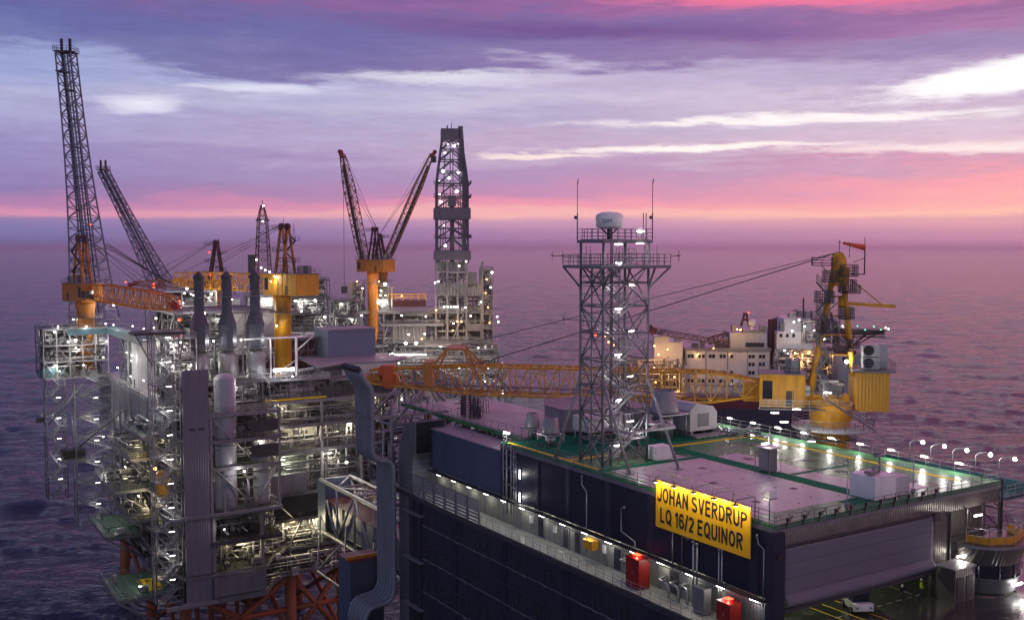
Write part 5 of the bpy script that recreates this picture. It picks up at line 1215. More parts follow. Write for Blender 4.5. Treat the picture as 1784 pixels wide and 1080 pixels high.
    # mesh screens on the front frame
    for x0, z0, x1, z1 in ((13.8, 46.8, 19.7, 50.2), (13.8, 52.2, 19.7, 55.2), (33.2, 57, 51.8, 59.6)):
        mb = MB(DSTEEL); yy = .2 if x0 < 20 else 9.9
        mb.box(x0, yy, z0, x1, yy + .05, z0 + (z1 - z0) * .8)
        for k in range(int((x1 - x0) / 1.5) + 1): mb.beam((x0 + k * 1.5, yy, z0), (x0 + k * 1.5, yy, z1), .12)
        mb.build('wind_screen', t)
    mb = MB(YELDK); mb.box(20, 9.6, 56.75, 34, 9.75, 57.1); mb.build('yellow_toe_board', t)
    mb = MB(PALE); mb.prism([(.3, 12), (3.5, 12), (3.5, 80), (.3, 80)], 56.6, 56.63); mb.build('walkway_strip', t)
    # jacket
    j = thing('steel_jacket', 'orange tubular steel jacket legs and cross braces under the processing platform', 'jacket', P1)
    X = (3, 26, 38); Y = (12, 42, 72)
    for i, x in enumerate(X):
        for k, y in enumerate(Y): MB(JACK).tube((x, y, 18.5), (x - (1 - i) * .8, y, -6), 1.25, 16).build('leg', j)
    for y in Y:
        for a, b in zip(X[:-1], X[1:]):
            for q in (((a, y, 17), (b, y, 2)), ((b, y, 17), (a, y, 2)), ((a, y, 9.5), (b, y, 9.5))): MB(JACK).tube(*q, .62, 10).build('brace', j)
    for x in X:
        for a, b in zip(Y[:-1], Y[1:]):
            for q in (((x, a, 17), (x, b, 2)), ((x, b, 17), (x, a, 2)), ((x, a, 16), (x, b, 16))): MB(JACK).tube(*q, .55, 10).build('brace', j)
    for i in range(5): MB(JACK).tube((10 + i * 3.1, 30, 18.5), (10 + i * 3.1, 30, -6), .5, 8).build('riser', j)
    # vertical vessels at the front
    for x, y, z0, z1, r, lab in ((9.3, 3.0, 36.4, 64.5, 2.2, 'tall pale vertical vessel inside the front steel frame, the left and taller one'), (17.2, 4.2, 36.4, 50.5, 1.75, 'shorter pale vertical vessel inside the front steel frame beside the taller one')):
        v = thing('column_vessel', lab, 'vessel', P1, (x, y, z0)); h = z1 - z0
        MB(mat('vessel_paint', (.32, .32, .37), .42, .1, .08, .5, streak=.25)).lathe((0, 0, 0), [(r * .9, 0), (r, .3), (r, h - 1.3), (r * .96, h - 1.1), (r * .7, h - .4), (.1, h)], 30).build('shell', v)
        for k in range(3): MB(STEEL).lathe((0, 0, h * (.25 + .22 * k)), [(r + .02, 0), (r + .1, .02), (r + .1, .22), (r + .02, .24)], 30).build('band', v)
    # three exhaust stacks
    for i, (x, y) in enumerate(((9.0, 20), (15.1, 20), (21.4, 20))):
        s = thing('exhaust_stack', f'turbine exhaust stack with dark faceted silencer and chimney, {("leftmost", "middle", "rightmost")[i]} of the three in a row', 'chimney', P1, (x, y, 56.6), 0, 'three exhaust stacks in a row')
        MB(mat('stack_paint', (.065, .07, .10), .5, .3, .2, .5, streak=.3)).lathe((0, 0, 0), [(1.3, 10.8), (2.05, 11.4), (2.1, 16.5), (1.2, 19.2), (1.12, 19.3), (1.12, 24.0), (1.12, 26.4)], 10, False).build('silencer', s)
        MB(DSTEEL).lathe((0, 0, 26.4), [(1.2, 0), (1.25, .8), (1.0, 1.0), (.3, 1.8), (.05, 1.9)], 14).build('cap', s)
        MB(LSTEEL).lathe((0, 0, 0), [(2.1, 0), (2.1, 9.6), (1.3, 10.8)], 20).build('duct', s)
        for zz, rr_ in ((11.3, 2.7), (22.8, 1.9)):
            mb = MB(LSTEEL); mb.lathe((0, 0, zz - .15), [(.9, 0), (rr_, .01), (rr_, .12), (.9, .13)], 8); rail_mb(mb, [(rr_ * math.cos(k * math.pi / 4), rr_ * math.sin(k * math.pi / 4), zz) for k in range(8)], 1.1, 2.5, .05, 2, True); mb.build('service_platform', s)
        mb = MB(LSTEEL); mb.box(-2.6, -2.6, 6.5, -.4, -1.9, 6.6); rail_mb(mb, [(-2.6, -2.6, 6.6), (-.2, -2.6, 6.6)], 1.2, 1, .05, 3); mb.build('service_platform', s)
        MB(STEEL).path([(-2.2, 0, 5), (-2.9, 0, 6), (-2.9, 0, 13), (-2.2, 0, 14), (-1.6, 0, 14)], .22, 7).build('bypass_pipe', s)
        flood(P1, (x + 2.6, y - 1.5, 69.8), f'small lamp beside the {("leftmost", "middle", "rightmost")[i]} exhaust stack silencer', 260, .4)
processing()
# stair towers on the outer side
stair_tower(P1, (-5.3, 1.6, 19.2), 5.2, 3.6, 53.5, 4.9, 'tall scaffold stair tower beside the grey fire wall, nearest of the left stair towers', seed=1)
stair_tower(P1, (-9.0, 69.0, 20), 8.8, 4.2, 38, 5.4, 'scaffold stair tower on the outer face under the left crane', seed=0)
stair_tower(P1, (-15.2, 72.2, 27), 4.6, 4.0, 31, 5.6, 'outermost scaffold stair tower at the far left edge over the sea', seed=1, m=STEEL)
# top black frame on the nearest stair tower
one('crane_rest_frame', 'dark horizontal landing frame with lamps on top of the nearest stair tower', 'frame', MB(DSTEEL).box(-3.4, -.5, 0, 6.5, 4.6, .5).use(STEEL).tube((-3, 0, 0), (0, 0, -6), .15, 6).tube((6.3, 0, 0), (5.2, 0, -6), .15, 6), P1, (-5.3, 1.6, 73))
# outboard module at the far left with the open frame
module(P1, (-16, 68, 57.8), 15, 14, 12.2, 3, 'open steel module with teal tarpaulins at the far left corner below the left crane', 21, 44, LSTEEL, lamps=3, lpow=600, vessels=2, name='corner_module', nx=5)
one('tarpaulin', 'long teal tarpaulin strip wrapped along the top of the far left module', 'tarpaulin', MB(TEAL).box(0, 0, 0, .12, 40, 1.5).box(0, 0, 1.5, 2.5, 40, 1.6), P1, (-1.0, 30, 68.3))
one('tarpaulin', 'short teal tarpaulin strip on the outer corner of the far left module', 'tarpaulin', MB(TEAL).box(0, 0, 0, 9, .12, 1.3).box(0, 0, 1.3, 9, 2, 1.4), P1, (-10.5, 67.6, 68.4))
# white wall house, deck equipment on the weather deck
def wh():
    t = thing('white_deckhouse', 'tall white box house behind the nearest stair tower on the lit side deck', 'house', P1, (.9, 44, 56.6))
    MB(WHITE).box(0, 0, 0, 4.4, 6, 11.4).build('wall', t); MB(LSTEEL).box(-.15, -.15, 11.4, 4.55, 6.15, 11.7).build('roof', t); MB(DSTEEL).box(-.04, 2.8, .1, -.005, 4, 2.3).build('door', t)
    mb = MB(PALE)
    mb.box(-.75, 7, 0, -.4, 7.4, 12); mb.build('post', t)
wh()
module(P1, (2.2, 51.5, 56.6), 9, 18, 12.0, 2, 'side deck pipe module with light frames left of the white deckhouse', 5, 50, STEEL, lamps=2, lpow=1500, vessels=3)
module(P1, (-1.6, 6.2, 57.2), 6.2, 10, 14.5, 3, 'tall scaffolded pipe module right behind the nearest stair tower', 8, 36, LSTEEL, lamps=3, lpow=800, vessels=2)
module(P1, (6, 24, 56.6), 21, 14, 9.2, 2, 'equipment deck with lamps behind the three exhaust stacks', 9, 46, LSTEEL, lamps=3, lpow=1500, vessels=4)
module(P1, (10, 46, 56.6), 26, 30, 17.5, 3, 'high brightly lit module under the yellow crane boom behind the exhaust stacks', 14, 60, LSTEEL, lamps=5, lpow=2400, lsize=.5, vessels=5, walls=(('x', 14, 25, 1, PALE), ('x', 14, 25, 2, PALE)))
module(P1, (6.5, 9.8, 56.6), 13, 8, 4.6, 1, 'low pipe rack with yellow lit walkway at the front behind the frame handrail', 15, 46, STEEL, lamps=1, vessels=1)
module(P1, (21.5, 11, 56.6), 14, 7, 4.2, 1, 'low equipment rack behind the yellow toe board at the front edge', 16, 50, STEEL, lamps=0, vessels=2)
module(P1, (36, 11, 56.6), 15, 7, 3.6, 1, 'pipe rack under the pale sloping roof at the right front corner', 17, 50, STEEL, lamps=1, vessels=0)
def purple_roof():
    t = thing('roofed_shelter', 'wide pale mauve flat roof shelter behind the pipe bank mouths', 'shelter', P1, (36, 22, 56.6))
    MB(ROOFG).prism([(0, 0), (21, 0), (27, 6), (24, 24), (4, 24)], 5.6, 6.0).build('roof', t)
    MB(PALE).box(7, -.1, 0, 21, .1, 5.55).build('wall', t); MB(DSTEEL).box(0, .2, 0, 7, .4, 5.5).build('dark_wall', t)
    mb = MB(LSTEEL); mb.tube((-8, 2, 4.2), (8, -.6, 6.2), .45, 10)
    mb.build('pipe', t)
    t = thing('blue_grey_house', 'tall plain blue-grey box house on the pale roof beside the far crane pedestal', 'house', P1, (45.5, 37, 56.6))
    MB(mat('blue_grey_sheet', (.16, .19, .29), .5, .1, .1, .3, streak=.3)).box(0, 0, 0, 13, 9, 12.6).build('wall', t); MB(ROOFG).box(-.2, -.2, 12.6, 13.2, 9.2, 12.9).build('roof', t)
    t = thing('dark_louvred_house', 'long dark open-framed shed with a low roof left of the blue-grey house', 'shed', P1, (34, 42, 56.6))
    MB(MAROON).box(0, 2, 0, 11, 8, 10).build('wall', t); mb = MB(STEEL)
    for k in range(5): mb.beam((k * 2.7, 0, 0), (k * 2.7, 0, 10.6), .2); mb.beam((k * 2.7, 0, 5), (k * 2.7 + 2.7, 0, 10.4), .15)
    for z in (5, 7.5, 10.5): mb.beam((0, 0, z), (11, 0, z), .2)
    mb.box(-.3, -.4, 10.5, 11.3, 8.3, 10.8); mb.build('frame', t)
purple_roof()
# tall white lamp post frame and the bright lamp row beside the crane pedestal
one('portal_frame', 'white portal frame with a slanted strut right of the yellow crane pedestal', 'frame', MB(WHITE).tube((0, 0, 0), (0, 0, 13.2), .28, 8).tube((-12, 0, 13.2), (1.5, 0, 13.2), .2, 6).tube((0, 0, 8), (-5, 0, 5), .14, 6).tube((0, 0, 10), (4, 0, 13.2), .14, 6).tube((-6, 0, 0), (-6, 0, 13.2), .2, 6), P1, (30.2, 18, 56.6))
for k in range(4):
    o = one('floodlight', f'blinding white floodlight low beside the yellow crane pedestal, {nth(k)} in its row', 'floodlight', MB(L_WHITE).cbox(0, 0, 0, .95, .3, .55).use(DSTEEL).cbox(0, .3, 0, 1.05, .3, .65).tube((0, .4, 0), (0, .4, -2.5), .06, 5), P1, (23.4 + k * 1.25, 12.5, 63.2), 0, 'floodlight row beside the crane pedestal')
    plight(o, 900, (.97, .98, 1), .4, (0, -1, -.4))
# balconies on the left face
for i, (y0, y1, z, w, lab, hh) in enumerate(((15, 34, 50.6, 4.5, 'pale green deck balcony high on the left face nearest the stair tower', 2.2), (20, 44, 45.4, 6.0, 'long lit balcony with yellow railings on the left face', 2.4), (30, 52, 36.6, 7.5, 'wide dark balcony with machinery halfway down the left face', 2.8),
                                             (24, 40, 31.2, 5.2, 'caged dark balcony low on the left face', 3.0), (38, 58, 24.4, 8.0, 'pale green cantilevered deck low on the left face over the sea', 1.6), (8, 25, 19.2, 11.5, 'lowest green cantilevered deck with a yellow marked pad over the sea', 1.4))):
    t = thing('cantilever_deck', lab, 'balcony', P1, (0, y0, z)); L_ = y1 - y0
    MB(GRND if i in (0, 4, 5) else DECKD).box(-w, 0, -.15, -.3, L_, 0).build('deck', t)
    mb = MB(LSTEEL if i < 3 else STEEL)
    for a, b in (((-w, 0), (-w, L_)), ((-w, 0), (0, 0)), ((-w, L_), (0, L_))): mb.beam((*a, -.4), (*b, -.4), .3, .7)
    for k in range(3): y = L_ * k / 2; mb.tube((-w, y, -.5), (0, y, -w * .7), .2, 6)
    mb.build('frame', t)
    mb = MB(GALV); rail_mb(mb, [(0, 0, 0), (-w, 0, 0), (-w, L_, 0), (0, L_, 0)], 1.15, 1.6, .045, 3); mb.build('handrail', t)
    rnd = random.Random(40 + i); mb = MB(STEEL); pipework(mb, -w + .5, 1, .1, -.6, L_ - 1, hh, 26 if i not in (4, 5) else 9, rnd, .06, .2); mb.build('equipment', t)
    if i == 5: MB(YELDK).box(-5.5, 3, .01, -1.5, 12, .03).build('yellow_pad', t)
    if i in (1, 2, 3): o = MB(L_WARM if i == 1 else L_TUBE).box(-w * .5, L_ * .3, hh + .8, -w * .5 + .15, L_ * .3 + 1.2, hh + .95).build('lamp', t); plight(o, 400, (1, .85, .5), .3, (-w * .5, L_ * .3 + .6, hh + .5))
    if i in (0, 4, 5): plight(t, 110, (.95, 1, .85), .3, (-w * .5, L_ * .4, 2.6))
# big diagonal struts on the left face
for i, (a, b, lab) in enumerate((((-.6, 33, 44), (-.6, 12, 36), 'thick pale diagonal strut on the left face ending at the nearest stair tower'), ((-.6, 33, 44), (-3, 48, 37), 'dark diagonal strut on the left face leaning away from the pale one'), ((-8, 70, 40), (-.5, 50, 52), 'long thin strut between the middle stair tower and the weather deck edge'), ((-15, 71, 46), (-7, 69, 56), 'thin strut between the two outer stair towers'), ((-4, 7, 19), (0, 2, 27), 'short strut at the foot of the nearest stair tower'))):
    one('diagonal_strut', lab, 'strut', MB(LSTEEL if i != 1 else BLACK).tube(a, b, .38 if i < 2 else .25, 8), P1)
one('lifeboat_pod', 'dark teal lifeboat under its davit frame at the far left', 'lifeboat', MB(TEALD).prism([(0, 0), (5.4, 0), (5.4, 3.4), (0, 3.4)], .2, 1.9).prism([(.7, .5), (4.7, .5), (4.7, 2.9), (.7, 2.9)], 1.9, 2.6).use(STEEL).box(-.3, -.3, -.2, 5.7, 3.7, .1), P1, (-16.4, 68.6, 57.9))
one('lifeboat_pod', 'dark lifeboat pod hanging halfway down the outer stair towers', 'lifeboat', MB(BLACK).prism([(0, 0), (5.4, 0), (5.4, 3.4), (0, 3.4)], .2, 2.2).use(STEEL).box(-.3, -.3, -.2, 5.7, 3.7, .1), P1, (-12, 70, 37))
one('winch_box', 'tiny dark winch box sticking out at the left edge of the outer stair tower', 'winch', MB(BLACK).cbox(0, 0, 0, 1.8, 1.5, 1.2).use(LSTEEL).ball((.2, -.5, 1.0), .5, 5), P1, (-16.6, 72.5, 47.2))
# yellow and dark blocks under the truss on the left face
one('yellow_vessel', 'yellow lit vessel on the left face behind the nearest stair tower', 'vessel', MB(YEL).lathe((0, 0, 0), [(.8, 0), (1.3, .5), (1.3, 4.6), (.8, 5.2)], 16), P1, (-1.8, 10, 39)); 
o = one('lamp', 'warm lamp glowing over the yellow vessel on the left face', 'lamp', MB(L_WARM).ball((0, 0, 0), .35, 5), P1, (-2.6, 13, 44.2)); plight(o, 500, (1, .75, .35), .3, (-.5, -.6, -.3))
# front lower modules
t = thing('hanging_tank_module', 'dark grey rectangular tank module hanging below the lowest front deck', 'tank', P1, (5.6, -.4, 19.2)); MB(STEEL).box(0, 0, 0, 10.8, 3.4, 4.0).build('tank', t); mb = MB(LSTEEL); rail_mb(mb, [(0, 0, 4), (10.8, 0, 4)], 1.1, 1.2, .05, 3); mb.build('handrail', t)
t = thing('grey_tank', 'plain grey rectangular tank on the middle deck right of the front frame', 'tank', P1, (20.6, 9.2, 36.3)); MB(STEEL).box(0, 0, 0, 8.4, 4, 4.2).build('tank', t)
# floodlights placed as in the photograph
FL = [((604, 804), 226, 900, .6, 'floodlight shining over the bridge entrance'), ((426, 820), 208, 500, .4, 'floodlight between the two vertical vessels'), ((391, 921), 207, 120, .3, 'small lamp under the front frame in the dark gap'),
      ((132, 592), 252, 1100, .65, 'bright floodlight on the far left module, inner one'), ((95, 578), 254, 500, .45, 'floodlight on the far left module, outermost one'), ((202, 582), 255, 900, .55, 'bright floodlight in front of the teal tarpaulin'), ((231, 618), 240, 450, .6, 'bright floodlight on the left wall of the white deckhouse'),
      ((198, 530), 262, 1400, .6, 'large floodlight below the left crane boom'), ((128, 556), 262, 200, .4, 'lamp on the outboard side of the left crane pedestal'), ((290, 638), 212, 600, .4, 'floodlight on the nearest stair tower, left of the pair'), ((302, 637), 212, 400, .35, 'floodlight on the nearest stair tower, right of the pair'),
      ((272, 554), 222, 300, .4, 'lamp at the left end of the dark landing frame'), ((326, 502), 250, 900, .55, 'floodlight under the tip of the yellow crane boom'), ((440, 544), 245, 900, .55, 'floodlight on the pale wall left of the right exhaust stack'), ((404, 521), 262, 500, .4, 'floodlight between the middle and right chimney tops'),
      ((357, 545), 245, 400, .4, 'floodlight just right of the left chimney'), ((482, 567), 240, 300, .4, 'small lamp on the platform of the yellow pedestal'), ((205, 640), 246, 900, .3, 'lamp low on the side deck beside the white deckhouse'),
      ((623, 662), 222, 300, .35, 'lamp on the deck edge under the pale roof'), ((510, 655), 219, 300, .3, 'lamp at deck level under the floodlight row'), ((390, 700), 214, 60, .25, 'lamp behind the handrail on top of the front frame'), ((180, 760), 262, 500, .4, 'lamp halfway up the middle stair tower'), ((228, 655), 232, 700, .3, 'lamp over the side deck walkway near the white deckhouse'), ((250, 662), 222, 500, .3, 'lamp over the near end of the side deck walkway'), ((240, 800), 232, 300, .35, 'lamp above the dark machinery balcony')]
for (px, py), Y, pw, s, lab in FL: flood(WORLD, at(px, py, Y), lab, pw, s)
for i, (px, py, Y) in enumerate(((333, 512, 256), (338, 514, 256), (344, 513, 256), (349, 515, 257))):
    flood(WORLD, at(px, py, Y), f'floodlight in the bright cluster under the yellow boom, {nth(i)} from the left', 700, .5, group='floodlight cluster under the yellow boom', post=0)
# warm work lights inside the lower decks
for i, (x, y, z, pw, c) in enumerate(((26, 10.2, 29.5, 800, (1, .85, .5)), (32, 10.2, 29.3, 700, (1, .88, .55)), (12, 3, 29.4, 300, (1, .85, .5)), (23, 10, 50.4, 300, (1, .85, .6)), (30, 10.4, 50.4, 300, (1, .85, .6)), (24, 10.8, 56, 260, (1, .85, .6)), (40, 11, 50, 260, (1, .88, .65)), (24, 10.5, 43.5, 260, (.95, 1, .7)), (36, 12, 44, 300, (1, .9, .7)), (16, 2, 50.6, 200, (1, .9, .7)), (10, 6, 44.6, 240, (1, .88, .6)), (46, 11, 55.5, 200, (1, .85, .6)), (1.4, 20, 49.8, 260, (1, .85, .5)), (1.2, 44, 43, 260, (1, .8, .4)), (1, 26, 34, 260, (1, .8, .4)))):
    o = one('bulkhead_lamp', 'warm bulkhead lamp between the platform decks, ' + nth(i) + ' of those hung in the deck bays', 'lamp', MB(L_TUBE if i > 2 else L_WARM).box(-.5, -.08, 0, .5, .08, .14), P1, (x, y, z), 0, 'bulkhead lamps between the platform decks'); plight(o, pw * 3.6, c, .3, (0, -.2, -.3))
# bridge to the living quarters
def bridge():
    t = thing('link_bridge', 'tubular steel truss bridge leading from the processing platform towards the dark block', 'bridge', P1, (31, -68, 0))
    w, z0, z1, L_ = 7.0, 28.0, 39.2, 74; n = 8
    mb = MB(LSTEEL)
    for x in (0, w):
        for z in (z0, z1): mb.tube((x, 0, z), (x, L_, z), .42, 10)
    for i in range(n + 1):
        y = L_ * i / n
        for x in (0, w): mb.tube((x, y, z0), (x, y, z1), .24, 7)
        for z in (z0, z1): mb.tube((0, y, z), (w, y, z), .24, 7)
        if i < n:
            y2 = L_ * (i + 1) / n
            for x in (0, w): mb.tube((x, y, z0 if i % 2 else z1), (x, y2, z1 if i % 2 else z0), .28, 7)
            mb.tube((0 if i % 2 else w, y, z1), (w if i % 2 else 0, y2, z1), .22, 7)
    mb.build('truss', t)
    MB(BLUEBOX).box(-.3, L_ - 3.4, z0, 0.1, L_ + 1, z1).box(0, L_ - .2, z0, w, L_ + .2, z1).build('portal', t)
    MB(MAROON).box(.7, 0, z0 + 6.5, w - .7, L_, z0 + 6.8).build('walkway_deck', t)
    MB(BLUEBOX).box(w - .9, 0, z0 + .4, w - .7, L_, z1 - 3).box(.7, 0, z0 + 1, .8, L_, z0 + 6.5).build('side_panel', t)
    MB(DSTEEL).box(.4, 0, z0 + .2, w - .4, L_, z0 + .4).build('lower_deck', t)
    rnd = random.Random(4)
    mb = MB(STEEL)
    for k in range(9): x = .8 + k * .65; z = z0 + rnd.uniform(.8, 2.0); mb.tube((x, 0, z), (x, L_, z), rnd.uniform(.12, .3), 7)
    mb.path([(.6, 40, z0 + 1), (-1.5, 44, z0 - 1), (-1.5, 52, z0 - 1.4), (.6, 56, z0 + .6)], .35, 8); mb.build('pipe_run', t)
    mb = MB(LSTEEL)
    for i in range(4): y = 20 + i * 14; mb.tube((0, y, z0), (-4.5, y + 3, z0 - 6), .26, 6); mb.tube((-4.5, y + 3, z0 - 6), (0, y + 12, z0 + 4), .2, 6)
    mb.tube((-4.5, 23, z0 - 6), (-4.5, 65, z0 - 6), .22, 6); mb.build('outrigger', t)
bridge()
# grey truss frames behind the end of the dark block
def back_frames():
    for i, (a, lab) in enumerate(((1.5, 'triangular grey pipe support truss just right of the pipe bank'), (14.5, 'grey pipe support truss behind the blue enclosure roof'))):
        t = thing('pipe_support_truss', lab, 'truss', LQ, (a, 80, -26)); mb = MB(LSTEEL)
        for y in (0, 8):
            for x in (0, 6.2, 12.4): mb.tube((x, y, 13), (x, y, 27), .26, 7)
            mb.tube((0, y, 23), (12.4, y, 23), .24, 7); mb.tube((0, y, 23), (6.2, y, 29), .24, 7); mb.tube((6.2, y, 29), (12.4, y, 23), .24, 7); mb.tube((6.2, y, 29), (3, y, 23), .18, 6); mb.tube((6.2, y, 29), (9.5, y, 23), .18, 6)
            for z in (13, 16): mb.tube((0, y, z), (6.2, y, z + 7), .2, 6); mb.tube((12.4, y, z), (6.2, y, z + 7), .2, 6); mb.tube((0, y, z), (12.4, y, z), .2, 6)
        for x in (0, 6.2, 12.4):
            for z in (13, 16, 23): mb.tube((x, 0, z), (x, 8, z), .2, 6)
        mb.build('frame', t)
        mb = MB(STEEL); pipework(mb, 0, 0, 13, 12.4, 8, 22, 60, random.Random(60 + i), .12, .4); mb.build('pipework', t)
back_frames()

# ================================================================ cranes and flare booms of the left platforms
def aim(a, b):
    d = b - a; return math.degrees(math.atan2(d.y, d.x))
pA = P1.w(-5.3, 73, 58); tipA = at(306, 522, 240)
crane((pA.x, pA.y, pA.z), aim(pA, tipA), 'orange pedestal crane at the far left, its boom lowered to the right', ped_h=18.5, ped_r=2.15, boom=34, luff=-3.5, mast=11.5, house=(9, 6, 4.6), bw=(3.0, 4.2), m_ped=ORG, m_house=ORG, m_boom=ORG, rb=.2, nseg=22, boomz=2.6, house_off=-.6, taper=.75)
pB = P1.w(31.0, 29, 52); tipB = at(318, 487, 268)
crane((pB.x, pB.y, pB.z), aim(pB, tipB), 'yellow pedestal crane with a broad yellow machinery house right of the three exhaust stacks', ped_h=27, ped_r=2.0, boom=38, luff=.5, mast=11.0, house=(11.5, 7, 5.0), bw=(3.0, 4.0), m_ped=YEL, m_house=YEL, m_boom=YEL, rb=.18, nseg=22, boomz=2.6, house_off=-2.6, tipm=YEL, taper=.8, mastm=ORG)
ob = one('sea_side_service_rail', 'small rail and light mast on top of the yellow crane house', 'mast', MB(DSTEEL).tube((0, 0, 0), (0, 0, 2.6), .06, 5).tube((-2, 0, 0), (.4, 0, 0), .05, 4).tube((-2, 0, .9), (.4, 0, .9), .05, 4), WORLD, tuple(at(512, 408, 242)))
flood(WORLD, at(479, 481, 240), 'lamp above the cab of the yellow crane, right one', 200, .45); flood(WORLD, at(472, 490, 240), 'lamp above the cab of the yellow crane, left one', 200, .35)
for i, (px, py) in enumerate(((526, 478), (538, 478))): one('air_cooler', f'dark cooler unit with lit top on the yellow crane house, {"left" if i == 0 else "right"} one', 'cooler', MB(DSTEEL).cbox(0, 0, 0, 1.0, 1.2, 2.0).use(LSTEEL).cbox(0, 0, -1.2, 1.5, 1.4, .6), WORLD, tuple(at(px, py, 243)))
def flare(base, top, w0, w1, label, n, d0=None, legs=None):
    t = thing('flare_boom', label, 'flare boom', WORLD, tuple(base)); b = top - base
    mb = MB(mat('flare_steel', (.16, .17, .24), .5, .2, .2, .3)); lattice(mb, (0, 0, 0), b, w0, w1, n, .26, .15, upv=(0, 1, 0), tapers=lambda q: (w1 + (w0 - w1) * (1 - q) ** 2.2,) * 2)
    for f_ in range(1, 9): c = b * (f_ / 9.3); mb.box(c.x - 1.5, c.y - 1.5, c.z, c.x + 1.5, c.y + 1.5, c.z + .15)
    for s_ in (-.5, -.15, .5): mb.tube((s_, -.6, 0), (b.x + s_, b.y - .6, b.z), .16, 5)
    mb.tube((.9, -.9, 0), (b.x + .9, b.y - .9, b.z), .1, 5); mb.build('truss', t)
    d = b.normalized(); p = b
    mb = MB(BLACK)
    for s in (-1, 1): mb.tube(p + Vector((s * w1 * .28, 0, -1)), p + Vector((s * w1 * .28, 0, 4.2)), .42, 10)
    mb.build('flare_tip', t)
    mb = MB(DSTEEL); r = w1 * .62; mb.box(p.x - r, p.y - r, p.z + .3, p.x + r, p.y + r, p.z + .5); rail_mb(mb, [(p.x - r, p.y - r, p.z + .5), (p.x + r, p.y - r, p.z + .5), (p.x + r, p.y + r, p.z + .5), (p.x - r, p.y + r, p.z + .5)], 1.3, 1.5, .07, 2, True)
    mb.build('tip_platform', t); q = b * .93; MB(DSTEEL).box(q.x - r, q.y - r, q.z, q.x, q.y + r, q.z + .2).build('tip_platform', t)
    mb = MB(DSTEEL)
    for s in (-.25, .25): mb.tube((s * w0 * .5, 0, 0), (b.x + s * w1, b.y, b.z), .22, 6)
    mb.build('flare_pipe', t); return t
f1 = flare(at(166, 560, 292), at(115, 94, 300), 10.2, 4.3, 'tallest lattice flare boom with two black tips behind the far left crane', 26)
f2 = flare(at(284, 500, 400), at(180, 298, 410), 7.6, 3.4, 'shorter leaning lattice flare boom with two black tips between the left cranes', 20)
mb = MB(ROPE)
for k in range(3): mb.tube(at(186 - k * 2, 424 + k * 3, 285), at(292 + k * 4, 492 + k, 300), .12, 4)
one('guy_wire', 'three slack dark guy wires from the tall flare boom down to the deck', 'wires', mb, WORLD)
# support module under the flares and far deck
P3 = Frame(*at(300, 600, 330), 20)
P3.o.z = 0
def far_platform():
    t = thing('riser_platform', 'more distant lit riser platform behind the exhaust stacks', 'platform', P3)
    for z in (34, 44, 54, 62):
        mb = MB(STEEL); mb.prism([(-6, 0), (52, 0), (52, 46), (-6, 46)], z - .6, z); mb.build('deck', t)
    mb = MB(STEEL)
    for x in range(-6, 53, 8): mb.beam((x, 0, 22), (x, 0, 62), .6)
    for x in range(-6, 46, 8): mb.tube((x, 0, 44), (x + 8, 0, 54), .22, 6); mb.tube((x + 8, 0, 54), (x, 0, 62), .22, 6)
    mb.build('frame', t)
    MB(DSTEEL).box(-5, 3, 22, 51, 3.4, 54).build('backing_wall', t)
    mb = MB(STEEL); pipework(mb, -5, -.5, 54, 51, 2.6, 62, 140, random.Random(5), .1, .4); mb.build('pipework', t)
    for x, y in ((0, 4), (44, 4), (0, 40), (44, 40)): MB(JACK).tube((x, y, 22), (x, y, -5), 1.4, 12).build('leg', t)
far_platform()
module(P3, (-2, 1, 62), 16, 12, 14, 3, 'brightly lit white scaffold module left of the leftmost chimney', 31, 46, WHITE, lamps=5, lpow=1000, lsize=.7, vessels=3, rr=.08)
module(P3, (24, 2, 62), 12, 12, 12, 2, 'pale panelled module between the middle and right chimneys', 32, 26, LSTEEL, lamps=3, lpow=1200, lsize=.7, vessels=1, walls=(('x', 0, 12, 0, PALE), ('x', 0, 12, 1, PALE)), rr=.08)
module(P3, (38, 2, 62), 13, 16, 17, 3, 'dense module at the foot of the thin drilling mast', 33, 60, STEEL, lamps=4, lpow=900, lsize=.7, vessels=3, rr=.08)
module(P3, (52, 0, 40), 9, 12, 32, 6, 'open stair and pipe module showing right of the yellow pedestal', 34, 36, LSTEEL, lamps=5, lpow=500, lsize=.6, vessels=0, rr=.08, group=None)
one('pale_container', 'upright pale container between the left and middle chimneys', 'container', MB(PALE).box(0, 0, 0, 2.6, 2.6, 11).use(LSTEEL).box(-.1, -.1, 11, 2.7, 2.7, 11.3), P3, (19, 3, 62))
p = at(373, 545, 345); crane((p.x, p.y, 60), 178, 'small distant crane with twin dark masts rising behind the yellow boom', ped_h=16, ped_r=2.1, boom=24, luff=2, mast=12.5, house=(8, 4, 3.4), bw=(2.2, 2.4), m_ped=YEL, m_house=ORG, m_boom=ORG, rb=.2, mastm=MAROON, boomz=1.4, nseg=14)
flood(WORLD, at(365, 439, 344), 'red warning light on top of the small distant crane mast', 0, .6, 'r', post=0); flood(WORLD, at(367, 478, 330), 'red warning light at the mast foot of the small distant crane', 60, .8, 'r', post=0)
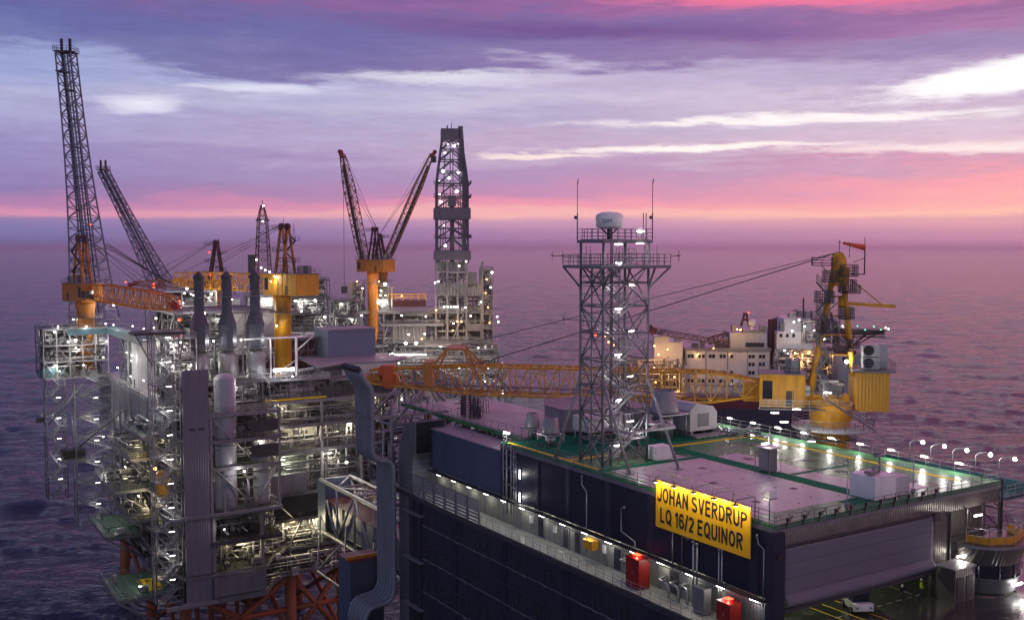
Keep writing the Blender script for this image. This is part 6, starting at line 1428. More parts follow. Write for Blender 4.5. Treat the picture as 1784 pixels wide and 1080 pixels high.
def far_mast():
    b = at(459, 492, 400); t = thing('drilling_mast', 'thin pinkish lattice mast tapering to a lit top behind the right chimney', 'mast', WORLD, tuple(b)); h = (at(458, 358, 400) - b).z
    mb = MB(MAROON); lattice(mb, (0, 0, 0), (0, 0, h * .82), 5.6, 3.2, 14, .22, .12, upv=(0, 1, 0)); lattice(mb, (0, 0, h * .82), (0, 0, h), 3.2, 1.0, 4, .2, .12, upv=(0, 1, 0)); mb.build('lattice', t)
    mb = MB(DSTEEL); mb.box(-2.2, -2, h * .8, 2.2, 2, h * .82); mb.tube((0, 0, h), (0, 0, h + 2), .15, 5); mb.build('crown_platform', t)
    MB(DSTEEL).box(-5.5, -1.5, 0, -3.1, 1.5, h * .36).build('trip_tank', t)
    for k, (px, py) in enumerate(((458, 385), (459, 358), (447, 452), (455, 466), (462, 470), (470, 473))): flood(WORLD, at(px, py, 396), f'white lamp on the thin far mast and its base, {nth(k)} from the top', 150, .7, post=0)
far_mast()
# small lamps sprinkled along the far module tops
rnd = random.Random(77)
for i in range(20):
    px, py = 270 + rnd.random() * 270, 505 + rnd.random() * 70
    flood(WORLD, at(px, py, 318 + rnd.random() * 10), 'small white work lamp among the far decks behind the exhaust stacks', 350, .45, group='small work lamps on the far decks', post=0)
for i in range(16):
    px, py = 100 + rnd.random() * 170, 560 + rnd.random() * 90
    flood(WORLD, at(px, py, 247 + rnd.random() * 12), 'small white work lamp on the left side modules', 260, .3, group='small work lamps on the left modules', post=0)
for i, (px, py, Y) in enumerate(((158, 391, 250), (219, 491, 246), (268, 494, 244), (268, 500, 243))): flood(WORLD, at(px, py, Y), f'red warning light on the far left crane, {nth(i)} from the left', 30, .4, 'r', post=0)
flood(WORLD, at(313, 556, 222), 'red beacon at the right end of the dark landing frame', 120, .7, 'r'); flood(WORLD, at(313, 524, 238), 'red lamp at the lowered tip of the far left crane boom', 60, .5, 'r', post=0)

# ================================================================ crane on the living quarters (right)
pc = at(1440, 760, 140)
crane((pc.x, pc.y, 56), aim(pc, at(665, 648, 155)), 'large yellow crane at the right with its long lattice boom lowered far to the left', ped_h=12.4, ped_r=2.1, boom=57, luff=0, mast=15.8, house=(6.0, 4.6, 4.5), bw=(3.6, 4.1), m_boom=YEL, m_house=YEL, rb=.16, nseg=26, boomz=2.3, house_off=6.3, front=2.4, rootx=9.0, hook=None, tipm=ORG, taper=.5)
def crane_extra():
    fr = Frame(pc.x, pc.y, 56, 0)
    t = thing('crane_slew_platform', 'yellow slewing ring and railed walkway joining cab, mast and machinery room of the big crane', 'platform', fr, (0, 0, 12.2), R(-8))
    MB(YEL).lathe((0, 0, .3), [(2.6, 0), (2.9, .3), (2.9, .9), (2.2, 1.3)], 26).cbox(-.6, 0, 1.2, 6.4, 2.6, 1.6).build('slew_ring', t)
    mb = MB(STEEL); mb.box(-9.4, -3.4, .1, 2.7, -2.3, .25); mb.box(-3.4, -2.3, .1, 2.7, 2.4, .28); mb.build('walkway', t)
    mb = MB(GALV); rail_mb(mb, [(-9.3, -3.3, .2), (2.6, -3.3, .2)], 1.2, 1.1, .04, 3); rail_mb(mb, [(-3.4, 2.4, .2), (2.6, 2.4, .2)], 1.2, 1.1, .04, 3); mb.build('handrail', t)
    mb = MB(LSTEEL); pipework(mb, -4, -2.0, 1.8, 2.4, 1.8, 3.8, 26, random.Random(12), .06, .25); mb.build('winch_gear', t)
    mb = MB(STEEL)
    for k in range(7): a = (-.2 - (k % 2) * 1.7, -1.7, 3.2 + k * 2.0); b = (-.2 - ((k + 1) % 2) * 1.7, -1.7, 5.2 + k * 2.0); stair_flight(mb, a, b, .7, (0, 1, 0))
    mb.build('mast_stair', t)
    t = thing('crane_machinery_room', 'yellow ribbed machinery room hanging at the right rear of the large yellow crane', 'machinery room', fr, (2.8, -3.2, 12.5), R(-8))
    mb = MB(mat('yellow_ribbed', (.72, .36, .03), .45, 0, .12, .5, corr=(0, .45, .05), streak=.3)); mb.box(0, 0, 0, 4.3, 5.5, 5.0); mb.use(YEL); mb.box(-.08, -.08, -.25, 4.38, 5.58, 0); mb.box(-.08, -.08, 4.8, 4.38, 5.58, 5.0); mb.build('body', t)
    mb = MB(STEEL); mb.box(-.5, -.4, 5.0, 5, 5.8, 5.25); rail_mb(mb, [(-.4, -.3, 5.2), (4.9, -.3, 5.2), (4.9, 5.7, 5.2), (-.4, 5.7, 5.2)], 1.2, 1.2, .04, 3, True); mb.build('roof_walkway', t)
    for z in (6.2, 7.9):
        k = MB(PALE).box(.9, .2, z - .8, 3.0, 2.0, z + .75).build('cooling_fan', t); MB(BLACK).tube((1.6, .19, z), (1.6, .12, z), .68, 18).build('fan_grille', k)
    MB(PALE).box(3.1, 2.4, 5.3, 4.5, 4.4, 8.6).build('vent_cabinet', t)
    o = MB(DSTEEL).tube((-1.1, 1, 6.2), (-1.1, 1, 5.2), .05, 5).use(L_WHITE).ball((-1.1, .9, 6.3), .25, 5).build('lamp', t); plight(t, 220, (1, .95, .85), .2, (-1.1, .5, 6.3))
    t = thing('crane_base_platform', 'round steel access platform with railing and stairs at the foot of the large yellow crane', 'platform', fr, (.4, -1.2, 10.0))
    mb = MB(PALE); mb.lathe((0, 0, -.3), [(2.2, 0), (5.4, .02), (5.4, .3), (2.2, .32)], 36); mb.build('deck', t)
    mb = MB(GALV); rail_mb(mb, [(5.3 * math.cos(k * math.pi / 12), 5.3 * math.sin(k * math.pi / 12), 0) for k in range(24)], 1.2, 1.4, .04, 3, True); mb.build('handrail', t)
    mb = MB(STEEL); stair_flight(mb, (4.2, -4.2, .1), (-2.6, -4.6, 4.4), 1.0, (0, 1, 0)); mb.build('stair', t)
    mb = MB(STEEL); stair_flight(mb, (-6.2, -4.8, -3.6), (-4.2, -4.2, .1), 1.0, (.3, 1, 0)); mb.build('stair', t)
    MB(YEL).lathe((0, 0, -9), [(2.2, 0), (2.2, 9), (2.6, 10.4), (2.6, 12)], 24).build('lower_pedestal', t)
    for i, (px, py, Y, lab) in enumerate(((1442, 684, 134, 'tube lamp on the pedestal of the large yellow crane'), (1388, 713, 134, 'tube lamp above the round platform, left one'), (1366, 735, 133, 'tube lamp on the stairs to the round platform'), (1350, 719, 134, 'small lamp at the top of the crane access stairs'), (1413, 769, 132, 'tube lamp on the handrail below the round platform'))):
        o = one('edge_lamp', lab, 'lamp', MB(L_TUBE).box(-.5, -.06, -.06, .5, .06, .06).use(LSTEEL).box(-.55, -.02, .06, .55, .08, .1), WORLD, tuple(at(px, py, Y))); plight(o, 170, (1, .95, .85), .15, (0, -.4, 0))
    # side arm and windsock
    t = thing('crane_side_arm', 'horizontal yellow arm with a tie rod pointing right from the crane mast', 'arm', WORLD, tuple(at(1468, 528, 139)))
    MB(YEL).beam((0, 0, 0), (7.1, 0, -.45), .55, .45).tube((0, 0, -.6), (0, 0, .8), .6, 10).build('arm', t); MB(ORG).tube((1.0, 0, 3.2), (5.2, 0, -.1), .08, 5).build('tie_rod', t)
    t = thing('windsock', 'faded red windsock on a black pole on top of the large yellow crane', 'windsock', WORLD, tuple(at(1506, 478, 139)))
    MB(BLACK).tube((0, 0, 0), (0, 0, 3.9), .09, 6).tube((-1.9, 0, .05), (0, 0, 0), .07, 5).tube((-1.5, 0, 1.6), (0, 0, 2.2), .05, 5).build('pole', t)
    MB(REDSOCK).tube((-.05, 0, 3.6), (-2.95, 0, 4.2), .40, 14, .16).build('sock', t)
    one('crane_mast_cap', 'rounded yellow sheave head on top of the large yellow crane mast', 'sheave head', MB(YEL).tube((-.5, 0, 0), (.7, 0, 0), 1.3, 18).cbox(.2, 0, -1.6, 1.9, 1.9, 2.4), WORLD, tuple(at(1461, 462, 139)))
    mb = MB(BLACK); mb.tube((0, 0, 0), (0, 0, 2.6), .05, 5); mb.tube((-.3, 0, 2.3), (.3, 0, 2.3), .04, 4); mb.tube((3.4, 0, 0), (3.4, 0, 3.0), .05, 5)
    one('anemometer_mast', 'two thin instrument poles on top of the large yellow crane', 'mast', mb, WORLD, tuple(at(1462, 452, 139)))
    # caged service platforms on the mast
    for i, (px, py, w, lab) in enumerate(((1477, 482, 2.0, 'highest right one'), (1447, 492, 1.7, 'highest left one'), (1476, 508, 1.8, 'second right one below the top'), (1436, 528, 2.0, 'middle left one beside the raked struts'), (1474, 556, 1.6, 'middle right one under the side arm'), (1440, 580, 2.2, 'lower left one'), (1468, 612, 2.0, 'lowest right one'))):
        mb = MB(DSTEEL); h = w / 2; mb.box(-h, -h, 0, h, h, .1); rail_mb(mb, [(-h, -h, 0), (h, -h, 0), (h, h, 0), (-h, h, 0)], 1.6, .28, .035, 4, True)
        one('service_cage', f'dark caged service platform on the yellow crane mast, {lab}', 'service platform', mb, WORLD, tuple(at(px, py, 137.6)), .1)
    t = thing('boom_rest_saddle', 'orange hooded saddle gripping the long boom where it crosses behind the valve skid', 'boom rest', WORLD, tuple(at(795, 640, 150.5)))
    mb = MB(ORG)
    for y in (-2.4, 2.4): mb.beam((-5, y, -1.6), (-1.2, y, 2.9), .3); mb.beam((4.4, y, -.4), (1.2, y, 2.9), .3); mb.beam((-1.2, y, 2.9), (1.2, y, 2.9), .3); mb.beam((-1.2, y, 2.9), (-3.4, y, -2), .25); mb.beam((1.2, y, 2.9), (3, y, -1.5), .25)
    mb.box(-4.6, -2.3, -2.4, -3.4, 2.3, 1.0); mb.box(-1.3, -2.5, 2.75, 1.3, 2.5, 3.05); mb.build('saddle', t)
    t = thing('boom_head_gear', 'red-orange sheave gear at the left end of the long yellow boom', 'sheave gear', WORLD, tuple(at(676, 655, 154.5)))
    mb = MB(mat('red_orange', (.62, .11, .02), .5)); mb.tube((.4, -1, -.6), (.4, 1, -.6), 1.25, 14); mb.tube((-.6, -.9, .9), (-.6, .9, .9), .8, 12); mb.cbox(.2, 0, .4, 1.6, 2.4, 2.6); mb.build('gear', t)
crane_extra()

# ================================================================ drilling platform (middle distance)
DP = Frame(-58.5, 372, 0, 6)
K = 4.74
def dx(px): return (px - 615) / K
def dz(py): return 90 - (py - 432) / K
def drilling():
    t = thing('drilling_platform', 'distant multi-deck drilling platform topside below the tall derrick', 'platform', DP)
    def deck(px0, px1, py, m_=STEEL, y0=0, y1=40, th=1.0): MB(m_).box(dx(px0), y0, dz(py) - th, dx(px1), y1, dz(py)).build('deck', t)
    deck(633, 700, 540, LSTEEL); deck(665, 845, 541, STEEL, 2); deck(668, 775, 562, LSTEEL); deck(670, 850, 592, STEEL, 1); deck(655, 870, 618, LSTEEL, 0); deck(660, 880, 645, STEEL, -2); deck(690, 886, 665, STEEL, -3); deck(690, 886, 690, STEEL, -3); deck(615, 680, 598, LSTEEL, 0)
    MB(mat('grey_slab', (.24, .22, .26), .5, .1, .1, .2, streak=.3)).box(0, 0, dz(600), dx(633), 4, dz(541)).build('side_wall', t)
    MB(WALLG).box(0, 0, dz(540), dx(620), 4, dz(490)).build('side_wall', t)
    CG = mat('ribbed_grey', (.25, .25, .26), .5, .1, .1, .3, corr=(0, 1.3, .15), streak=.3)
    def wall(px0, px1, py0, py1, m_=CG, y=3): MB(m_).box(dx(px0), y, dz(py1), dx(px1), y + .5, dz(py0)).build('wall', t)
    wall(684, 745, 566, 592); wall(668, 772, 544, 562, STEEL, 6); wall(680, 745, 522, 534, MAROON, 4); wall(660, 860, 593, 618, TEALD, 8); wall(660, 875, 620, 700, DSTEEL, 10)
    wall(765, 845, 493, 515, CG, 2); wall(765, 818, 456, 473, CG, 4); wall(818, 833, 474, 500, STEEL, 2); wall(762, 850, 541, 590, DSTEEL, 9); wall(815, 842, 563, 576, STEEL, 1); wall(766, 812, 516, 534, DSTEEL, 9)
    mb = MB(LSTEEL)
    for px in (762, 782, 800, 815, 843): mb.beam((dx(px), 2, dz(592)), (dx(px), 2, dz(455)), .7)
    for px in (635, 655, 672, 690, 845, 868): mb.beam((dx(px), 1, dz(700)), (dx(px), 1, dz(541 if px < 800 else 600)), .7)
    for a, b in (((765, 515), (788, 493)), ((788, 493), (818, 515)), ((790, 592), (810, 545)), ((636, 598), (655, 645)), ((680, 562), (668, 600)), ((690, 640), (720, 665)), ((720, 665), (750, 640))): mb.tube((dx(a[0]), .5, dz(a[1])), (dx(b[0]), .5, dz(b[1])), .3, 6)
    mb.build('frame', t)
    mb = MB(YEL); rail_mb(mb, [(dx(680), 1, dz(522)), (dx(745), 1, dz(522))], 2.2, 3, .25, 2); mb.build('yellow_rail', t)
    rnd = random.Random(9)
    for px0, px1, py0, py1, n, y in ((668, 770, 541, 562, 60, 2), (745, 850, 545, 592, 90, 3), (620, 690, 545, 618, 70, 1), (668, 870, 597, 618, 120, 0), (765, 845, 515, 541, 50, 2), (665, 880, 620, 645, 130, -2), (690, 886, 645, 690, 160, -3), (766, 815, 474, 493, 30, 2), (620, 640, 492, 541, 40, 1), (655, 690, 500, 541, 40, 2)):
        mb = MB(STEEL); pipework(mb, dx(px0), y, dz(py1), dx(px1), y + 4, dz(py0), n, rnd, .12, .45); mb.build('pipework', t)
    for py in (541, 562, 592, 618, 645, 665, 690):
        mb = MB(LSTEEL); rail_mb(mb, [(dx(672 if py < 640 else 690), -3 if py > 640 else .4, dz(py)), (dx(845 if py < 600 else 882), -3 if py > 640 else .4, dz(py))], 1.3, 3, .09, 3); mb.build('handrail', t)
    for x, y in ((6, 5), (28, 5), (50, 5), (6, 36), (50, 36)): MB(JACK).tube((x, y, dz(700)), (x, y, -5), 1.5, 12).build('leg', t)
drilling()
module(DP, (dx(840), 2, dz(700)), dx(862) - dx(840), 5, dz(470) - dz(700), 9, 'slender open stair module standing at the right side of the derrick base', 51, 16, LSTEEL, lamps=6, lpow=200, lsize=.7, vessels=0, rr=.1, brace=True, pr=(.1, .3), cat='stair module', name='stair_module')
module(DP, (dx(655), 2, dz(541)), dx(680) - dx(655), 8, 9, 2, 'small lit equipment module right of the pedestal crane on the drilling platform', 52, 24, LSTEEL, lamps=3, lpow=900, lsize=.8, vessels=1, rr=.1)
def derrick():
    x0, x1 = dx(763), dx(820); w = x1 - x0; cx_ = (x0 + x1) / 2; zb = dz(458)
    t = thing('derrick', 'tall dark drilling derrick with three grey cladding bands and white lamps', 'derrick', DP, (cx_, 8, zb)); z = lambda py: dz(py) - zb
    DM = mat('derrick_steel', (.10, .09, .13), .5, .2, .2, .3)
    mb = MB(DM); hw = w / 2 - .4; lv = [458, 437, 415, 398, 382, 363, 345, 322, 300, 280, 262, 245]
    def half(py): return hw if py >= 318 else hw - (hw - 3.4) * (318 - py) / (318 - 240)
    for a, b in zip(lv[:-1], lv[1:]):
        ha, hb = half(a), half(b)
        ca = [(-ha, -ha), (ha, -ha), (ha, ha), (-ha, ha)]; cb = [(-hb, -hb), (hb, -hb), (hb, hb), (-hb, hb)]
        for k in range(4):
            mb.beam((*ca[k], z(a)), (*cb[k], z(b)), .75); mb.beam((*cb[k], z(b)), (*cb[(k + 1) % 4], z(b)), .4)
            m0 = ((cb[k][0] + cb[(k + 1) % 4][0]) / 2, (cb[k][1] + cb[(k + 1) % 4][1]) / 2)
            mb.tube((*ca[k], z(a)), (*m0, z(b)), .24, 5); mb.tube((*ca[(k + 1) % 4], z(a)), (*m0, z(b)), .24, 5)
    mb.beam((hw * .75, -hw, z(458)), (hw * .75, -hw, z(300)), 1.3); mb.beam((hw * .8, 0, z(320)), (3.2, 0, z(225)), 2.0, 2.0); mb.build('frame', t)
    for k, (pa, pb) in enumerate(((437, 453), (363, 382))):
        e = hw + 1.0; m2 = MB(mat('band_grey', (.16, .14, .18), .5, .1, .12, .4, streak=.3))
        for q in ((-e, -e, e, -e + .3), (-e, e - .3, e, e), (-e, -e, -e + .3, e), (e - .3, -e, e, e)): m2.box(q[0], q[1], z(pb), q[2], q[3], z(pa))
        m2.build('cladding_band', t)
    MB(mat('band_grey', (1, 1, 1))).box(-3.9, -3.9, z(245), 3.2, 3.9, z(226)).box(2.4, -3.9, z(300), 4.0, 3.9, z(222)).build('crown_block', t)
    mb = MB(DM)
    for xx in (-4.4, -3.4, -2.4, 3, 4): mb.beam((xx, 2.5, z(458)), (xx * .8, 2.5, z(335)), .35)
    for xx in (-3, 3.4): mb.beam((xx, 3, z(335)), (xx * .7, 3, z(250)), .5)
    mb.tube((0, -1, z(458)), (0, -1, z(345)), .9, 8); mb.cbox(0, -1, z(350), 3, 3, 4); mb.tube((-.5, 0, z(345)), (-.5, 0, z(245)), .2, 5); mb.tube((.5, 0, z(345)), (.5, 0, z(245)), .2, 5)
    mb.tube((0, 0, z(226)), (0, 0, z(214)), .12, 5); mb.tube((-1.5, 0, z(226)), (-1.5, 0, z(219)), .25, 5); mb.build('travelling_block', t)
    for py in (322, 345, 415): mb = MB(DM); e = half(py) + 1.2; mb.box(-e, -e, z(py), e, -e + .9, z(py) + .3); rail_mb(mb, [(-e, -e, z(py)), (e, -e, z(py)), (e, e, z(py))], 1.2, 2, .1, 2); mb.build('gangway', t)
    for i, (px, py) in enumerate(((784, 252), (795, 256), (804, 253), (779, 268), (805, 292), (776, 300), (770, 316), (786, 312), (803, 300), (769, 340), (772, 352), (799, 335), (777, 392), (779, 428), (812, 420))):
        o = MB(L_WHITE).ball((0, 0, 0), .3 + .12 * (i % 3), 4).build('lamp', t); o.location = (dx(px) - cx_, -half(py) - .3 if i % 2 else -2, z(py)); plight(o, 120, (1, .96, .9), .5, (0, .8, -.5))
derrick()
pD = at(650, 540, 374)
crane((pD.x, pD.y, dz(570)), 150, 'orange pedestal crane on the drilling platform, its lattice boom raised steeply to the left', ped_h=20.5, ped_r=1.9, boom=41, luff=76, mast=11, house=(12, 7, 4.4), bw=(3.0, 3.0), m_ped=ORG, m_house=ORG, m_boom=mat('boom_rust', (.28, .12, .06), .5), cone=7, rb=.2, mastm=MAROON, nseg=20, house_off=-.8, boomz=3, rootx=3.6, hook=None)
pE = at(668, 520, 392)
crane((pE.x, pE.y, dz(560)), -4, 'orange lattice crane boom raised to the right beside the derrick', ped_h=18, ped_r=1.6, boom=45, luff=66, mast=10, house=(5, 5, 3.6), bw=(2.8, 2.8), m_ped=ORG, m_house=ORG, m_boom=mat('boom_rust', (1, 1, 1)), rb=.2, mastm=MAROON, nseg=22, house_off=-1, boomz=3, rootx=.6, hook=2)
mb = MB(ROPE).tube(at(598, 272, 372), at(600, 498, 372), .1, 4).use(DSTEEL).cbox(at(600, 505, 372).x, 372, at(600, 505, 372).z, 2.0, 2.0, 2.6)
one('hanging_load', 'small dark box hanging on a thin wire over the sea left of the drilling platform', 'load', mb, WORLD)
for i, (px, py) in enumerate(((671, 494), (707, 597), (725, 597), (768, 603), (812, 455), (843, 664), (863, 664), (833, 605), (876, 682), (780, 534), (774, 534), (786, 534), (792, 534), (797, 534), (811, 535), (664, 506), (672, 514), (663, 514), (632, 502), (630, 549), (700, 549), (742, 551), (712, 582), (740, 581), (684, 615), (679, 617), (758, 492), (764, 490), (866, 551), (868, 560), (800, 463), (820, 550), (855, 500), (790, 563), (817, 608), (650, 690), (700, 695), (740, 668), (760, 700), (660, 645), (800, 640), (752, 628), (695, 632), (850, 640))):
    flood(WORLD, at(px, py, 366 - (i % 3) * 2), 'white floodlight hung on the decks of the drilling platform', (1200 if i in (0, 1, 2, 5, 6, 8) else 330), (1.15 if i in (0, 1, 2, 5, 6, 8) else .6), group='floodlights on the drilling platform', post=0)
for i, (px, py) in enumerate(((797, 560), (789, 575), (804, 560), (848, 486), (846, 510), (850, 535), (853, 562), (700, 515), (660, 490), (622, 490), (760, 540), (735, 590))):
    flood(WORLD, at(px, py, 369), 'warm amber work lamp on the drilling platform', 600, .5, 'o', group='amber work lamps on the drilling platform', post=0)
one('string_lights', 'line of small white deck lights along the lower drilling deck', 'lights', MB(L_WHITE).box(dx(690), -.6, dz(618) + .4, dx(745), -.5, dz(618) + .65), DP)
# bridge with pipes between the drilling platform and the accommodation roof
t = thing('pipe_bridge', 'long low grey pipe bridge with handrails leading from the dark block towards the drilling platform', 'bridge', WORLD, tuple(at(770, 690, 205)))
a = Vector((0, 0, 0)); b = at(735, 655, 355) - at(770, 690, 205); mb = MB(LSTEEL); lattice(mb, a, b, 7, 7, 16, .25, .16, h0=7, h1=7); mb.build('truss', t)
s = Vector((b.x, b.y, b.z)); mb = MB(DSTEEL); mb.beam((0, 0, -3), s + Vector((0, 0, -3)), 6, .3); mb.build('deck', t)

# ================================================================ flotel vessel behind the right crane
SH = Frame(*at(1130, 745, 480), -4); SH.o.z = 0
Q = 3.75
def sx_(px): return (px - 1130) / Q
def sz_(py): return 90 - (py - 432) / Q
def flotel():
    t = thing('accommodation_vessel', 'far white accommodation vessel with a maroon and navy hull behind the yellow crane', 'ship', SH)
    hull = [(sx_(1040), 6), (sx_(1060), 0), (sx_(1520), 0), (sx_(1560), 24), (sx_(1520), 46), (sx_(1060), 46)]
    MB(NAVYH).prism([(sx_(1040), 6), (sx_(1060), 0), (sx_(1405), 0), (sx_(1440), 24), (sx_(1405), 46), (sx_(1060), 46)], -4, sz_(712)).build('hull', t); MB(MARH).prism(hull, sz_(712), sz_(694)).build('topside_band', t); MB(STEEL).prism(hull, sz_(694), sz_(690)).build('main_deck', t)
    def blk(name, x0, x1, y0, y1, py0, py1, m_=SHIPW): return MB(m_).box(sx_(x0), y0, sz_(py1), sx_(x1), y1, sz_(py0)).build(name, t)
    mainb = blk('superstructure', 1197, 1345, 10, 40, 614, 690)
    blk('deck_house', 1142, 1168, 12, 30, 590, 690); blk('deck_house', 1168, 1192, 11, 30, 600, 690); blk('bridge_house', 1275, 1340, 12, 32, 583, 614, mat('ship_grey', (.34, .38, .46), .5, streak=.2)); blk('deck_house', 1300, 1338, 14, 26, 578, 583, LSTEEL)
    blk('superstructure', 1358, 1420, 12, 40, 580, 660); blk('deck_house', 1372, 1420, 14, 36, 558, 580); blk('superstructure', 1462, 1515, 8, 40, 618, 690, mat('ship_grey', (1, 1, 1))); blk('roof_band', 1460, 1492, 7.6, 30, 612, 618, MAROON)
    blk('bridge_window', 1303, 1336, 11.9, 12, 600, 608, GLASS); blk('roof_edge', 1195, 1347, 9.4, 40, 610, 614, LSTEEL)
    wm = MB(GLASS).box(-.65, -.08, -.85, .65, 0, .85).mesh('window')
    def win(px, py, y=9.98): o = bpy.data.objects.new('window', wm); C.objects.link(o); o.parent = t; o.location = (sx_(px), y, sz_(py))
    for py in (624, 653, 668): 
        for px in (1203, 1209, 1221, 1228, 1240, 1246, 1259, 1265, 1278, 1310, 1316, 1328, 1334): win(px, py)
    for px in (1310, 1316, 1328, 1334): win(px, 638)
    for px in (1365, 1376, 1387, 1366): win(px, 587 if px != 1366 else 619, 11.98)
    for px in (1471, 1477): win(px, 626, 7.98)
    mb = MB(LSTEEL)
    for px in (1143, 1160, 1180, 1196, 1345, 1358): mb.beam((sx_(px), 8, sz_(690)), (sx_(px), 8, sz_(650)), .5)
    rail_mb(mb, [(sx_(1140), 1, sz_(690)), (sx_(1520), 1, sz_(690))], 1.6, 4, .12, 3); rail_mb(mb, [(sx_(1197), 10, sz_(614)), (sx_(1345), 10, sz_(614))], 1.4, 4, .1, 2); mb.build('handrail', t)
    rnd = random.Random(2); mb = MB(STEEL); pipework(mb, sx_(1060), 4, sz_(690), sx_(1196), 9, sz_(625), 90, rnd, .2, .7); pipework(mb, sx_(1350), 4, sz_(690), sx_(1450), 9, sz_(610), 110, rnd, .2, .7); pipework(mb, sx_(1400), 10, sz_(600), sx_(1470), 16, sz_(552), 60, rnd, .15, .5); mb.build('deck_equipment', t)
    MB(MAROON).tube((sx_(1352), 20, sz_(660)), (sx_(1352), 20, sz_(560)), 1.3, 10).tube((sx_(1360), 20, sz_(640)), (sx_(1360), 20, sz_(558)), 1.0, 10).build('funnel', t)
    for a, b in (((1297, 572), (1303, 548)), ((1311, 572), (1306, 548)), ((1300, 560), (1309, 560)), ((1370, 610), (1420, 598)), ((1370, 590), (1370, 640)), ((1405, 590), (1405, 640))): MB(MAROON).tube((sx_(a[0]), 16, sz_(a[1])), (sx_(b[0]), 16, sz_(b[1])), .55, 6).build('mast_leg', t)
    MB(MAROON).tube((sx_(1408), 18, sz_(560)), (sx_(1408), 18, sz_(522)), .4, 6).build('mast', t)
    MB(WHITE).ball((sx_(1316), 16, sz_(566)), 1.9, 8).tube((sx_(1316), 16, sz_(583)), (sx_(1316), 16, sz_(572)), .6, 8).build('satellite_dome', t)
    for px, py0, py1 in ((1197, 614, 690), (1232, 614, 690), (1270, 614, 690), (1305, 614, 690), (1344, 614, 690)): MB(LSTEEL).box(sx_(px), 9.85, sz_(py1), sx_(px) + .35, 9.99, sz_(py0)).build('wall_seam', t)
    for py in (632, 645, 660, 675): m_2 = MB(LSTEEL); rail_mb(m_2, [(sx_(1197), 8.8, sz_(py)), (sx_(1300 if py < 650 else 1345), 8.8, sz_(py))], 1.1, 4, .06, 2); m_2.box(sx_(1197), 8.7, sz_(py) - .15, sx_(1300 if py < 650 else 1345), 9.99, sz_(py)); m_2.build('gallery', t) if py in (675,) else None
    for k, (px, py, w_, h_) in enumerate(((1210, 610, 3, 2), (1225, 609, 2, 3), (1252, 610, 4, 2), (1266, 607, 2, 4), (1365, 578, 2, 3), (1380, 556, 3, 2), (1395, 555, 2, 3), (1410, 556, 3, 3), (1280, 581, 2, 3), (1330, 581, 3, 3), (1150, 588, 2, 2), (1178, 598, 3, 2), (1425, 600, 4, 5), (1436, 590, 3, 8), (1448, 600, 5, 5))): MB(LSTEEL if k % 2 else STEEL).box(sx_(px), 14, sz_(py), sx_(px) + w_, 18, sz_(py) + h_).build('roof_unit', t)
    # helideck
    mb = MB(mat('far_helideck', (.10, .11, .12), .4, 0, .2, .1)); mb.lathe((sx_(1512), 20, sz_(577)), [(1, -2.2), (10.5, -2.0), (12.9, -.2), (13.3, .3), (1, .4)], 8); mb.build('helideck', t)
    mb = MB(DSTEEL)
    for k in range(8): a = k * math.pi / 4; mb.tube((sx_(1512) + 10 * math.cos(a), 20 + 10 * math.sin(a), sz_(580)), (sx_(1495), 22, sz_(612)), .3, 5)
    lattice(mb, (sx_(1470), 12, sz_(586)), (sx_(1545), 12, sz_(586)), 1.6, 1.6, 16, .14); mb.build('helideck_support', t)
    for k in range(10):
        a = k * math.pi / 5 + .2; flood(WORLD, SH.w(sx_(1512) + 12.4 * math.cos(a), 20 + 12.4 * math.sin(a), sz_(574.5)), 'small perimeter light on the far ship helideck', 0, .55 if k % 3 else .7, 'g' if k % 3 else 'w', group='perimeter lights of the far helideck', post=0)
    for i, (px, py, c) in enumerate(((1216, 616, 'o'), (1272, 616, 'o'), (1322, 615, 'o'), (1243, 606, 'o'), (1290, 574, 'o'), (1284, 573, 'o'), (1275, 666, 'w'), (1147, 617, 'o'), (1140, 640, 'o'), (1142, 665, 'o'), (1175, 656, 'o'), (1182, 680, 'o'), (1150, 690, 'o'), (1385, 614, 'o'), (1398, 616, 'o'), (1410, 612, 'o'), (1378, 626, 'o'), (1440, 640, 'o'), (1450, 616, 'o'), (1383, 560, 'w'), (1392, 557, 'w'), (1380, 576, 'w'), (1402, 568, 'w'), (1418, 575, 'w'), (1436, 590, 'w'), (1367, 610, 'w'), (1360, 690, 'w'), (1420, 690, 'w'), (1163, 608, 'o'), (1055, 585, 'o'), (1060, 595, 'o'), (1070, 600, 'o'), (1140, 602, 'o'), (1395, 630, 'o'), (1408, 628, 'o'), (1304, 544, 'r'))):
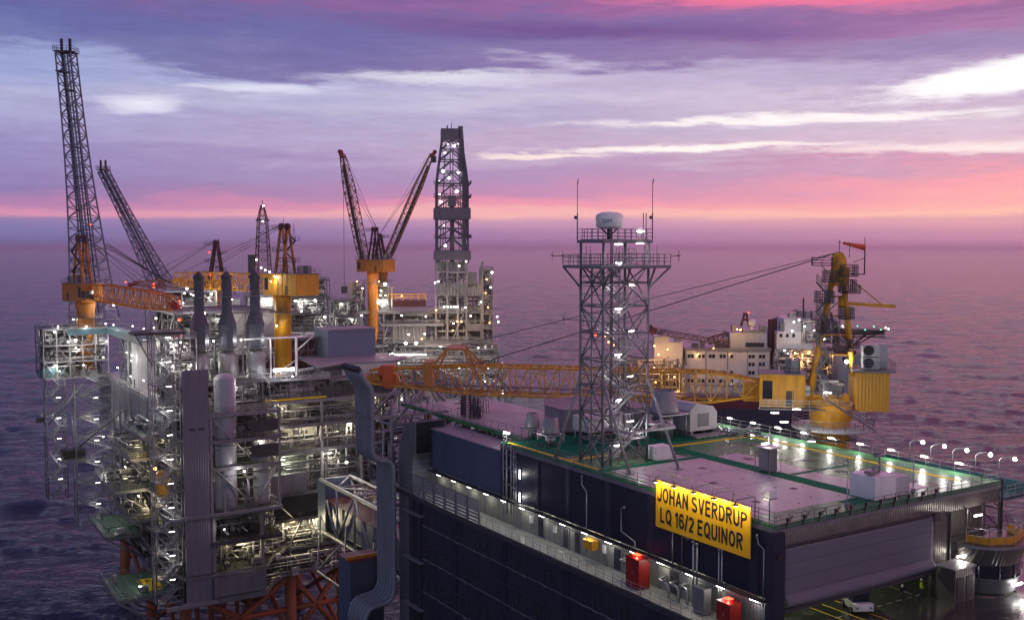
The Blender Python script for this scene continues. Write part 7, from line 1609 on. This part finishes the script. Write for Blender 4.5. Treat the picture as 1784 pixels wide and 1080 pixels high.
        main = i in (0, 1, 2, 3, 6); q = at(px, py, 480 if not main else 488)
        flood(WORLD, q, {'o': 'amber deck lamp on the far accommodation vessel', 'w': 'white deck lamp on the far accommodation vessel', 'r': 'red warning light on the mast of the far vessel'}[c], (260 if main else 2200) if c == 'o' else 350, .8, c, group=None if c == 'r' else {'o': 'amber lamps on the far vessel', 'w': 'white lamps on the far vessel'}[c], post=0)
flotel()
def shipcrane():
    t = thing('gangway_boom', 'long dark lattice gangway boom lying across the left part of the far vessel', 'gangway', SH, (sx_(1130), 8, 0)); mb = MB(mat('boom_dark', (.12, .08, .09), .5))
    lattice(mb, (0, 0, sz_(577)), (sx_(1275) - sx_(1130), 4, sz_(602)), 2.6, 2.2, 20, .22, .14); mb.build('lattice', t); MB(MAROON).tube((0, 0, sz_(572)), (3, 0, sz_(582)), 1.8, 10).build('hinge', t)
    mb = MB(MAROON); lattice(mb, (sx_(1240) - sx_(1130), 10, sz_(600)), (sx_(1275) - sx_(1130), 10, sz_(590)), 3, 3, 4, .3); mb.build('rest', t)
shipcrane()
one('far_standby_vessel', 'tiny red and white vessel on the water beyond the flotel', 'boat', MB(RED).prism([(-4, 0), (3, -1), (5, 0), (3, 1)], 0, 1.5).use(WHITE).box(0, -.8, 1.5, 2.5, .8, 3.4).tube((1, 0, 3.4), (1, 0, 5.5), .12, 5), WORLD, tuple(at(1386, 542, 1440)))

# ================================================================ air
def haze(dens):
    mb = MB(); mb.box(-62000, -200, -9, 62000, 95000, 153); M = bpy.data.materials.new('haze'); M.use_nodes = True; N = M.node_tree.nodes; N.clear()
    v = N.new('ShaderNodeVolumePrincipled'); v.inputs['Density'].default_value = dens; v.inputs['Color'].default_value = (1.0, .86, .93, 1); v.inputs['Anisotropy'].default_value = .75
    out = N.new('ShaderNodeOutputMaterial'); M.node_tree.links.new(v.outputs[0], out.inputs['Volume'])
    o = mb.build('haze'); o.data.materials.clear(); o.data.materials.append(M); o['kind'] = 'stuff'; return o
haze(.00006)
